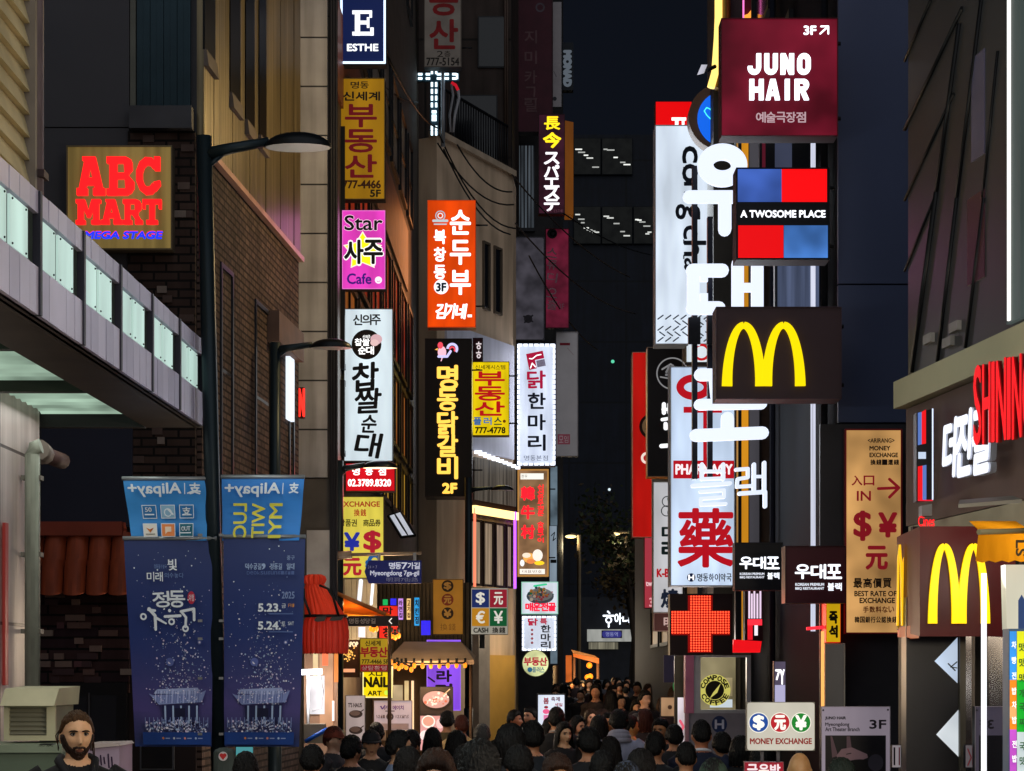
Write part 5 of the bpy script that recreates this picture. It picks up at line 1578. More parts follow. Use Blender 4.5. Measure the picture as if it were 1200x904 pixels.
s.ink.rect(656, 402, 668, 405, D('#8a1a30')); s.ink.stroke([(665, 408), (672, 416)], .8, D('#b09a9c')); s.ink.rect(653.5, 509, 668, 521, D('#c06070')); s.ink.htext('모임', 655, 511, 666, 519, D('#e0d0d4')); s.done()

# blue road name sign on lamp 3
e = thing('road_sign', 'dark blue pointed road name sign hung from a grey bar', 'sign', P(460, 684, 27.0))
fr = Frame(460, 684, 27.0)
MB().tube([fr.pt(391, 650.5, -.03), fr.pt(494, 648.5, -.03)], .022, D('#9a8a78', .4, .4), 8).tube([fr.pt(391, 652, -.03), fr.pt(412, 650, -.03)], .055, D('#8a7a6a', .4), 8).build('bar', e)
ink = Ink(fr, -.02); ink.poly([(427, 670), (432, 657), (494, 657), (494, 684), (432, 684)], D('#1a2470', .4, 0, .05), .02); ink.build('plate', e)
mb = MB()
for x in (444, 486): mb.box(fr.pt(x, 0).x - .02, fr.pt(x, 0).x + .02, 26.99, 27.04, fr.pt(x, 657).z, fr.pt(x, 648).z, GY)
mb.build('hanger', e)
ink = Ink(fr, .004); wt = E('#c9cce0', .75)
ink.htext('명동7가길', 456, 659.5, 492, 667, wt, .03, .08); ink.text('Myeongdong 7ga-gil', 434, 669, 491, 676, wt, .025); ink.text('24 > 7', 431, 663, 442, 666.5, D('#8890c0')); ink.text('明洞7街路', 453, 677, 490, 682, D('#8890c0')); ink.build('lettering', e)
e = thing('pointer_sign', 'black arrow sign strip with grey lettering across the orange canopy', 'sign', P(435, 734, 26.9))
fr = Frame(435, 734, 26.9)
MB().slab(fr.pt(403, 734, -.03), fr.pt(467, 734, -.03), fr.pt(467, 722, -.03), fr.pt(403, 722, -.03), fr.n * .03, D('#1a1312', .5)).build('plate', e)
ink = Ink(fr, .004); ink.htext('명동성당길', 409, 725, 440, 731, D('#8a7f78'), .02); ink.stroke([(459, 725), (456, 728), (459, 731)], 1.2, E('#e8e0d8', .9)); ink.build('lettering', e)

# ------------------------------------------------------------------ stalls and small things, lower left
e = thing('stall_hood', 'red pleated stall hood with black piping and a gathered top', 'awning', P(382, 765, 24.2))
rdm = D('#d83c24', .5, 0, .25, 3); rdd = D('#c02c1e', .5, 0, .25, 3)
fr = Frame(382, 765, 24.2)
def hood(profile, cx, seg=72, pl=.05, npl=14, mat=rdm, name='hood'):
    mb = MB(); vs_, fs = [], []
    for (y, rx) in profile:
        for j in range(seg):
            a = 2 * math.pi * j / seg
            k = 1 + pl * (2 * abs(math.sin(npl * a / 2)) - 1)
            q = fr.pt(cx(y), y + (2.4 * abs(math.sin(npl * a / 2)) if y > 760 else 0))
            vs_.append((q.x + rx * fr.s * k * math.cos(a), 24.2 + .30 + rx * fr.s * .8 * k * math.sin(a), q.z))
    for i in range(len(profile) - 1):
        for j in range(seg): fs.append((i * seg + j, i * seg + (j + 1) % seg, (i + 1) * seg + (j + 1) % seg, (i + 1) * seg + j))
    mb.add(vs_, fs, mat, True)
    return mb.build(name, e)
hood([(722, 22), (726, 24.5), (740, 26.5), (752, 26.5), (759, 26), (764, 25.5)], lambda y: 379, 132, .05, 22, rdd, 'valance')
hood([(684, 11), (690, 14.5), (705, 18.5), (721, 23)], lambda y: 366 + (y - 684) * .33, 132, .045, 22, rdm, 'hood')
hood([(672, 7), (674, 11), (678, 12.5), (682, 11), (685, 9)], lambda y: 366, 90, .16, 11, rdm, 'gathered_top')
mb = MB()
ring_ = lambda y, rx, cx: [(fr.pt(cx, y).x + rx * fr.s * math.cos(2 * math.pi * j / 30), 24.5 + rx * fr.s * .8 * math.sin(2 * math.pi * j / 30), fr.pt(cx, y).z) for j in range(31)]
mb.tube(ring_(721.5, 24.5, 379), .02, BLACKM, 6)
mb.tube([fr.pt(374, 686, .0), fr.pt(384, 690, -.02), fr.pt(390, 700, -.05), fr.pt(396, 722, -.1)], .016, BLACKM, 6)
mb.tube([fr.pt(356, 690, .0), fr.pt(357, 702, .03), fr.pt(364, 721, .03)], .016, BLACKM, 6)
mb.build('piping', e)
for x0, x1, y0, y1 in ((368, 383, 722.5, 729), (386, 403, 722.5, 728)): Ink(fr, .0).poly([(x0, y0 + 5), (x0 + 3, y0 + .5), (x1, y0), (x1 - 3, y1 - 1), (x0 + 4, y1)], BLACKM, .012).build('black_patch', e)

shopw = thing('food_stall', 'warm lit stall under the red hood with bright lamps', 'stall', P(372, 1010, 25.8))
fr = Frame(372, 1010, 25.8)
MB().slab(fr.pt(352, 1010, -.5), fr.pt(392, 1010, -.5), fr.pt(392, 760, -.5), fr.pt(352, 760, -.5), fr.n * .05, D('#b08a70', .6)).build('back_wall', shopw)
ink = Ink(fr, -.42); ink.rect(363, 764, 369, 802, E('#ffd0a0', .9, 'cloud')); ink.rect(371, 764, 387, 868, E('#d8a27c', .75, 'cloud')); ink.rect(388, 764, 393, 800, E('#e88a40', .8)); ink.rect(374, 765, 381, 780, E('#ff7a50', 1.0)); ink.build('lit_panel', shopw)  # warm lit wall: its light is put in as emission
ink = Ink(fr, -.40); ink.rect(359, 792, 377, 838, E('#e8e2ec', 1.0, 'cloud')); ink.rect(386, 822, 388.5, 846, E('#fff0e8', 1.4)); ink.build('lit_menu', shopw)
MB().tube([fr.pt(353, 788, .05), fr.pt(378, 787, .05)], .035, E('#f4f8ff', 4.0), 8).build('lamp_tube', shopw)
MB().tube([fr.pt(361, 790, .0), fr.pt(361, 860, .0)], .02, D('#d0d4dc', .4), 6).tube([fr.pt(374, 790, 0), fr.pt(378, 810, 0), fr.pt(376, 830, 0), fr.pt(366, 833, 0)], .015, D('#c0c0c8', .4), 6).build('stand', shopw)
MB().slab(fr.pt(360, 870, .1), fr.pt(383, 870, .1), fr.pt(383, 848, .1), fr.pt(360, 848, .1), fr.n * .3, D('#6a6458', .5)).build('heater', shopw)
lamp('stall_light', fr.pt(366, 800, .4), 45, (1, .93, .88), .15, shopw)
lamp('stall_light', fr.pt(384, 735, 2.6), 16, (1, .8, .62), .2, shopw)  # added lamp in front of the hood to brighten the red cloth
MB().tube([fr.pt(362, 868, .45), fr.pt(372, 862, .45), fr.pt(388, 853, .45)], .03, D('#1a4aa0', .4), 6).build('blue_hose', shopw)

e = thing('stall_canopy', 'orange lit pitched stall canopy behind the black arrow sign', 'awning', P(430, 1000, 28.0))
fr = Frame(430, 740, 28.0)
cv = TR('#e89434', .5)
MB().slab(fr.pt(398, 722, .8), fr.pt(462, 724, .8), fr.pt(400, 697, -.3), fr.pt(398, 697, -.3), (0, 0, .02), cv).build('cloth', e)
MB().tube([fr.pt(398, 697, .8), fr.pt(456, 722, .8)], .03, D('#a86a3a'), 6).build('front_bar', e)
MB().slab(fr.pt(399, 730, -.2), fr.pt(452, 730, -.2), fr.pt(400, 699, -.2), fr.pt(399, 699, -.2), fr.n * .03, TR('#f0a040', .4)).build('gable', e)
lamp('canopy_light', fr.pt(412, 716, .35), 45, (1, .68, .32), .12, e)
MB().tube([fr.pt(400, 1000, .7), fr.pt(400, 700, .7)], .025, D('#5a4030'), 6).tube([fr.pt(460, 1000, .7), fr.pt(460, 724, .7)], .025, D('#5a4030'), 6).build('leg', e)

# string of bulbs
def string(label, pts, n, Y, en=0):
    e = thing('string_lights', label, 'string lights', P(pts[0][0], pts[0][1] + 4, Y))
    W_ = []
    for i in range(n):
        u = i / (n - 1) * (len(pts) - 1)
        k = min(int(u), len(pts) - 2); f = u - k
        x = pts[k][0] + (pts[k + 1][0] - pts[k][0]) * f; y = pts[k][1] + (pts[k + 1][1] - pts[k][1]) * f
        W_.append((x, y))
    MB().tube([P(x, y - 3, Y) for x, y in W_], .012, BLACKM, 5).build('cable', e)
    for x, y in W_:
        q = P(x, y, Y + random.uniform(-.1, .1))
        MB().ball(q, (.030, .030, .042), E('#ff8a20', 1.5), 8, 6).tube([q + Vector((0, 0, .05)), q + Vector((0, 0, .11))], .02, BLACKM, 6).build('bulb', e)
    if en: lamp('bulb_light', P(sum(p[0] for p in W_) / n, sum(p[1] for p in W_) / n + 6, Y), en, (1, .6, .25), .4, e)
string('amber string lights along the grey canopy edge', [(456, 779), (500, 781), (545, 780)], 10, 30.4, 70)
string('amber bulbs bunched at the left end of the grey canopy', [(458, 776), (466, 784), (472, 780), (482, 785)], 6, 30.1, 30)
string('amber bulbs hanging under the black arrow sign', [(435, 737), (438, 738), (441, 737)], 3, 27.6, 18)
string('pair of amber bulbs right of the black arrow sign', [(459, 745), (463, 747), (467, 745)], 3, 28.2, 18)
e = thing('stall_canopy', 'wide dark grey stall canopy edged with amber bulbs', 'awning', P(505, 1000, 31.5))
fr = Frame(505, 780, 31.5)
gyc = D('#a8947e', .7, 0, .2)
mb = MB()
mb.add([fr.pt(455, 776, .9), fr.pt(557, 774, .9), fr.pt(540, 752, -.2), fr.pt(473, 752, -.2), fr.pt(556, 768, -1.2), fr.pt(462, 768, -1.2)], [(0, 1, 2, 3), (3, 2, 4, 5), (0, 3, 5), (1, 4, 2)], gyc)
mb.build('cloth', e)
mb = MB().slab(fr.pt(455, 780, .9), fr.pt(557, 779, .9), fr.pt(557, 774, .9), fr.pt(455, 776, .9), fr.n * .01, D('#a08a76', .7)); mb.build('valance', e)
MB().tube([fr.pt(458, 1000, .8), fr.pt(458, 778, .8)], .025, D('#3a2c24'), 6).tube([fr.pt(553, 1000, .8), fr.pt(553, 778, .8)], .025, D('#3a2c24'), 6).build('leg', e)

s = Sign('projecting_sign', 'small yellow sign with a red strip below it, by the amber bulbs', 'sign', (421.5, 748, 457, 788), 27.4, .12, E('#b0901c', .75, 'tube'), DK, frame=D('#5a4a18'), fw=.8, r=2)
s.ink.htext('신세계', 428, 751, 446, 757, D('#3a2c08'), .03); s.ink.htext('부동산', 422.5, 759, 454, 770, E('#8a1018', .8), .05, .05); s.ink.text('777-4466 5F', 424, 773, 455, 778, D('#3a2c08'), .04)
s.ink.rect(422.5, 779, 455, 787, E('#8a1220', .8)); s.ink.htext('상담환영', 424, 780.5, 453, 785.5, D('#e0b8b8'), .04); s.done()
s = Sign('projecting_sign', 'bright yellow sign with black nail art lettering', 'sign', (425, 781, 460, 818), 27.8, .15, E('#f2d40c', 1.1, 'tube'), D('#4a4008'), frame=E('#fff0a0', 1.1), fw=1.2, r=3)
s.ink.text('NAIL', 427, 794, 455, 805, D('#2a2408'), .07); s.ink.text('ART', 431, 810, 447, 815, D('#2a2408'), .06); s.ink.htext('ㅅㅁ', 432, 787, 448, 792, D('#2a2408'), .05); s.emb.disc(453, 812, 2.8, E('#c8e84a', 1.1), 14); s.done()
s = Sign('menu_board', 'brown board with a glowing bunch of dots and cream lettering', 'board', (400, 750, 422, 794), 27.7, .1, D('#4a3020', .5), DK, frame=D('#3a2418'), fw=.8)
s.ink.text('BURPOP', 401, 752.5, 419.5, 758, E('#ffe6c0', 1.1), .06); s.ink.rect(402, 784, 416, 788, E('#ffb080', .9))
rnd = random.Random(3)
for k in range(40): s.emb.disc(409 + rnd.gauss(0, 3.6), 768 + rnd.gauss(0, 4.2), .95, E('#ffc060', 1.2), 7)
s.done()
s = Sign('menu_poster', 'white poster with two dark dishes beside the black lamp pole', 'poster', (405, 815, 428, 875), 26.6, .06, E('#ae9c98', .75, 'tube'), DK, frame=D('#4a4440'), fw=.6)
s.ink.text("T'S HAUS", 408, 824, 424, 829, D('#4a3a3a'), .04)
for y in (837, 856): s.emb.disc(417, y, 8, D('#3a2a24'), 18, 4.6); s.emb.disc(416, y - 1, 6, D('#6a5248'), 16, 3); s.emb.stroke([(423, y - 3), (426, y - 5)], 1.2, D('#3a2a24'))
s.done()
s = Sign('menu_poster', 'white poster with violet lettering beside the two dish poster', 'poster', (438, 821, 483, 856), 28.6, .06, E('#b8a4aa', .75, 'tube'), DK, frame=D('#5a5054'), fw=.6)
s.ink.htext('니카 에이치', 447, 827, 473, 832, D('#5a3a70'), .03); s.ink.stroke([(446, 828), (448, 831), (451, 827)], 1.2, D('#4a2a7a')); s.ink.htext('Nail', 441, 838, 451, 842, D('#5a4a50')); s.ink.htext('Waxing', 463, 838, 479, 842, D('#5a4a50')); s.emb.disc(457, 840, 4.4, D('#3a3034'), 16); s.emb.disc(457, 840, 2, D('#a89a9c'), 10); s.emb.stroke([(452, 833.5), (462, 833.5)], 1.2, D('#3a3034')); s.emb.rect(443, 848, 479, 855, D('#8a7a86')); s.done()
s = Sign('projecting_sign', 'lit purple panel with dark letters behind the dish poster', 'sign', (500, 750, 540, 833), 32.6, .1, E('#8a4cf0', .95, 'tube'), D('#2a1848'), frame=E('#a070f8', .9), fw=1)
s.ink.text('라', 512, 786, 529, 799, D('#241048'), .05); s.ink.text('면', 511, 802, 530, 818, D('#241048'), .05); s.ink.text('참', 511, 765, 529, 780, D('#241048'), .04); s.ink.stroke([(502, 794), (509, 799)], 2, D('#241048')); s.done()
s = Sign('menu_poster', 'dark poster showing a pan of red and white stew', 'poster', (492, 805, 531, 838), 30.9, .05, D('#2a2228', .4), DK)
s.emb.disc(512, 821, 17.5, D('#181014'), 28, 12); s.emb.disc(511, 820, 15.5, E('#c8a0a0', .7), 28, 10)
for k in range(46): s.emb.disc(511 + rnd.gauss(0, 5.5), 820 + rnd.gauss(0, 3.4), rnd.uniform(.8, 2), E(rnd.choice(['#e8dcd8', '#c86a50', '#f2e8e4', '#a8402c', '#d8b0a8']), .8), 7)
s.emb.stroke([(519, 815), (527, 808)], 1.3, D('#b0a8a4')); s.done()
s = Sign('menu_poster', 'bright poster with round white dishes below the stew poster', 'poster', (492, 838.5, 522, 880), 30.9, .05, E('#d8a0a4', .75, 'cloud'), DK)
s.emb.disc(502, 846, 8, E('#f2e6e4', .9), 22, 7.5); s.emb.disc(502, 845.5, 6.4, E('#d8a090', .8), 20, 5.6); s.emb.disc(516, 848, 5, E('#e8c0c4', .9), 16, 6); s.emb.disc(498, 862, 6, E('#f2e0e6', .9), 16, 6); s.done()
# small coloured signs and wall behind
e = thing('ribbed_wall', 'brown ribbed shutter wall behind the small coloured signs', 'wall', P(475, 760, 33.0))
fr = Frame(475, 760, 33.0)
mb = MB()
for k in range(24): 
    x = 440 + k * 4.6
    mb.slab(fr.pt(x, 770, -.1), fr.pt(x + 3.6, 770, -.1), fr.pt(x + 3.6, 683, -.1), fr.pt(x, 683, -.1), fr.n * .12, D('#5a4c38', .6))
mb.slab(fr.pt(438, 770, -.2), fr.pt(552, 770, -.2), fr.pt(552, 683, -.2), fr.pt(438, 683, -.2), fr.n * .1, D('#2a241c'))
mb.build('shutter')if False else mb.build('shutter', e)
e = thing('white_wall', 'pale ribbed wall with white lit marks above the orange canopy', 'wall', P(420, 700, 28.9))
fr = Frame(420, 760, 28.9)
mb = MB()
for k in range(7): mb.slab(fr.pt(400 + k * 6, 760, -.05), fr.pt(405.6 + k * 6, 760, -.05), fr.pt(405.6 + k * 6, 679, -.05), fr.pt(400 + k * 6, 679, -.05), fr.n * .05, D('#8e8a80', .6))
mb.build('cladding', e)
ink = Ink(fr, .004); ink.stroke([(423, 681), (421, 704)], 5, E('#dfe6f0', 1.0)); ink.stroke([(437, 684), (435, 708)], 3.4, E('#e8ecf6', 1.1)); ink.rect(420, 735, 428, 747, E('#dfe0f4', .9)); ink.build('lit_mark', e)
e = thing('warm_light', 'row of warm lit door frames in the shop behind the posters', 'shop front', P(470, 1000, 33.5))
fr = Frame(470, 1000, 33.5)
MB().slab(fr.pt(425, 1000, -.1), fr.pt(500, 1000, -.1), fr.pt(500, 770, -.1), fr.pt(425, 770, -.1), fr.n * .05, D('#5a4638', .6)).build('wall', e)
ink = Ink(fr, .0); ink.rect(459, 803, 472, 824, E('#c8b088', .8, 'cloud')); ink.rect(474, 798, 479, 868, E('#ffc890', 1.0, 'cloud')); ink.rect(482, 798, 485, 868, E('#ffd8a8', 1.2)); ink.rect(444, 830, 456, 868, E('#8a6a50', .7, 'cloud')); ink.build('lit_panel', e)
def mini(label, box, c, ch, cc, Y=31.8):
    s = Sign('small_sign', label, 'sign', box, Y, .1, E(c, 1.0, 'tube'), DK, group='small coloured signs above the stalls')
    x0, y0, x1, y1 = box
    if ch: s.ink.vtext(ch, x0 + (x1 - x0) * .22, y0 + 3, x1 - (x1 - x0) * .22, y1 - 3, cc, .04)
    s.done()
mini('small green sign square, topmost left of the coloured row', (448, 702, 455, 710), '#12b05a', '', INKB)
mini('small blue sign square next to the green one', (457, 701, 465, 710), '#2a2af0', '', INKB)
mini('narrow lilac sign with dark letters in the coloured row', (466, 701, 473, 727), '#c890f0', '라면집', D('#2a1048'))
mini('narrow cream sign with brown letters in the coloured row', (476, 701, 482, 727), '#f0c880', '고기집', D('#5a2a10'))
mini('narrow sky blue sign with dark letters in the coloured row', (485, 700, 492, 734), '#22a0e8', '치킨집', D('#0a2a5a'))
mini('plain deep blue lit square below the sky blue sign', (493, 727, 505, 745), '#2218f0', '', INKB)
s = Sign('small_sign', 'red sign with dark letters to the left of the lilac sign', 'sign', (444, 710, 467, 750), 31.9, .1, E('#e8281c', 1.0, 'tube'), DK, group='small coloured signs above the stalls')
s.ink.text('막', 449, 712, 460, 720, D('#3a0808'), .05); s.ink.text('창', 449, 736, 460, 747, D('#3a0808'), .05); s.done()
s = Sign('projecting_sign', 'dim ochre sign with three dark coin discs', 'sign', (507, 679, 543, 744), 32.4, .25, D('#b88c34', .6, 0, .15), DK, frame=D('#5a4418'), fw=.8)
for c, y in (('$', 687), ('元', 703), ('¥', 719)):
    s.emb.disc(524.5, y, 7, D('#2a1c14') if c != '元' else D('#7a3020'), 20); s.emb.text(c, 520.5, y - 4.2, 528.5, y + 4.2, D('#b08a48'), .06)
s.ink.htext('換錢', 516, 731, 534, 739, D('#7a5a24')); s.done()
s = Sign('projecting_sign', 'white sign with four coloured money squares', 'sign', (551.5, 689, 595.5, 744), 40.0, .25, E('#a8a294', .8, 'tube'), DK, frame=D('#8a8070'), fw=.6, wall=('L', 6))
for c, x, y, k in (('$', 553, 691, '#1c2a5c'), ('元', 574, 691, '#8a1c2c'), ('€', 553, 713, '#b0781c'), ('¥', 574, 713, '#12502c')):
    s.emb.rect(x, y, x + 20, y + 21, E(k, 1.0)); s.emb.text(c, x + 5, y + 3.5, x + 15, y + 17.5, E('#e0dcd0', .85), .03)
s.ink.text('CASH', 555, 736, 572, 741.5, D('#3a342c'), .05); s.ink.htext('換錢', 577, 735.5, 592, 742, D('#3a342c'), .03); s.done()
mb = MB().tube([P(565, 760, 40.2), P(565, 690, 40.2)], .05, D('#8a8a8a', .4, .5), 8)
tag(mb.build('sign_post'), 'short grey post under the four money squares sign', 'post')
# far stall
e = thing('far_stall', 'distant orange lit stall tent with glowing lamps', 'stall', P(688, 830, 62))
fr = Frame(688, 830, 62)
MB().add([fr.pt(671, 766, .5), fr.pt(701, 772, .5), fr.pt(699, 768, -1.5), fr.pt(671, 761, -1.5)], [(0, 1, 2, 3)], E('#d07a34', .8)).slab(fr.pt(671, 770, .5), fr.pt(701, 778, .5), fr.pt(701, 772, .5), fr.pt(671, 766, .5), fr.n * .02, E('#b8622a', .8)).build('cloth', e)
MB().tube([fr.pt(672, 830, .4), fr.pt(672, 766, .4)], .05, D('#5a4030'), 6).tube([fr.pt(700, 830, .4), fr.pt(700, 772, .4)], .05, D('#5a4030'), 6).build('leg', e)
for x, y in ((690, 780), (691, 793), (688, 794)): MB().ball(fr.pt(x, y, .4), .09, E('#ff8a20', 1.5), 8, 6).build('bulb', e)
lamp('stall_light', fr.pt(690, 785, 1.2), 160, (1, .6, .25), .3, e)
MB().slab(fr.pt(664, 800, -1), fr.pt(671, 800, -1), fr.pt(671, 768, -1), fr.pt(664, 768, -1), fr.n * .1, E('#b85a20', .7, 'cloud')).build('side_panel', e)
lamp('street_fill', P(648, 770, 47), 60, (1, .9, .75), .4)  # added lamp without a fixture, standing in for lit shops
# overhead cables
random.seed(17)
cb = D('#0f1013', .6)
for k, (a, b, Ya, Yb, sag) in enumerate((((515, 158), (604, 268), 45.4, 49, .5), ((513, 168), (602, 240), 45.5, 49.3, .4), ((520, 175), (598, 275), 45.3, 49, .4), ((536, 170), (600, 225), 45.8, 49, .3), ((600, 205), (738, 325), 49.5, 60, .3), ((604, 262), (745, 368), 49, 62, .4), ((620, 300), (700, 410), 50, 64, .3), ((452, 62), (512, 150), 29, 45.6, .2), ((385, 20), (490, 120), 27, 45.5, .3), ((660, 250), (770, 300), 53, 70, .2))):
    A, B = P(*a, Ya), P(*b, Yb)
    pts = [A.lerp(B, i / 10) - Vector((0, 0, sag * 4 * (i / 10) * (1 - i / 10))) for i in range(11)]
    o = MB().tube(pts, .02, cb if k < 4 or k > 6 else D('#3a3330', .6), 5).build('overhead_cable')
    tag(o, 'thin dark overhead cable strung between the left buildings and the gap', 'cable', 'overhead cables')

# ================================================================== right signs
s = Sign('projecting_sign', 'burgundy square sign with white block letters and an arrow', 'sign', (845, 22, 981.5, 160), 17.0, .22, E('#6e1226', .78, 'cloud'), D('#3a0a16'), frame=D('#5a1020'), fw=.8, wall=('R', 6))
wl = E('#f2f6ff', 2.0)
def block(c, x0, y0, x1, y1, mat, w=5.4, th=.03):
    """heavy square cut capitals"""
    k = s.ink
    Q = lambda *p: k.poly(list(p), mat, th)
    V = lambda x, a=y0, b=y1: Q((x, a), (x + w, a), (x + w, b), (x, b))
    r = (x1 - x0) / 2; cx = (x0 + x1) / 2; ym = (y0 + y1) / 2
    arc = lambda cx_, cy_, r_, a, b: k.ring(cx_, cy_, r_, w, mat, 14, a, b, r_ * 1.02, th)
    if c == 'J': V(x1 - w, y0, y1 - r + .2); arc(cx, y1 - r, r, 0, 180); Q((x0, y1 - r), (x0 + w, y1 - r), (x0 + w, y1 - r - 1.5), (x0, y1 - r - 1.5))
    if c == 'U': V(x0, y0, y1 - r + .2); V(x1 - w, y0, y1 - r + .2); arc(cx, y1 - r, r, 0, 180)
    if c == 'O': V(x0, y0 + r - .2, y1 - r + .2); V(x1 - w, y0 + r - .2, y1 - r + .2); arc(cx, y1 - r, r, 0, 180); arc(cx, y0 + r, r, 180, 360)
    if c == 'N': V(x0); V(x1 - w); Q((x0, y0), (x0 + w, y0), (x1, y1), (x1 - w, y1))
    if c == 'H': V(x0); V(x1 - w); Q((x0, ym - w / 2), (x1, ym - w / 2), (x1, ym + w / 2), (x0, ym + w / 2))
    if c == 'A': Q((cx - w * .55, y0), (cx + w * .2, y0), (x0 + w, y1), (x0, y1)); Q((cx - w * .2, y0), (cx + w * .55, y0), (x1, y1), (x1 - w, y1)); Q((x0 + 4, ym + 3), (x1 - 4, ym + 3), (x1 - 3, ym + 7), (x0 + 3, ym + 7))
    if c == 'I': V(x0)
    if c == 'R':
        V(x0); h = (ym + 1.5 - y0) / 2
        Q((x0, y0), (x1 - h, y0), (x1 - h, y0 + w * .8), (x0, y0 + w * .8)); Q((x0, ym + 1.5 - w * .8), (x1 - h, ym + 1.5 - w * .8), (x1 - h, ym + 1.5), (x0, ym + 1.5)); arc(x1 - h, y0 + h, h, -90, 90); Q((cx - 2.5, ym), (cx + 3, ym), (x1, y1), (x1 - w, y1))
for c, x0 in (('J', 876), ('U', 895.5), ('N', 914.5), ('O', 934)): block(c, x0, 64, x0 + 15.5, 88, wl)
for c, x0 in (('H', 878), ('A', 897), ('I', 919.5), ('R', 931)): block(c, x0, 94, x0 + 16.5, 118, wl)
s.ink.text('3F', 942, 31, 956, 41, wl, .05); s.ink.stroke([(961, 40), (970.5, 31.5)], 2, wl); s.ink.stroke([(962, 31.5), (970.5, 31.5), (970.5, 40)], 2, wl)
s.ink.htext('예술극장점', 886, 132, 944, 144, E('#c8a8b0', .8), .025, .06); s.done()

s = Sign('projecting_sign', 'black lit sign of red and blue quarters with white lettering', 'sign', (862.5, 197, 972, 305), 17.3, .25, D('#0c0d16', .4), D('#0c0d14'), frame=D('#10111c'), fw=1, wall=('R', 8))
s.emb.rect(864.5, 198.5, 916, 237, E('#3c5cae', 1.0, 'cloud')); s.emb.rect(916, 198.5, 969, 237, E('#ee0a10', 1.1)); s.emb.rect(865, 264.5, 918, 302.5, E('#e00a10', 1.05)); s.emb.rect(918.5, 264.5, 970, 302.5, E('#4a80d0', 1.0, 'cloud'))
s.ink.text('A TWOSOME PLACE', 868, 247, 967, 255, E('#f4f6ff', 1.5), .05); s.done()

def arches(ink, x0, y0, x1, y1, mat, thick=.03, w0=9.5, w1=15):
    """two tall rounded arches side by side"""
    W = x1 - x0
    for side in (0, 1):
        ax = x0 + W * .5 * side; bx = ax + W * .5
        out = []
        for sgn in (-1, 1):
            pts = []
            for i in range(13):
                u = i / 12
                ang = math.pi / 2 * u
                cx = (ax + bx) / 2
                # half arch: from crown to foot
                x = cx + sgn * (W * .25 - w1 * .25) * (math.sin(ang) ** .9)
                y = y0 + w0 * .5 + (y1 - y0 - w0 * .5) * (1 - math.cos(ang)) ** .92
                pts.append((x, y, w0 * .78 + (w1 * .8 - w0 * .78) * u))
            inner = sgn == (1 if side == 0 else -1)
            for i in range(12):
                (xa, ya, wa), (xb, yb, wb) = pts[i], pts[i + 1]
                if inner:
                    lim = y0 + (y1 - y0) * .985
                    if ya > lim: break
                dx, dy = xb - xa, yb - ya
                L = math.hypot(dx, dy) or 1
                nx, ny = -dy / L, dx / L
                q = [(xa + nx * wa / 2, ya + ny * wa / 2), (xb + nx * wb / 2, yb + ny * wb / 2), (xb - nx * wb / 2, yb - ny * wb / 2), (xa - nx * wa / 2, ya - ny * wa / 2)]
                ink.poly(q, mat, thick); ink.disc(xb, min(yb, y1), wb / 2 * .98, mat, 12, None, thick) if i < 11 else None
s = Sign('projecting_sign', 'dark brown square sign with glowing yellow arches', 'sign', (839, 360, 986, 468), 16.9, .3, D('#3a2a30', .5, 0, .12), D('#2a1c22'), frame=D('#40303a'), fw=.8, wall=('R', 6))
arches(s.emb, 848, 377, 941, 453, E('#f2d800', 1.15)); s.done()

# big white channel letters
e = thing('channel_letters', 'tall column of big white rounded Korean letters on black rails', 'sign', P(855, 745, 20.5))
fr = Frame(855, 745, 20.5)
mb = MB()
for x in (868 - 2, 834 + 2):
    pass
for x0, x1, y0, y1 in ((813, 819, 190, 560), (831, 837, 250, 560)):
    mb.slab(fr.pt(x0, y1, -.25), fr.pt(x1, y1, -.25), fr.pt(x1, y0, -.25), fr.pt(x0, y0, -.25), fr.n * .1, D('#12141f', .4))
mb.slab(fr.pt(808, 402, -.2), fr.pt(822, 402, -.2), fr.pt(822, 370, -.2), fr.pt(808, 370, -.2), fr.n * .1, D('#16161c', .4))
mb.slab(fr.pt(830, 402, -.2), fr.pt(838, 402, -.2), fr.pt(838, 370, -.2), fr.pt(830, 370, -.2), fr.n * .1, D('#16161c', .4))
mb.build('rail', e)
CW = E('#e4ecff', 1.12); 
ink = Ink(fr, .0); T = .06
ink.ring(846, 195, 29, 18.5, CW, 40, thick=T, ry=25)
ink.stroke([(807, 232), (875, 232)], 14.5, CW, T); ink.stroke([(849, 236), (849, 270)], 15, CW, T)
ink.build('letter', e); ink = Ink(fr, .0)
ink.stroke([(811, 318), (846, 318)], 15, CW, T); ink.stroke([(812, 318), (812, 362)], 14.5, CW, T); ink.stroke([(811, 362), (842, 362)], 15, CW, T); ink.rect(820, 325, 829, 331, CW, T); ink.rect(820, 345, 829, 356, CW, T)
ink.stroke([(864, 310), (864, 362)], 14, CW, T); ink.stroke([(887, 310), (887, 362)], 14, CW, T); ink.stroke([(864, 338), (887, 338)], 10, CW, T)
ink.build('letter', e); ink = Ink(fr, .0)
ink.stroke([(820, 440), (905, 440)], 14, CW, T); ink.stroke([(836, 446), (838, 466)], 11, CW, T); ink.stroke([(872, 446), (870, 466)], 11, CW, T); ink.stroke([(819, 475), (892, 474)], 12.5, CW, T); ink.stroke([(852, 491), (852, 506)], 15, CW, T); ink.stroke([(815, 511), (893, 508)], 14.5, CW, T)
ink.build('letter', e)
ink = Ink(fr, .0)
b = 4.6; BL_ = E('#dfe8fb', 1.08)
ink.stroke([(822, 545), (822, 562)], b, BL_, T); ink.stroke([(847, 545), (847, 562)], b, BL_, T); ink.stroke([(822, 553), (847, 553)], b * .8, BL_, T); ink.stroke([(822, 562), (847, 561)], b * .8, BL_, T)
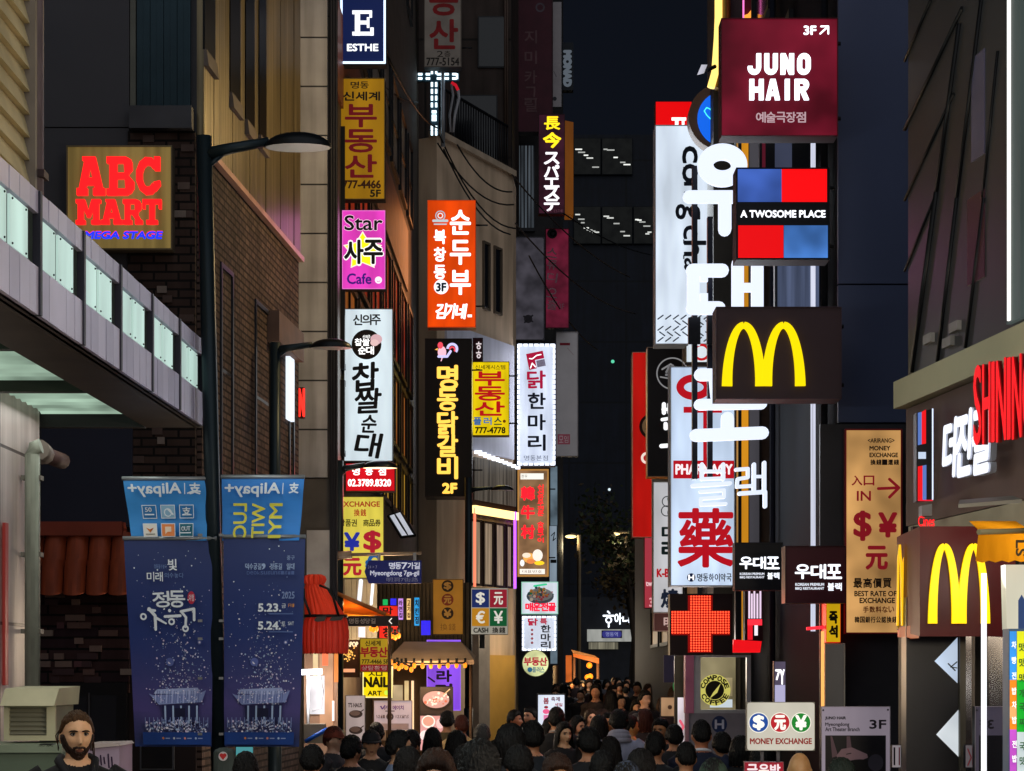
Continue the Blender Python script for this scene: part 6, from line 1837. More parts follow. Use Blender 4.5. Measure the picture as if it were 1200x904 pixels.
ink.stroke([(811, 570), (855, 567)], b, BL_, T); ink.stroke([(820, 577), (848, 575), (848, 583), (821, 585), (821, 592), (850, 591)], b * .85, BL_, T)
ink.build('letter', e); ink = Ink(fr, .0)
ink.stroke([(862, 551), (876, 550), (876, 560), (864, 562), (863, 571), (880, 570)], b * .85, BL_, T); ink.stroke([(883, 545), (883, 575)], b, BL_, T); ink.stroke([(895, 543), (895, 577)], b, BL_, T); ink.stroke([(883, 559), (895, 559)], b * .7, BL_, T); ink.stroke([(866, 579), (896, 577), (896, 594)], b, BL_, T)
ink.build('letter', e)
area('letter_glow', fr.pt(855, 400, .12), 22, (.85, .92, 1), .6, 3.0, (R(-90), 0, 0), e)
e2 = Ink(fr, -.09); e2.poly([(808, 541), (902, 541), (902, 598), (808, 598)], D('#11131d', .4), .02); 
# white vertical light box
s = Sign('projecting_sign', 'very tall white light box with black rotated serif lettering', 'sign', (767.5, 147, 849, 404), 26.0, .35, E('#ccd8e6', 1.15, 'tube'), D('#7d8894'), frame=D('#aab2bc', .4), fw=1, wall=('R', 8))
x0, x1 = 800, 824
for txt, y0, y1, a, b_ in (('c', 172, 191, 800, 817), ('o', 193, 214, 800, 817), ('n', 214, 229, 802, 817), ('g', 240, 257, 792, 820), ('c', 265, 280, 801, 817), ('h', 283, 300, 802, 827), ('a', 303, 316, 802, 816)):
    s.ink.text(txt, a, y0, b_, y1, D('#141c2c'), .04, rot=R(-90))
for y in (196, 228, 281, 299): s.ink.rect(800.5, y, 802, y + 5, D('#141c2c'))
zig = D('#3a4350')
random.seed(8)
for i in range(9):
    for j in range(5):
        xx = 771 + i * 9 + (j % 2) * 2; yy = 372 + j * 6.5
        sg = 1 if j % 2 else -1
        if random.random() < .9: s.emb.stroke([(xx, yy - sg * 2.2), (xx + 6, yy + sg * 2.2)], 1.5, zig)
s.done(30, (.85, .93, 1))
s = Sign('projecting_sign', 'bright red light box with a sideways white letter above the white box', 'sign', (768, 119, 811, 160), 27.5, .25, E('#e00408', 1.05), D('#4a0408'))
s.ink.rect(787, 138, 804, 141.5, WH); s.ink.rect(791, 141, 795, 160, WH); s.ink.rect(799, 141, 802, 150, WH); s.done()
e = thing('round_sign', 'round blue neon sign with a turquoise heart outline in a brown rim', 'sign', P(846, 165, 25.2))
fr = Frame(846, 165, 25.2)
ink = Ink(fr, -.25); ink.disc(846, 137, 39, D('#6a5040', .5), 44, 39, .25); ink.build('cabinet', e)
ink = Ink(fr, .02); ink.disc(850, 140, 33, E('#1262e0', 1.1), 40); ink.build('face', e)
ink = Ink(fr, .03); hp = [(836, 144), (828, 136), (825, 131), (828, 127), (832, 129), (834, 132)]
tq = E('#4ae8e0', 1.4); ink.stroke(hp, 1.3, tq); ink.stroke([(836, 144), (841, 130), (845, 126), (848, 129), (843, 142), (838, 146), (834, 145)], 1.3, tq); ink.build('neon_outline', e)

s = Sign('projecting_sign', 'tall red sign with a round face emblem and one white letter', 'sign', (741, 413, 764, 630), 30.0, .3, E('#b8140e', .85, 'tube'), D('#5a0c10'), frame=D('#d8a89a', .4), fw=.6, wall=('R', 4))
s.emb.disc(764, 500, 15, D('#2a1410'), 30); s.emb.disc(764.5, 500, 12, D('#c8a880'), 28); s.emb.disc(759, 497, 2.4, D('#201414'), 12); s.emb.stroke([(756, 503), (761, 504)], .9, D('#201414'))
s.ink.ring(758, 537, 7, 3, E('#f0d8cc', 1.0), 20, 50, 310); s.done()
s = Sign('projecting_sign', 'black sign with a grey ring emblem and white brush letters', 'sign', (758.5, 407, 800, 559), 28.0, .3, D('#201e20', .5), D('#c08a48', .4), frame=D('#8a8078', .4), fw=.7, wall=('R', 4))
s.emb.ring(788, 438, 19, 1.6, E('#8a8a8c', .8), 40); s.emb.stroke([(776, 433), (786, 427), (792, 432)], 2, E('#8a8a8c', .8)); s.emb.stroke([(774, 442), (785, 444), (796, 440)], 1.6, E('#8a8a8c', .8)); s.emb.text('牛', 780, 428, 796, 448, E('#77777a', .8), .03)
bw = E('#f4f6f8', 1.1)
s.ink.stroke([(778, 474), (778, 484)], 5, bw); s.ink.stroke([(784, 474), (784, 484)], 4, bw); s.ink.stroke([(777, 480), (786, 480)], 4, bw); s.ink.stroke([(776, 492), (788, 490)], 4, bw); s.ink.stroke([(780, 497), (780, 502), (786, 500)], 5, bw); s.ink.stroke([(775, 523), (788, 522)], 5, bw); s.ink.stroke([(787, 534), (787, 540)], 3, bw); s.done()
s = Sign('projecting_sign', 'small white lit sign with a red ring, between the rails', 'sign', (804, 405, 838, 425), 25.0, .2, E('#dce8f0', 1.0, 'tube'), DK)
s.emb.ring(822, 413, 10, 3, E('#c01820', 1.0), 28); s.done()
s = Sign('projecting_sign', 'white light box with dark green letters and a cloud outline', 'sign', (765.5, 565, 800, 718), 27.2, .3, E('#b4b4b8', 1.0, 'tube'), D('#4a5058'), frame=D('#c8ccd0', .4), fw=.8)
for x, y, r_ in ((782, 588, 6.5), (788, 585, 6), (781, 599, 6.5), (788, 601, 6)): s.emb.ring(x, y, r_, 1.1, D('#1c2a30'), 22)
s.ink.text('다', 776, 617, 796, 632, D('#0e2a2c'), .05); s.ink.text('래', 776, 634, 796, 654, D('#0e2a2c'), .05); s.ink.text('K-BBQ', 770, 667, 797, 678, E('#b01020', .85), .05); s.ink.text('燒', 775, 691, 795, 712, D('#12284a'), .04); s.done()
s = Sign('projecting_sign', 'brown foot panel with one pale Chinese character beneath the green lettered box', 'sign', (766, 718.5, 800, 740), 27.2, .2, D('#5a2c26', .5), DK, frame=D('#b08a80'), fw=.7)
s.ink.text('明', 778, 724, 792, 735, E('#c8a8a0', .8), .03); s.done()
s = Sign('projecting_sign', 'narrow rose red sign with pale letters at the edge of the dark gap', 'sign', (755, 630, 767, 713), 28.8, .2, E('#b03a48', .8, 'tube'), D('#4a1018'))
s.ink.text('tw', 757, 682, 764, 687, E('#f0c8cc', .9), .05); s.ink.text('3', 761, 701, 765, 711, E('#e8a8b0', .9), .03); s.done()

s = Sign('projecting_sign', 'tall pale blue pharmacy light box with a large red medicine character', 'sign', (785.5, 430, 861, 687), 22.6, .35, E('#c0d2ea', 1.15, 'tube'), D('#5a6a7c'), frame=D('#c0ccd8', .4), fw=1, wall=('R', 8))
RDs = E('#b40c1c', .95)
s.ink.ring(813, 454, 20.5, 9, RDs, 36, ry=15); s.ink.rect(801, 477, 846, 484, RDs); s.ink.rect(824, 470, 833, 540, RDs)
s.ink.rect(789, 540, 860, 561, RDs); s.ink.text('PHARMACY', 792, 544.5, 858, 556, E('#f4e8ec', 1.1), .05)
s.ink.text('藥', 795, 597, 859, 664, RDs, .022)
s.ink.disc(810, 677, 5, D('#1c3a7a'), 16); s.ink.text('H', 807, 674, 813, 680, WH, .05); s.ink.htext('명동하이약국', 817, 672.5, 857, 681.5, D('#1c2a4a'), .02); s.done(26, (.8, .9, 1))

e = thing('led_cross', 'black square panel with a red glowing dot matrix cross', 'sign', P(821.5, 768, 21.4))
fr = Frame(821.5, 768, 21.4)
MB().slab(fr.pt(785, 768, -.25), fr.pt(858.5, 768, -.25), fr.pt(858.5, 696, -.25), fr.pt(785, 696, -.25), fr.n * .25, D('#1c0608', .5)).build('cabinet', e)
ink = Ink(fr, .003); ink.step = 0
ink.rect(806, 698, 835, 765, E('#8a0603', .85)); ink.rect(787, 716, 806, 744.5, E('#8a0603', .85)); ink.rect(835, 716, 855.5, 744.5, E('#8a0603', .85))
ink.build('cross_panel', e)
ink = Ink(fr, .006); ink.step = 0
lm = E('#ff4a2c', 2.3)
n = 0
for i in range(22):
    for j in range(22):
        x = 788 + i * 3.13; y = 699.3 + j * 3.02
        if (807 < x < 834) or (717 < y < 743.5): ink.rect(x - .95, y - .95, x + .95, y + .95, lm)
ink.build('led_matrix', e)
area('led_glow', fr.pt(821, 731, .05), 14, (1, .12, .08), .5, .5, (R(-90), 0, 0), e)
tag(MB().slab(P(856, 765, 21.6), P(888, 765, 21.6), P(890, 752, 21.6), P(858, 750, 21.6), (0, -.2, 0), E('#e01018', 1.1)).build('lit_bar'), 'red glowing bar to the right of the dot matrix cross', 'light')
e = thing('neon_column', 'thin white tubes over a red lit block beside the gold band', 'sign', P(884, 755, 21.9))
fr = Frame(884, 755, 21.9)
MB().slab(fr.pt(873, 752, -.2), fr.pt(894, 752, -.2), fr.pt(894, 690, -.2), fr.pt(873, 690, -.2), fr.n * .2, D('#2a0c12')).build('cabinet', e)
ink = Ink(fr, .004)
for k, x in enumerate((877, 880, 883, 886.5, 890)): ink.rect(x, 693 + (k % 2) * 3, x + 1.8, 725, E('#e8d0e8', 1.1), .02)
ink.rect(876, 726, 893, 733, E('#ff3040', 1.2)); ink.rect(876, 733, 882, 750, E('#e01828', 1.1)); ink.rect(884, 733, 888, 745, E('#f0e8f0', 1.1)); ink.build('tube', e)

s = Sign('projecting_sign', 'small black sign with white Korean letters beside the pharmacy box', 'sign', (861, 636, 917.5, 692), 19.0, .2, D('#0e1018', .4), D('#0c0d14'), frame=D('#1a1c28'), fw=.8)
def wdp(s, x0, x1, y0):
    k = (x1 - x0)
    s.ink.htext('우대포', x0, y0, x1, y0 + k * .30, E('#f2f6ff', 1.5), .035, .08)
    s.ink.text('KOREAN PREMIUM', x0, y0 + k * .40, x0 + k * .62, y0 + k * .46, E('#e0e4f0', 1.1), .04); s.ink.text('BBQ RESTAURANT', x0, y0 + k * .49, x0 + k * .62, y0 + k * .55, E('#e0e4f0', 1.1), .04); s.ink.htext('블랙', x0 + k * .70, y0 + k * .40, x1, y0 + k * .56, E('#f2f6ff', 1.3), .03)
wdp(s, 867, 913, 653); s.done()
s = Sign('projecting_sign', 'small dark maroon sign with white Korean letters below the yellow arches', 'sign', (920, 640, 991, 707), 16.8, .22, D('#4a1822', .45, 0, .1), D('#a88a80', .4), frame=D('#3a121a'), fw=.8)
wdp(s, 932, 986, 662); s.done()

# exchange banner
s = Sign('wall_banner', 'tall dim yellow banner with red money marks on the navy wall', 'banner', (990, 503, 1057, 743), 17.2, .06, E('#c8965a', .85, 'cloud'), D('#5a1418'), frame=D('#8a1c24'), fw=1.6)
bk = D('#2e1c14'); rb = E('#82141f', .8)
s.ink.text('<ARIRANG>', 1017, 514, 1048, 519, bk, .03); s.ink.text('MONEY', 1019, 523, 1043, 528, bk, .05); s.ink.text('EXCHANGE', 1019, 531, 1052, 536, bk, .05); s.ink.htext('換錢|還錢', 1020, 539, 1053, 545, bk, .04)
s.ink.htext('入口', 998, 558, 1024, 569, rb, .03); s.ink.text('IN', 1004, 576, 1020, 587, rb, .03)
s.ink.stroke([(1029, 573), (1052, 572)], 3.4, rb); s.ink.stroke([(1042, 562), (1053, 572), (1042, 583)], 3.4, rb)
s.ink.text('$', 1001, 600, 1020, 633, rb, .04); s.ink.text('¥', 1030, 602, 1050, 629, rb, .05); s.ink.text('元', 1015, 641, 1039, 667, rb, .045)
s.ink.htext('最高價買', 1000, 678, 1044, 689, bk, .03); s.ink.text('BEST RATE OF', 1001, 693, 1050, 699, bk, .04); s.ink.text('EXCHANGE', 1007, 701, 1048, 707, bk, .05); s.ink.htext('手数料ない', 1011, 711, 1047, 718, D('#a8481c'), .03); s.ink.htext('韓国銀行公認換錢', 1001, 723, 1050, 730, bk, .03); s.done()
s = Sign('projecting_sign', 'narrow yellow lit sign with a black mark over a pale panel', 'sign', (968, 706, 985, 753), 17.2, .3, E('#c8a010', .9, 'tube'), E('#e0301c', .9))
s.ink.vtext('즉석', 972, 717, 981, 747, D('#2a2408'), .06); s.done()
s = Sign('window_panel', 'pale grey frosted panel below the narrow yellow sign', 'panel', (966, 754, 990, 830), 17.25, .06, E('#44403c', .75, 'tube'), D('#c8b898'), frame=D('#c8c0b0', .4), fw=1)
s.done()
tag(MB().tube([P(964, 830, 17.2), P(964, 740, 17.2)], .014, E('#ffb060', 1.3), 6).build('light_tube'), 'thin amber light tube beside the frosted panel', 'light')
tag(MB().tube([P(945, 737, 17.3), P(968, 735, 17.3)], .016, E('#ff3040', 1.1), 6).build('neon_tube'), 'short red neon line above the dark doorway on the right', 'light')
s = Sign('projecting_sign', 'lavender sign strip with white marks behind the exchange board', 'sign', (907, 775, 921, 826), 18.4, .1, E('#6a6078', .75, 'tube'), DK)
s.ink.text('7', 909, 785, 914, 797, WH, .04); s.ink.text('Y', 914, 785, 919, 802, WH, .03); s.ink.rect(908, 803, 920, 825, E('#b8b4d8', .9)); s.done()

# lit arches box
e = thing('projecting_sign', 'large maroon box sign with glowing yellow arches on two sides', 'sign', P(1115, 746, 11.3), None)
e['category'] = 'sign'
fr = Frame(1115, 746, 11.3)
MB().hexa([fr.pt(1078, 746, 0), fr.pt(1190, 746, 0), fr.pt(1190, 746, -.3), fr.pt(1073, 736, -.55), fr.pt(1078, 617, 0), fr.pt(1190, 617, 0), fr.pt(1190, 617, -.3), fr.pt(1073, 622, -.55)], E('#420b0a', .75, 'cloud')).build('cabinet', e)
ink = Ink(fr, .003); arches(ink, 1089, 636, 1157, 731, E('#f6d200', 1.25), .02, 8, 13); ink.build('emblem', e)
MB().slab(fr.pt(1071, 735, -.5), fr.pt(1086, 735, -.40), fr.pt(1086, 632, -.40), fr.pt(1071, 632, -.5), (0, -.02, 0), D('#b88a2a', .45)).build('side_panel', e)
ink = Ink(fr, -.41); ink.stroke([(1067.5, 731), (1068.5, 650), (1070.5, 634), (1072, 660), (1073, 731)], 1.5, E('#f2b800', 1.1), .03); ink.stroke([(1073, 731), (1074, 660), (1076, 640), (1077.5, 680), (1078, 733)], 1.2, E('#f2b800', .9), .03); ink.build('side_emblem', e)
MB().hexa([fr.pt(1072, 745, -.45), fr.pt(1079, 748, -.05), fr.pt(1079, 748, -.3), fr.pt(1076, 745, -.6), fr.pt(1072, 733, -.45), fr.pt(1079, 732, -.05), fr.pt(1079, 732, -.3), fr.pt(1076, 733, -.6)], E('#a8522c', .6, 'cloud')).build('lit_foot', e)

# red channel letters and white ones on the angled fascia
tA = lR0.hit(1141, 450)[0]
def lr(x, z, d): return lR0.pt(x, z, d)
class FR0:
    def pt(self, x, y, d=0): return lR0.pt(x, y, d)
ink = Ink(FR0(), .40, False, .00002)
e = thing('channel_letters', 'red raised capital letters on the cream and brown fascia at the right edge', 'sign', lR0.pt(1.8, 3.3, .4))
ta, za = lR0.hit(1141, 432); tb, zb = lR0.hit(1141, 520)
rdl = E('#f2141e', 1.0)
lo = Line(lR0.pt(0, 0, .40), lR0.pt(lR0.L, 0, .40))
for c, pa, pb in (('S', 1141, 1149.5), ('H', 1151.5, 1160.5), ('I', 1162.5, 1165.5), ('N', 1168, 1179), ('I', 1181, 1184.5), ('N', 1187, 1197.5), ('G', 1199.5, 1211)):
    xa, zt_ = lo.hit(pa, 431 - (pa - 1141) * .25); xb, zb_ = lo.hit(pb, 521 - (pb - 1141) * .17)
    for d in (.0, .008, .016, .024):
        ink.text(c, xa, zb_, xb, zt_, rdl if d > .02 else D('#8a0a10'), .012, thick=d - .024)
ink.build('letter', e)
ink = Ink(FR0(), .12, False, .00002)
e = thing('channel_letters', 'white raised brush letters on the brown fascia beside the quartered blade sign', 'sign', lR0.pt(.9, 3.1, .12))
lo = Line(lR0.pt(0, 0, .22), lR0.pt(lR0.L, 0, .22))
for c, pa, pb, ya_, yb_ in (('더', 1096, 1110, 496, 556), ('진', 1111, 1128, 487, 553), ('갈', 1130, 1152, 482, 549)):
    xa, zt_ = lo.hit(pa, ya_); xb, zb_ = lo.hit(pb, yb_)
    for d in (0, .012, .024, .036, .048):
        ink.text(c, xa, zb_, xb, zt_, E('#f0f4ff', 1.15) if d > .04 else D('#b8bcc8'), .045, slant=.12, thick=d)
ink.build('letter', e)
e = thing('projecting_sign', 'narrow blade sign of red and blue quarters seen almost edge on', 'sign', P(1085, 590, 13.3))
fr = Frame(1085, 590, 13.3)
MB().slab(fr.pt(1074, 588, -.1), fr.pt(1093, 586, -.1), fr.pt(1093, 479, -.1), fr.pt(1074, 484, -.1), fr.n * .1, D('#10111c', .4)).build('cabinet', e)
ink = Ink(fr, .003); rdE, blE = E('#e8141c', 1.0), E('#5a78c0', .9)
ink.poly([(1075.5, 484), (1080, 483), (1080, 521), (1075.5, 522)], blE); ink.poly([(1080, 483), (1085, 480), (1085, 520), (1080, 521)], rdE); ink.poly([(1075.5, 547), (1081, 546), (1081, 587), (1075.5, 587)], rdE); ink.poly([(1081, 546), (1085.5, 545), (1085.5, 587), (1081, 587)], blE)
ink.rect(1076, 530, 1085, 538, E('#c8d8f0', .9)); ink.rect(1075.5, 586, 1093, 587.5, E('#e81830', 1.0)); ink.build('emblem', e)
ink = Ink(fr, .005); ink.rect(1092, 479, 1093.6, 586, E('#d8e4ff', 1.3)); ink.build('edge_light', e)
e = thing('neon_lettering', 'small red neon word under the blade sign', 'sign', P(1084, 619, 13.0))
fr = Frame(1084, 619, 13.0)
MB().slab(fr.pt(1070, 622, -.08), fr.pt(1096, 622, -.08), fr.pt(1096, 617, -.08), fr.pt(1070, 617, -.08), fr.n * .08, D('#2a1c1c')).build('base', e)
Ink(fr, .0).text('Cines', 1076, 605, 1095, 617, E('#ff2028', 1.4), .015).build('lettering', e)
MB().slab(fr.pt(1082, 604, -.15), fr.pt(1094, 604, -.15), fr.pt(1094, 590, -.15), fr.pt(1082, 592, -.15), fr.n * .1, D('#8a8a88', .4)).build('bracket', e)

# yellow awning, far right
e = thing('awning', 'yellow ribbed awning with a scalloped front at the right edge', 'awning', P(1170, 662, 10.4))
fr = Frame(1170, 662, 10.4)
ya = TR('#cc8414', .35)
mb = MB()
vs_, fs = [], []
for i in range(9):
    u = i / 8
    for j, (x, y, d) in enumerate(((1156, 604, -.4), (1147, 622, 0), (1137, 659, .12))):
        vs_.append(fr.pt(x + u * 75 * (1 if j else .95), y - u * 4 + (2.2 * (i % 2) if j == 2 else 0), d - u * .25))
for i in range(8):
    for j in range(2): fs.append((i * 3 + j, (i + 1) * 3 + j, (i + 1) * 3 + j + 1, i * 3 + j + 1))
mb.add(vs_, fs, ya); mb.build('cloth', e)
MB().tube([fr.pt(1146, 624, .02), fr.pt(1225, 618, -.25)], .016, D('#7a7458', .4), 6).build('front_bar', e)
MB().slab(fr.pt(1138, 590, -.3), fr.pt(1215, 584, -.3), fr.pt(1215, 576, -.5), fr.pt(1150, 581, -.5), (0, 0, .02), D('#6a6a64', .5)).build('cover_plate', e)
Ink(fr, .03).text('LS', 1189, 634, 1200, 652, D('#3a2a10'), .03, rot=R(-90)).build('lettering', e)
lamp('awning_light', P(1178, 668, 10.7), 14, (1, .97, .9), .15, e)
e = thing('standing_sign', 'white pillar sign with a blue arrow under the yellow awning', 'sign', P(1192, 1100, 10.6))
fr = Frame(1192, 1100, 10.6)
MB().slab(fr.pt(1180, 738, -.1), fr.pt(1210, 738, -.1), fr.pt(1210, 662, -.1), fr.pt(1178, 662, -.1), fr.n * .1, E('#c8c6b4', .8, 'tube')).build('panel', e)
Ink(fr, .004).poly([(1193, 737), (1193, 704), (1197, 697), (1201, 704), (1201, 737)], D('#2a4a8a')).build('emblem', e)
e = thing('standing_sign', 'tall sign of bright coloured blocks at the right edge', 'sign', P(1196, 1170, 9.9))
fr = Frame(1196, 1170, 9.9)
MB().slab(fr.pt(1182, 1170, -.12), fr.pt(1230, 1170, -.12), fr.pt(1230, 737, -.12), fr.pt(1182, 737, -.12), fr.n * .12, D('#2a4a6a', .4)).build('cabinet', e)
ink = Ink(fr, .004)
for x0, x1, y0, y1, c in ((1183, 1191, 740, 797, '#2a8ae0'), (1191.5, 1200, 740, 797, '#d8e010'), (1183, 1191, 797, 828, '#f08418'), (1191.5, 1200, 797, 858, '#10b02a'), (1183, 1191, 828, 842, '#f2a868'), (1183, 1191, 842, 855, '#f08418'), (1183, 1191, 855, 910, '#c050c8'), (1191.5, 1200, 858, 910, '#c8d8dc')): ink.rect(x0, y0, x1, y1, E(c, .95, 'cloud')); ink.rect(x0 + 15 if False else 1200.5, y0, 1228, y1, E(c, .95, 'cloud'))
ink.build('colour_block', e)
ink = Ink(fr, .02); 
for k, y in enumerate((752, 770, 788, 806, 822, 840, 868, 885)): ink.text(random.choice('빵커차면밥전'), 1184.5, y, 1189.5, y + 8, E('#f4f8f8', .95), .03); ink.text(random.choice('맛국탕찌개'), 1193, y + 2, 1199, y + 11, D('#1a5a2a'), .03)
ink.build('lettering', e)

# salon poster boards
def salon(label, box, Y, mirror=False):
    x0, y0, x1, y1 = box
    s = Sign('poster_board', label, 'poster', box, Y, .05, E('#8f8490', .8, 'tube') if not mirror else E('#4a4452', .6, 'tube'), DK, frame=D('#8a8088', .4), fw=.5)
    k = (x1 - x0) / 80
    if not mirror:
        s.ink.text('JUNO HAIR', x0 + 5, y0 + 12, x0 + 29, y0 + 16, D('#2a242c'), .06); s.ink.text('Myeongdong', x0 + 5, y0 + 19, x0 + 33, y0 + 24, D('#2a242c'), .03); s.ink.text('Art Theater Branch', x0 + 5, y0 + 24.5, x0 + 45, y0 + 29, D('#2a242c'), .03); s.ink.text('3F', x0 + 57, y0 + 16, x0 + 76, y0 + 26, D('#241e26'), .04)
    else: s.ink.text('3F', x0 + 6, y0 + 16, x0 + 22, y0 + 26, D('#241e26'), .04, mirror=True)
    s.emb.rect(x0 + 5, y0 + 34, x1 - 5, y1 - 1, D('#17141a', .4))
    if not mirror:
        sk, sk2 = D('#a0808a'), D('#7a606a')
        s.emb.poly([(x0 + 11, y0 + 35), (x0 + 13, y0 + 35), (x0 + 20, y0 + 58), (x0 + 13, y0 + 60)], sk2); s.emb.poly([(x0 + 30, y0 + 35), (x0 + 34, y0 + 35), (x0 + 36, y0 + 50), (x0 + 30, y0 + 52)], sk2)
        s.emb.poly([(x0 + 18, y0 + 58), (x0 + 24, y0 + 50), (x0 + 36, y0 + 48), (x0 + 54, y0 + 56), (x0 + 55, y0 + 60), (x0 + 45, y0 + 64), (x0 + 22, y0 + 66)], sk); s.emb.stroke([(x0 + 30, y0 + 56), (x0 + 35, y0 + 55)], 1.2, D('#3a2a30')); s.emb.disc(x0 + 46, y0 + 72, 22, D('#0c0a0e'), 24, 10); s.emb.disc(x0 + 64, y0 + 66, 9, D('#3c3844'), 18, 10)
    s.emb.disc(x0 + 2.6, y0 + 4.5, 1.2, D('#2a262c'), 8); s.emb.disc(x1 - 2.6, y0 + 4, 1.2, D('#2a262c'), 8)
    s.done()
salon('lilac white salon poster board with a reclining face', (962, 828, 1043, 980), 13.2)
salon('dim mirror image of the salon poster built behind the slim white lit pole', (1142, 828, 1184, 980), 11.2, True)  # a reflection of the salon poster, built as a board
s = Sign('poster_board', 'small white board edge with red and black marks between the salon poster and its mirror image', 'poster', (1045, 873, 1056, 900), 13.3, .04, E('#9a9094', .7), DK)
s.ink.rect(1047, 876, 1049, 897, INKB); s.ink.rect(1053, 876, 1054.5, 897, D('#a02030')); s.done()
s = Sign('poster_board', 'small pale reflected board edge with red bars left of the slim lit pole', 'poster', (1131, 873, 1142, 900), 11.3, .04, E('#6a6266', .6), DK)  # mirror image of the small marked board, modelled as an object
s.ink.stroke([(1134, 878), (1138, 888), (1134, 897)], 1.5, D('#902030')); s.ink.rect(1139, 876, 1140.5, 897, D('#a02030')); s.done()
# money exchange board
s = Sign('hanging_board', 'white rounded board with blue, red and green money discs', 'sign', (875, 823, 955, 880), 13.0, .06, E('#d0cbbc', .85, 'tube'), D('#8a8478'), frame=None, r=3.5)
for c, x, k in (('$', 889, '#12489a'), ('元', 914, '#b81c28'), ('¥', 938.5, '#14802a')):
    s.emb.disc(x, 847, 12, E('#f2eee0', .9), 28); s.emb.disc(x, 847, 11, E(k, .9), 28); s.emb.text(c, x - 6, 839, x + 6, 855, E('#f6f4ec', 1.0), .06)
s.ink.text('MONEY EXCHANGE', 879, 865.5, 951, 872, E('#8a2018', .8), .05); s.done()
s = Sign('hanging_board', 'red board with white letters cut off below the exchange board', 'sign', (872, 893, 918, 940), 13.1, .06, E('#9c1c2e', .85, 'tube'), DK, frame=D('#c07078'), fw=.7)
s.ink.htext('금은방', 876, 896, 914, 909, E('#f0dce0', 1.0), .04); s.done()
mb = MB()
for x in (893, 912): mb.tube([P(x, 893, 13.05), P(x, 880, 13.05)], .012, D('#7a7a80', .4), 6)
mb.tube([P(936, 1100, 13.08), P(936, 880, 13.08)], .02, D('#5a5a60', .4), 6)
tag(mb.build('board_post'), 'grey post carrying the white exchange board', 'post')

# coffee booth
e = thing('coffee_booth', 'pink edged coffee booth window with a round yellow emblem on the glass', 'booth', P(842, 1010, 23.0))
fr = Frame(842, 1010, 23.0)
MB().slab(fr.pt(803, 1010, -1.6), fr.pt(885, 1010, -1.6), fr.pt(885, 768, -1.6), fr.pt(803, 768, -1.6), fr.n * .1, D('#4a443c', .6)).build('back_wall', e)
MB().slab(fr.pt(803, 1010, -.1), fr.pt(880, 1010, -.1), fr.pt(880, 836, -.1), fr.pt(803, 836, -.1), fr.n * .1, D('#8a8894', .5)).build('lower_panel', e)
MB().slab(fr.pt(803, 836, -.2), fr.pt(813, 836, -.2), fr.pt(813, 768, -.2), fr.pt(803, 768, -.2), fr.n * .22, D('#c87a9c', .5)).slab(fr.pt(803, 1010, .0), fr.pt(807, 1010, .0), fr.pt(807, 836, 0), fr.pt(803, 836, 0), fr.n * .02, D('#b88a9c', .5)).build('pink_edge', e)
mb = MB()
for b_ in ((813, 768, 821, 836), (875, 768, 880, 836), (821, 768, 875, 770.5), (821, 832, 875, 836)): mb.slab(fr.pt(b_[0], b_[3], -.1), fr.pt(b_[2], b_[3], -.1), fr.pt(b_[2], b_[1], -.1), fr.pt(b_[0], b_[1], -.1), fr.n * .1, D('#b0b4bc', .4, .3))
mb.build('frame', e)
ink = Ink(fr, -1.4); ink.rect(815, 769, 878, 835, E('#8a8060', .85, 'cloud')); ink.rect(857, 795, 863, 816, E('#e0c890', .9, 'cloud')); ink.rect(850, 795, 874, 818, E('#c8b88c', .7, 'cloud')); ink.rect(846, 822, 874, 832, E('#c8d4dc', .9)); ink.build('lit_interior', e)
# emblem: ring with dark lettering and a compass needle
ink = Ink(fr, -.04); yc = E('#c8c060', .95); dkc = D('#2c2a1c')
ink.disc(838, 809, 18.5, yc, 36, 18.5); ink.disc(838, 809, 11, dkc, 30); ink.poly([(836, 812), (845, 801), (841, 812)], yc); ink.poly([(836, 812), (841, 812), (832, 819)], yc)
for k, c in enumerate('COMPOSE'):
    a = R(200 + k * 23.3); ink.text(c, 838 + 14.6 * math.cos(a) - 2.4, 809 + 14.6 * math.sin(a) - 2.7, 838 + 14.6 * math.cos(a) + 2.4, 809 + 14.6 * math.sin(a) + 2.7, dkc, .07, -(a - R(270)))
for k, c in enumerate('COFFEE'):
    a = R(150 - k * 24); ink.text(c, 838 + 14.6 * math.cos(a) - 2.4, 809 + 14.6 * math.sin(a) - 2.7, 838 + 14.6 * math.cos(a) + 2.4, 809 + 14.6 * math.sin(a) + 2.7, dkc, .07, -(a - R(90)))
ink.build('emblem', e)
ink = Ink(fr, .004); ink.disc(843, 849, 9, D('#2a3a68'), 24, 10); ink.text('H', 838, 844, 848, 854, D('#c8d0e8'), .05); ink.build('sticker', e)
lamp('booth_light', fr.pt(850, 785, -.7), 8, (1, .9, .7), .2, e)
s = Sign('round_sign', 'small brown square sign plate to the left of the booth', 'sign', (774, 817, 793, 840), 27.0, .1, E('#b8906a', .75, 'cloud'), DK, frame=D('#3a2a1c'), fw=.7)
s.emb.disc(785, 829, 2.6, D('#5a3c24'), 14); s.done()
s.e.name = 'square_sign'
s = Sign('lit_board', 'narrow white and pink lit panel beside the booth', 'panel', (793.5, 817, 805, 890), 24.5, .1, E('#e8d4dc', 1.0, 'cloud'), DK)
s.emb.stroke([(797, 845), (801, 852), (797, 858)], 3, E('#e05a70', 1.0)); s.done()
e = thing('stall_umbrella', 'orange lit stall awning edge with a green lamp left of the booth', 'awning', P(795, 815, 30))
fr = Frame(795, 815, 30)
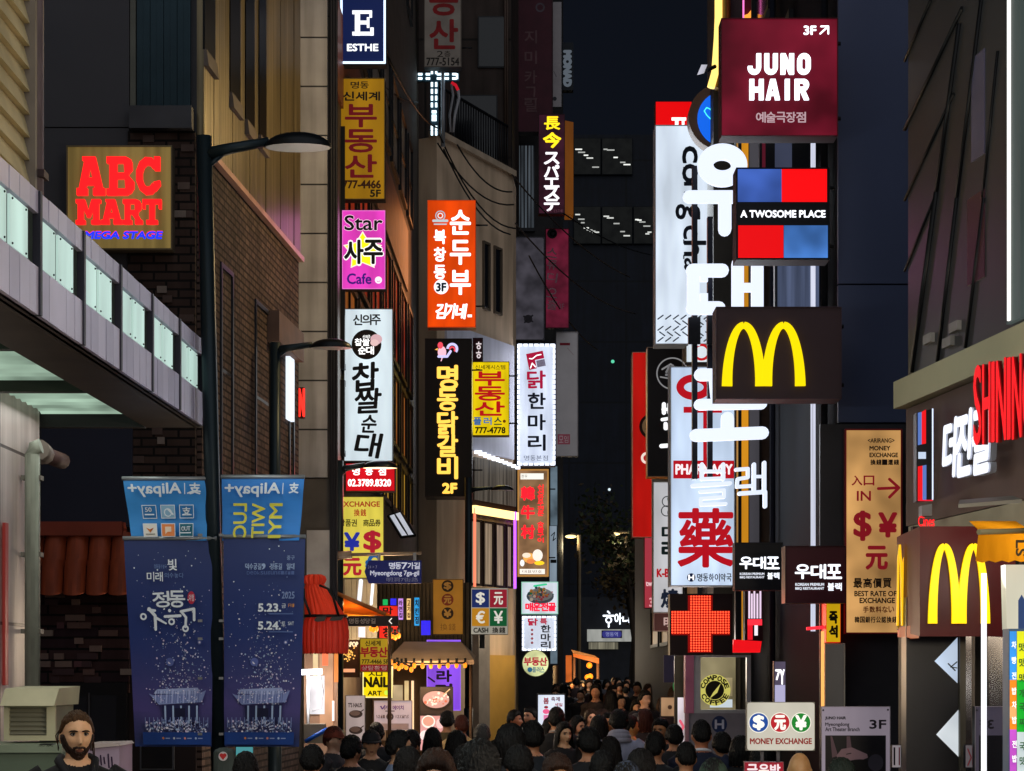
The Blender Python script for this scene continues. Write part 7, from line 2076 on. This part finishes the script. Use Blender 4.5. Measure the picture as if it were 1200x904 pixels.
MB().add([fr.pt(785, 792, .3), fr.pt(812, 783, .3), fr.pt(812, 778, -.3), fr.pt(791, 784, -.3)], [(0, 1, 2, 3)], E('#f0683c', 1.0)).slab(fr.pt(785, 800, .3), fr.pt(788, 799, .3), fr.pt(788, 790, .3), fr.pt(785, 792, .3), fr.n * .02, E('#d8502c', 1.0)).build('cloth', e)
MB().ball(fr.pt(797, 804, 0), (.11, .08, .14), E('#2a7a48', .7), 10, 6).build('lamp', e)
tag(MB().slab(P(778, 800, 29), P(790, 800, 29), P(790, 768, 29), P(778, 768, 29), (0, .1, 0), D('#2f2c50', .5)).build('violet_banner'), 'dim violet banner hanging left of the booth', 'banner')
# added lamps without fixtures stand in for lit shop fronts, brightening the passers-by
lamp('street_fill', P(486, 762, 28.2), 120, (1, .74, .45), .35)
lamp('street_fill', P(800, 770, 25.0), 60, (1, .86, .8), .35)
lamp('street_fill', P(398, 752, 20.0), 95, (1, .78, .55), .3)
# ================================================================== people
def sstep(a, b, x):
    t = max(0.0, min(1.0, (x - a) / (b - a)))
    return t * t * (3 - 2 * t)
def gs(x, s): return math.exp(-(x / s) ** 2)

HEADZ = 1.60
def head_point(d, female=False):
    """point of the sculpted head for direction d (x across, -y forward, z up), metres about the head's centre"""
    dx, dy, dz = d
    x, y, z = .076 * dx, .097 * dy, .122 * dz
    if dz < 0:
        t = sstep(0, 1, -dz * 1.1)
        x *= 1 - (.34 if not female else .42) * t
        if dy < 0: y -= .010 * t * gs(dx, .6)
        else: y *= 1 - .25 * t
    if dz > .2: x *= 1 + .03 * (dz - .2)
    if dy < .15:
        f = sstep(.15, -.45, dy)
        nz = sstep(-.045, -.034, z) * sstep(.030, -.028, z)
        y -= f * (.030 * gs(x, .0135) * nz + .004 * gs(x, .022) * gs(z + .034, .012))
        for s in (-1, 1):
            y += f * .014 * gs(x - s * .031, .018) * gs(z - .014, .013)
            y -= f * .006 * gs(x - s * .042, .020) * gs(z + .018, .016)
        y -= f * .008 * gs(z - .033, .009) * gs(x, .050)
        y -= f * .008 * gs(x, .024) * (gs(z + .058, .007) + .9 * gs(z + .073, .008))
        y += f * .004 * gs(x, .024) * gs(z + .0655, .0035)
        y -= f * .008 * gs(x, .025) * gs(z + .103, .014)
        y += f * .004 * gs(x, .03) * gs(z + .085, .007)
    return Vector((x, y, z))

def head_grid(nu, nv, fn):
    vs_, fs = [], []
    for i in range(nv + 1):
        th = math.pi * i / nv
        for j in range(nu):
            ph = 2 * math.pi * j / nu
            vs_.append(fn((math.sin(th) * math.sin(ph), -math.sin(th) * math.cos(ph), math.cos(th))))
    for i in range(nv):
        for j in range(nu):
            fs.append((i * nu + j, (i + 1) * nu + j, (i + 1) * nu + (j + 1) % nu, i * nu + (j + 1) % nu))
    return vs_, fs

def ringloft(mb, rings, mat, n=20, caps=True):
    """rings: (centre, rx, ry) stacked; closed loft"""
    vs_, fs = [], []
    for (c, rx, ry) in rings:
        for j in range(n):
            a = 2 * math.pi * j / n
            vs_.append((c[0] + rx * math.cos(a), c[1] + ry * math.sin(a), c[2]))
    k = len(rings)
    for i in range(k - 1):
        for j in range(n): fs.append((i * n + j, i * n + (j + 1) % n, (i + 1) * n + (j + 1) % n, (i + 1) * n + j))
    fs += [tuple(range(n - 1, -1, -1)), tuple(range((k - 1) * n, k * n))]
    mb.add(vs_, fs, mat, True)

SKINM = {}
def skin(hexc):
    if hexc in SKINM: return SKINM[hexc]
    m, nt, out = newmat(('SKIN', hexc))
    c = lin(hexc)
    b = nt.nodes.new('ShaderNodeBsdfPrincipled')
    b.inputs['Roughness'].default_value = .5
    b.inputs['Subsurface Weight'].default_value = .12
    b.inputs['Subsurface Radius'].default_value = (.01, .004, .002)
    tc = nt.nodes.new('ShaderNodeTexCoord')
    n = nt.nodes.new('ShaderNodeTexNoise'); n.inputs['Scale'].default_value = 18; n.inputs['Detail'].default_value = 5
    nt.links.new(tc.outputs['Object'], n.inputs['Vector'])
    nt.links.new(ramp(nt, n.outputs[0], [(.3, (c[0] * .85, c[1] * .78, c[2] * .74, 1)), (.7, scl(c, 1.1))]), b.inputs['Base Color'])
    nt.links.new(b.outputs[0], out.inputs[0])
    SKINM[hexc] = m
    return m
def objmat(kind, hexc, rough, nsc, bump, var=.3, spec=.4):
    key = (kind, hexc)
    if key in MATS: return MATS[key]
    m, nt, out = newmat(key)
    c = lin(hexc)
    b = nt.nodes.new('ShaderNodeBsdfPrincipled')
    b.inputs['Roughness'].default_value = rough
    b.inputs['Specular IOR Level'].default_value = spec
    tc = nt.nodes.new('ShaderNodeTexCoord')
    mp = nt.nodes.new('ShaderNodeMapping'); mp.inputs['Scale'].default_value = nsc
    nt.links.new(tc.outputs['Object'], mp.inputs[0])
    n = nt.nodes.new('ShaderNodeTexNoise'); n.inputs['Scale'].default_value = 1; n.inputs['Detail'].default_value = 5
    nt.links.new(mp.outputs[0], n.inputs['Vector'])
    nt.links.new(ramp(nt, n.outputs[0], [(.3, scl(c, 1 - var)), (.7, scl(c, 1 + var))]), b.inputs['Base Color'])
    bp = nt.nodes.new('ShaderNodeBump'); bp.inputs['Strength'].default_value = bump; bp.inputs['Distance'].default_value = .02
    nt.links.new(n.outputs[0], bp.inputs['Height']); nt.links.new(bp.outputs[0], b.inputs['Normal'])
    nt.links.new(b.outputs[0], out.inputs[0])
    return m
def cloth(h): return objmat('CLOTH', h, .8, (9, 9, 5), .6)
def hairm(h): return objmat('HAIR', h, .45, (150, 150, 14), .6, .5, .22)

def make_body(female=False, coat=False, voxel=.012):
    """one continuous figure, 1.72 m, facing -y, feet on z = 0, grown from lofts fused into one skin"""
    mb = MB()
    M = BLACKM
    sh = .185 if female else .215
    ck = .02 if coat else 0.0
    ringloft(mb, [((0, 0, .80), .15 + ck, .11 + ck), ((0, 0, .92), .168 + ck, .118 + ck), ((0, 0, 1.04), .148 + ck, .105 + ck), ((0, -.005, 1.18), .165 + ck, .118 + ck), ((0, -.005, 1.30), .185 + ck, .125 + ck), ((0, 0, 1.38), .185 + ck, .115 + ck), ((0, .005, 1.43), .15 + ck, .098), ((0, .008, 1.465), .095, .080), ((0, .01, 1.49), .066, .066)], M, 28)
    ringloft(mb, [((0, .012, 1.42), .064, .064), ((0, .008, 1.50), .055, .058), ((0, .0, 1.56), .052, .06)], M, 16)
    for s in (-1, 1):
        st = .05 * s
        ringloft(mb, [((s * .088, st * .3, .05), .042, .055), ((s * .088, st * .3, .12), .044, .05), ((s * .09, .01 + st * .2, .30), .055, .060), ((s * .09, st * .1, .48), .058, .062), ((s * .088, 0, .65), .075, .08), ((s * .082, 0, .84), .088, .098), ((s * .075, 0, .92), .08, .1)], M, 16)
        mb.ball((s * .09, -.05 + st * .3, .04), (.045, .125, .045), M, 14, 8)
        # arm: shoulder to wrist
        mb.tube([(s * (sh - .06), .0, 1.405), (s * sh, .004, 1.37), (s * (sh + .025), .01, 1.24), (s * (sh + .035), .015, 1.11), (s * (sh + .035), -.01, 1.0), (s * (sh + .03), -.035, .88)], [.062 + ck * .4, .066 + ck * .5, .054 + ck * .5, .047 + ck * .5, .043 + ck * .4, .033], M, 12)
        w = Vector((s * (sh + .03), -.038, .87))
        mb.tube([w + Vector((0, 0, .03)), w + Vector((0, -.004, -.04)), w + Vector((0, -.008, -.09))], [.024, .032, .026], M, 10)
        for k, (oy, Lf) in enumerate(((-.034, .066), (-.012, .076), (.010, .072), (.031, .056))):
            b0 = w + Vector((-s * .002, oy * .8 - .008, -.085))
            mb.tube([b0, b0 + Vector((-s * .006, oy * .15, -Lf * .5)), b0 + Vector((-s * .020, oy * .15, -Lf))], [.0095, .009, .007], M, 8)
        b0 = w + Vector((-s * .006, -.034, -.03))
        mb.tube([b0, b0 + Vector((-s * .010, -.024, -.030)), b0 + Vector((-s * .014, -.028, -.062))], [.013, .011, .008], M, 8)
        mb.ball((s * .076, .010, HEADZ - .006), (.010, .020, .031), M, 12, 8)
    vs_, fs = head_grid(64, 48, lambda d: head_point(d, female) + Vector((0, 0, HEADZ)))
    mb.add(vs_, fs, M, True)
    me = bpy.data.meshes.new('body_source')
    me.from_pydata([tuple(p) for p in mb.v], [], mb.f)
    o = bpy.data.objects.new('body_source', me)
    col.objects.link(o)
    md = o.modifiers.new('r', 'REMESH'); md.mode = 'VOXEL'; md.voxel_size = voxel; md.use_smooth_shade = True
    sm = o.modifiers.new('s', 'SMOOTH'); sm.factor = .35; sm.iterations = 2
    dg = bpy.context.evaluated_depsgraph_get()
    out = bpy.data.meshes.new_from_object(o.evaluated_get(dg))
    bpy.data.objects.remove(o); bpy.data.meshes.remove(me)
    # clothes: 0 skin 1 top 2 trousers 3 shoes 4 lips
    out.materials.clear()
    for _ in range(5): out.materials.append(BLACKM)
    for p in out.polygons:
        c = p.center
        k = 1
        if c.z > 1.475 - .02 * gs(c.x, .06) * (1 if c.y < 0 else 0) and abs(c.x) < .1: k = 0
        elif c.z < .075: k = 3
        elif c.z < .86 and abs(c.x) < .19 and not (coat and c.z > .72): k = 2
        elif abs(c.x) > .19 and c.z < .885: k = 0
        if k == 0 and c.z > 1.5:
            zz_ = c.z - HEADZ
            if c.y < -.08 and (c.x / .0185) ** 2 + ((zz_ + .0665) / .0085) ** 2 < 1: k = 4
        p.material_index = k
        p.use_smooth = True
    return out

def hairmesh(kind):
    """hair grown off the head's own surface: thickness by region, ragged edge"""
    T = {'short': .017, 'crew': .008, 'long': .018, 'bob': .022, 'bun': .007, 'curly': .03}[kind]
    def thr(a):
        a = abs(a)
        pts = {'short': [(0, .50), (45, .46), (70, .30), (84, -.10), (98, -.30), (112, -.05), (128, -.48), (180, -.60)],
               'crew': [(0, .56), (45, .48), (70, .36), (84, .0), (98, -.2), (112, -.02), (128, -.42), (180, -.55)],
               'long': [(0, .55), (35, .46), (60, .15), (75, -.5), (100, -.75), (140, -.8), (180, -.85)],
               'bob': [(0, .36), (40, .28), (60, -.1), (75, -.55), (100, -.75), (180, -.8)],
               'bun': [(0, .56), (40, .50), (65, .36), (80, .10), (92, -.02), (108, -.05), (130, -.42), (180, -.55)],
               'curly': [(0, .40), (45, .34), (70, .15), (84, -.15), (98, -.35), (112, -.2), (128, -.52), (180, -.62)]}[kind]
        for (a0, t0), (a1, t1) in zip(pts, pts[1:]):
            if a <= a1: return t0 + (t1 - t0) * (a - a0) / (a1 - a0)
        return pts[-1][1]
    def fn(d):
        a = math.degrees(math.atan2(d[0], -d[1]))
        n = noise.noise(Vector((d[0] * 9, d[1] * 9, d[2] * 4)))
        n2 = noise.noise(Vector((a * .22, d[2] * 2.2, 3.0)))
        m = sstep(-.02, .30, d[2] - thr(a) + .05 * n2)
        p = head_point((d[0], d[1], d[2]))
        k = -.012 + (T + .012 + .006 * n + .0035 * n2 + (.010 * sstep(.3, 1, d[2]) if kind != 'bun' else .004)) * min(1, m * 1.6) * (.55 + .45 * m)
        if kind == 'curly': k += .008 * noise.noise(Vector((d[0] * 22, d[1] * 22, d[2] * 22))) * m
        if kind != 'bun': k += .0065 * noise.noise(Vector((d[0] * 26, d[1] * 26, d[2] * 12))) * m
        q = p + Vector((d[0], d[1], d[2] * 1.05)).normalized() * k
        return q + Vector((0, 0, HEADZ))
    mb = MB()
    vs_, fs = head_grid(96, 64, fn)
    keep = []
    for f in fs:
        c = sum((vs_[i] for i in f), Vector()) / 4 - Vector((0, 0, HEADZ))
        d = Vector((c.x / .076, c.y / .097, c.z / .122)).normalized()
        if d.z - thr(math.degrees(math.atan2(d.x, -d.y))) > -.08: keep.append(f)
    mb.add(vs_, keep, BLACKM, True)
    if kind in ('long', 'bob'):
        low = -.30 if kind == 'long' else -.125
        n, m = 40, 18
        vs_, fs = [], []
        for i in range(m + 1):
            v = i / m
            z = .03 + (low - .03) * v
            for j in range(n + 1):
                a = R(62 + 236 * j / n)
                k = 1 + .07 * math.sin(j * 1.9 + v * 2) + .05 * noise.noise(Vector((j * .9, v * 5, 1)))
                rx = (.088 + .012 * math.sin(v * 3.1) + .012 * v) * k
                ry = (.108 + .004 * v - .025 * v * v) * k
                zz_ = z + (.02 * noise.noise(Vector((j * .7, 2, 2))) if i == m else 0)
                vs_.append((rx * math.sin(a), -ry * math.cos(a) + .012, HEADZ + zz_))
        for i in range(m):
            for j in range(n): fs.append((i * (n + 1) + j, (i + 1) * (n + 1) + j, (i + 1) * (n + 1) + j + 1, i * (n + 1) + j + 1))
        mb.add(vs_, fs, BLACKM, True)
    if kind == 'bun':
        mb.ball((.02, .125, HEADZ + .045), (.036, .034, .036), BLACKM, 16, 10)
    o = mb.build('hair', None, False)
    me = o.data
    bpy.data.objects.remove(o)
    return me

def capmesh():
    mb = MB()
    vs_, fs = head_grid(48, 32, lambda d: head_point(d) + Vector(d) * (.022 if d[2] > .25 else .018) + Vector((0, 0, HEADZ + .004)))
    keep = [f for f in fs if sum(vs_[i].z for i in f) / 4 > HEADZ + .028]
    mb.add(vs_, keep, BLACKM, True)
    n = 16
    vs_ = []
    for dz in (0, .006):
        for i in range(n + 1):
            a = R(-62 + 124 * i / n)
            for r_ in (1.0, 1.75):
                vs_.append((.096 * math.sin(a) * (r_ if r_ == 1 else 1.02), -.112 * math.cos(a) * r_, HEADZ + .036 + dz - .018 * (r_ - 1) / .75 * math.cos(a)))
    fs = []
    k = 2 * (n + 1)
    for i in range(n):
        fs.append((2 * i, 2 * i + 1, 2 * i + 3, 2 * i + 2)); fs.append((k + 2 * i, k + 2 * i + 2, k + 2 * i + 3, k + 2 * i + 1)); fs.append((2 * i + 1, k + 2 * i + 1, k + 2 * i + 3, 2 * i + 3))
    mb.add(vs_, fs, BLACKM, True)
    o = mb.build('cap', None, False); me = o.data; bpy.data.objects.remove(o)
    return me

def simple(fn, name):
    mb = MB(); fn(mb)
    o = mb.build(name, None, False); me = o.data; bpy.data.objects.remove(o)
    return me
def _eye(s):
    def f(mb):
        c = Vector((s * .030, -.0795, HEADZ + .014))
        mb.ball(c, (.0125, .010, .0098), D('#8f8780', .25, 0, .03), 14, 10)
        mb.ball(c + Vector((0, -.0076, .0005)), (.0058, .0035, .0058), D('#1a100a', .15, 0, .03), 12, 8)
        mb.tube([c + Vector((-s * .014, .0, .0)), c + Vector((-s * .004, -.0095, .0085)), c + Vector((s * .006, -.0085, .0085)), c + Vector((s * .015, .001, .001))], .0026, D('#120c0a', .6), 6)
    return f
def _brow(s):
    def f(mb):
        mb.tube([(s * .011, -.1005, HEADZ + .0285), (s * .026, -.0985, HEADZ + .0320), (s * .040, -.089, HEADZ + .0315), (s * .050, -.0765, HEADZ + .026)], [.003, .0042, .0036, .002], D('#0f0b09', .8), 8)
    return f
EYEL, EYER = simple(_eye(-1), 'eye'), simple(_eye(1), 'eye')
BROWL, BROWR = simple(_brow(-1), 'eyebrow'), simple(_brow(1), 'eyebrow')
BODIES = {'m': make_body(False, False), 'mc': make_body(False, True), 'f': make_body(True, False), 'fc': make_body(True, True)}
HAIRS = {k: hairmesh(k) for k in ('short', 'crew', 'long', 'bob', 'curly')}
CAP = capmesh()
def _collar(mb):
    pts = [(.070 * math.sin(2 * math.pi * i / 20), .008 - .072 * math.cos(2 * math.pi * i / 20), 1.478 + .018 * math.cos(2 * math.pi * i / 20 + math.pi)) for i in range(21)]
    mb.tube(pts, .013, BLACKM, 8)
COLLAR = simple(_collar, 'collar')
def _hood(mb):
    for k, r_ in enumerate((.034, .040, .034)):
        pts = []
        for i in range(17):
            a = R(60 + 240 * i / 16)
            pts.append(((.108 - .012 * k) * math.sin(a), .02 - (.098 - .006 * k) * math.cos(a) + .02, 1.43 + .035 * k - .02 * math.cos(a)))
        mb.tube(pts, [r_ * (.5 + .5 * math.sin(math.pi * i / 16)) for i in range(17)], BLACKM, 10)
HOOD = simple(_hood, 'hood')
def _band(mb):
    pts = [((.195) * math.sin(2 * math.pi * i / 24), -.005 - .135 * math.cos(2 * math.pi * i / 24)) for i in range(24)]
    mb.prism(pts, 1.27, 1.36, BLACKM, False)
BAND = simple(_band, 'chest_band')

def child(name, me, parent, mats):
    o = bpy.data.objects.new(name, me)
    col.objects.link(o)
    o.parent = parent
    for i, m in enumerate(mats):
        if i < len(o.material_slots):
            o.material_slots[i].link = 'OBJECT'
            o.material_slots[i].material = m
    return o

HAIRC = {'black': '#070606', 'dark': '#0d0908', 'brown': '#2e1b11', 'red': '#40180f', 'grey': '#4a4744'}
def person(label, px, ytop, Y, rot, body='m', hair='short', hc='black', top='#1a1b20', trousers='#16171c', sk='#c08a68', cap=None, collar=None, hood=None, band=None, face=None, group='people filling the street', tilt=0.0, hero=None):
    """a person whose crown shows at photo pixel (px, ytop) standing Y metres off; rot 0 faces the camera"""
    h = CAMZ + (HY - ytop) / F * Y - (.012 if hair != 'bald' else 0)
    k = h / 1.735
    k = max(.86, min(1.12, k))
    o = bpy.data.objects.new('person', BODIES[body] if hero is None else hero)
    col.objects.link(o)
    x = (px - CX) / F * Y
    o.location = (x, Y, 0)
    o.rotation_euler = (0, 0, R(rot))
    o.scale = (k, k, k)
    for i, m in enumerate((skin(sk), cloth(top), cloth(trousers), objmat('CLOTH', '#0d0d0f', .6, (9, 9, 9), .2), skin('#86503f'))):
        o.material_slots[i].link = 'OBJECT'; o.material_slots[i].material = m
    tag(o, label, 'person', group)
    hm = hairm(HAIRC.get(hc, hc))
    if hair and hair != 'bald' and hero is None:
        hc_ = child('hair', HAIRS[hair], o, [hm])
        q = random.uniform(.97, 1.07), random.uniform(.97, 1.07), random.uniform(.97, 1.05)
        hc_.scale = q
        hc_.location = (0, 0, HEADZ * (1 - q[2]))
        hc_.rotation_euler = (0, 0, R(random.uniform(-7, 7)))
    if cap: child('cap', CAP, o, [cloth(cap)])
    if collar: child('collar', COLLAR, o, [cloth(collar)])
    if hood: child('hood', HOOD, o, [cloth(hood)])
    if band: child('chest_band', BAND, o, [cloth(band)])
    if face is None: face = abs((rot + 180) % 360 - 180) < 95
    if face:
        for nm, me in (('eye', EYEL), ('eye', EYER)):
            e_ = bpy.data.objects.new(nm, me); col.objects.link(e_); e_.parent = o
        for nm, me in (('eyebrow', BROWL), ('eyebrow', BROWR)):
            e_ = bpy.data.objects.new(nm, me); col.objects.link(e_); e_.parent = o
    return o

# the bearded man at the left
hero_me = make_body(False, True, .0065)
man = person('bearded man in a dark jacket with tied back brown hair at the far left', 90, 829, 10.5, 21, 'mc', None, 'brown', '#0c0c10', '#15151a', '#eab98e', hero=hero_me, group=None)
child('hair', hairmesh('bun'), man, [hairm('#4a3119')])
def _beard(mb):
    def fn(d):
        p = head_point(d)
        x, z = p.x, p.z
        n = noise.noise(Vector((x * 160, p.y * 160, z * 90)))
        ax = abs(x)
        zl = -.080
        for (a0, z0_), (a1, z1_) in zip(((0, -.0745), (.012, -.0735), (.019, -.064),(.034, -.057), (.048, -.042), (.060, -.018), (.068, .012), (.2, .02)), ((.012, -.0735), (.019, -.064), (.034, -.057), (.048, -.042), (.060, -.018), (.068, .012), (.2, .02), (.3, .02))):
            if a0 <= ax <= a1: zl = z0_ + (z1_ - z0_) * (ax - a0) / (a1 - a0)
        jaw = sstep(zl + .005, zl - .004, z + .004 * n) * sstep(.04, .02, p.y)
        mz = -.049 - .35 * max(0, ax - .012)
        mous = sstep(.0085, .004, abs(z - mz)) * sstep(.034, .028, ax) * (1 if p.y < -.05 else 0)
        corner = sstep(.006, .003, abs(ax - .027)) * (1 if -.085 < z < -.05 and p.y < -.04 else 0)
        lips = 1 if (x / .0178) ** 2 + ((z + .0665) / .0078) ** 2 < 1 and p.y < -.05 else 0
        m = max(jaw, mous, corner) * (0 if lips else 1)
        return p + Vector(d).normalized() * (-.004 + (.0105 + .0025 * n) * m) + Vector((0, 0, HEADZ))
    vs_, fs = head_grid(120, 90, fn)
    keep = []
    for f in fs:
        c = sum((vs_[i] for i in f), Vector()) / 4 - Vector((0, 0, HEADZ))
        if c.z < .02: keep.append(f)
    mb.add(vs_, keep, BLACKM, True)
child('beard', simple(_beard, 'beard'), man, [hairm('#33211a')])
def _loose(mb):
    rnd = random.Random(1)
    for k in range(9):
        s = rnd.choice((-1, 1, 1))
        a = Vector((s * .078, .03 + rnd.uniform(-.02, .05), HEADZ + rnd.uniform(-.02, .04)))
        mb.tube([a, a + Vector((s * rnd.uniform(.008, .02), .01, -.03)), a + Vector((s * rnd.uniform(.0, .025), .012, -.075 - rnd.uniform(0, .03)))], .0028, BLACKM, 5)
child('loose_hair', simple(_loose, 'loose_hair'), man, [hairm('#3d2a1c')])
def _lapel(mb):
    for s in (-1, 1):
        mb.tube([(s * .068, .05, 1.50), (s * .088, .0, 1.482), (s * .072, -.075, 1.44), (s * .035, -.128, 1.33)], [.020, .024, .022, .014], BLACKM, 8)
child('jacket_collar', simple(_lapel, 'jacket_collar'), man, [cloth('#17171c')])

# near and middle crowd (crown pixel, distance, heading)
pp = person
pp('person with a round black head of hair, lowest beside the date banner', 366, 872, 13.6, 180, 'mc', 'short', 'black', '#101014')
pp('person in a rust coloured knitted cap looking to the right', 391, 851, 18.0, 70, 'm', 'short', 'red', '#2a2a30', sk='#c8a088', cap='#6a2c1c')
pp('person in a black cap seen from behind in front of the posters', 412, 867, 15.5, 150, 'mc', 'short', 'black', '#14151a', cap='#101216')
pp('man in a black cap facing the camera', 435, 864, 17.0, 8, 'm', 'short', 'black', '#1a1a1c', sk='#d0a080', cap='#15151a')
pp('person with tall black hair standing behind the capped man', 441, 852, 19.5, 180, 'mc', 'short', 'black', '#15161c')
pp('man in a light blue shirt turned to the right', 468, 855, 14.6, 112, 'm', 'short', 'black', '#7a8aa8', sk='#c09878', face=True)
pp('person with short black hair behind the blue shirted man', 482, 855, 17.0, 170, 'mc', 'short', 'dark', '#121318')
pp('brown haired woman facing the camera at the bottom edge', 511, 879, 9.6, -6, 'f', 'bob', 'brown', '#1c1614', sk='#d8a680')
pp('person with thick black hair, the largest head at the bottom edge', 562, 868, 9.3, 172, 'mc', 'curly', 'black', '#101015')
pp('woman with long black hair walking away left of the white collared bob', 507, 855, 17.5, 180, 'fc', 'long', 'black', '#15141a')
pp('woman with a black bob and a white collar walking away', 535, 860, 16.5, 180, 'f', 'bob', 'black', '#2a2a33', collar='#c8c8d4')
pp('man in an olive jacket walking away by the dish poster', 524, 833, 23.0, 178, 'm', 'short', 'black', '#57492c')
pp('person in a cream jacket beside the olive jacket', 541, 838, 22.0, 200, 'mc', 'short', 'red', '#b89a6a', sk='#b0684a')
pp('person with grey hair before the mustard wall', 565, 857, 19.0, 180, 'm', 'short', 'grey', '#1c1c22')
pp('woman with dark hair and a pale mask near the mustard wall', 598, 849, 13.4, 150, 'fc', 'bob', 'black', '#17171d', collar='#c8a8b4')
pp('man in a dark blue coat walking away, right of the masked woman', 624, 845, 15.0, 180, 'mc', 'short', 'black', '#121821')
pp('man looking right with his back to the mustard wall', 603, 832, 25.0, 80, 'm', 'short', 'black', '#1a1a1e', sk='#a8694c')
pp('man glancing left beside the white advert screen', 621, 828, 25.5, -40, 'm', 'short', 'black', '#3a3428', sk='#b88468')
pp('man in a black suit walking away before the advert screen', 652, 829, 20.5, 185, 'mc', 'short', 'black', '#0f0f13', collar='#a09a94')
pp('child height woman with dark hair left of the long haired woman', 645, 851, 21.0, 40, 'f', 'bob', 'dark', '#15141a', sk='#c08060')
pp('woman with long dark hair and a bright warm lit face', 661, 849, 19.5, 25, 'f', 'long', 'black', '#1d1a1c', sk='#f0bc90')
pp('woman with dark hair glancing left behind the warm lit woman', 677, 841, 22.0, 45, 'f', 'long', 'black', '#15141a', sk='#d89a78')
pp('woman with brown hair in the middle distance facing the camera', 692, 833, 26.0, 20, 'f', 'long', 'brown', '#2a2624', sk='#d8a080')
pp('man with thick black hair and a dark coat walking away in the middle', 690, 852, 14.8, 180, 'mc', 'short', 'black', '#111218')
pp('brown haired person at the bottom edge looking down', 653, 884, 11.4, 15, 'f', 'bob', 'brown', '#17141a', sk='#8a6038')
pp('person with smooth brown hair behind the thick haired man', 702, 838, 19.5, 180, 'fc', 'long', 'dark', '#1b1614')
pp('man with dark glasses and a warm lit face', 712, 835, 23.0, -10, 'm', 'short', 'black', '#241c18', sk='#d08a58')
man2 = pp('man in a grey white and navy hooded jacket walking away', 725, 831, 19.0, 180, 'mc', 'short', 'black', '#8a8fa8', band='#14161f', hood='#9a9aac')
pp('man in a beige striped jacket turned to the right', 739, 838, 21.0, 120, 'm', 'short', 'dark', '#b08a50', sk='#e0a868')
pp('person in a grey cap to the right of the hooded jacket', 745, 836, 23.0, 150, 'fc', 'short', 'dark', '#2a2420', cap='#6a645e')
pp('woman with reddish brown hair in the middle distance', 756, 831, 22.0, 170, 'f', 'bob', 'red', '#2c1c1c')
pp('man with a tanned face looking left at the right of the crowd', 774, 841, 19.0, -25, 'm', 'short', 'black', '#1c1a1c', sk='#b07a50')
pp('person with black hair before the tanned man', 768, 858, 15.5, 165, 'mc', 'short', 'black', '#15161a')
pp('woman with dark brown hair in the lower middle of the crowd', 751, 877, 12.2, 180, 'fc', 'bob', 'dark', '#1c1416')
pp('person in a slate blue cap at the bottom edge', 735, 891, 11.2, 180, 'm', 'short', 'dark', '#20242e', cap='#3c4658')
pp('man in a navy suit and white collar walking away by the booth', 822, 842, 15.6, 176, 'mc', 'crew', 'black', '#151c34', collar='#dcdce4', sk='#c07a58')
pp('person with dark hair behind the navy suited man', 790, 852, 18.5, 180, 'mc', 'short', 'black', '#16161c')
pp('person with dark hair between the navy suit and the exchange board', 846, 864, 16.5, 180, 'mc', 'short', 'black', '#17171c')
pp('short person with dark hair under the exchange board', 868, 868, 15.5, 190, 'fc', 'bob', 'black', '#121216')
pp('person in a dark green cap at the bottom by the navy suit', 836, 888, 11.0, 180, 'm', 'short', 'black', '#151c18', cap='#24382c')
pp('bald man seen from behind below the exchange board', 937, 880, 12.0, 175, 'm', 'bald', 'black', '#2a2420', sk='#b58a5a')
pp('person with dark hair below the salon poster', 986, 893, 11.5, 180, 'm', 'short', '#16201a', '#141816')
pp('person with black hair at the foot of the first lamp', 288, 892, 12.5, 180, 'm', 'short', 'black', '#15161a')
pp('person with dark hair and a maroon coat behind the slate blue cap', 715, 868, 15.2, 180, 'fc', 'long', 'dark', '#2a1a22')
pp('woman with long dark hair in the row behind the largest head', 583, 866, 14.2, 180, 'fc', 'long', 'black', '#16151b')
pp('man with cropped hair left of the navy suited man', 804, 868, 14.0, 180, 'mc', 'crew', 'black', '#14151c')
pp('person with dark hair right of the black haired bob', 545, 872, 13.0, 180, 'mc', 'short', 'dark', '#191318')
pp('person with dark hair beside the woman at the bottom edge', 478, 876, 12.4, 200, 'fc', 'bob', 'dark', '#1a181c')
pp('person with dark hair in front of the hooded jacket', 706, 884, 12.6, 180, 'mc', 'short', 'black', '#15161b')
pp('person with dark hair next to the dark blue coat', 608, 872, 12.0, 180, 'mc', 'short', 'black', '#121319')
pp('person with dark hair at the lower right by the red board', 893, 888, 13.8, 180, 'mc', 'short', 'black', '#131318')
# far crowd: small dark figures down the street
rnd = random.Random(41)
tops = ['#1c1d24', '#26242a', '#2e2420', '#141519', '#3a2a2c', '#4a4a52', '#22262e', '#5a4636']
for i in range(44):
    Y = rnd.uniform(29, 62)
    px = rnd.uniform(648, 788)
    if Y < 36: px = rnd.uniform(640, 800)
    hgt = rnd.uniform(1.56, 1.80)
    yt = HY - (hgt - CAMZ) * F / Y
    fem = rnd.random() < .45
    pp('small dark figure far down the street among the other walkers', px, yt, Y, rnd.choice([180, 175, 0, 20, -15, 160, 8, 35]), ('f' if fem else 'm') + rnd.choice(['', 'c']), rnd.choice(['long', 'bob']) if fem else rnd.choice(['short', 'crew', 'short']), rnd.choice(['black', 'dark', 'black', 'brown']), rnd.choice(tops), rnd.choice(['#15161a', '#20242e']), rnd.choice(['#c08a68', '#d0a080']), group='far walkers', face=False)
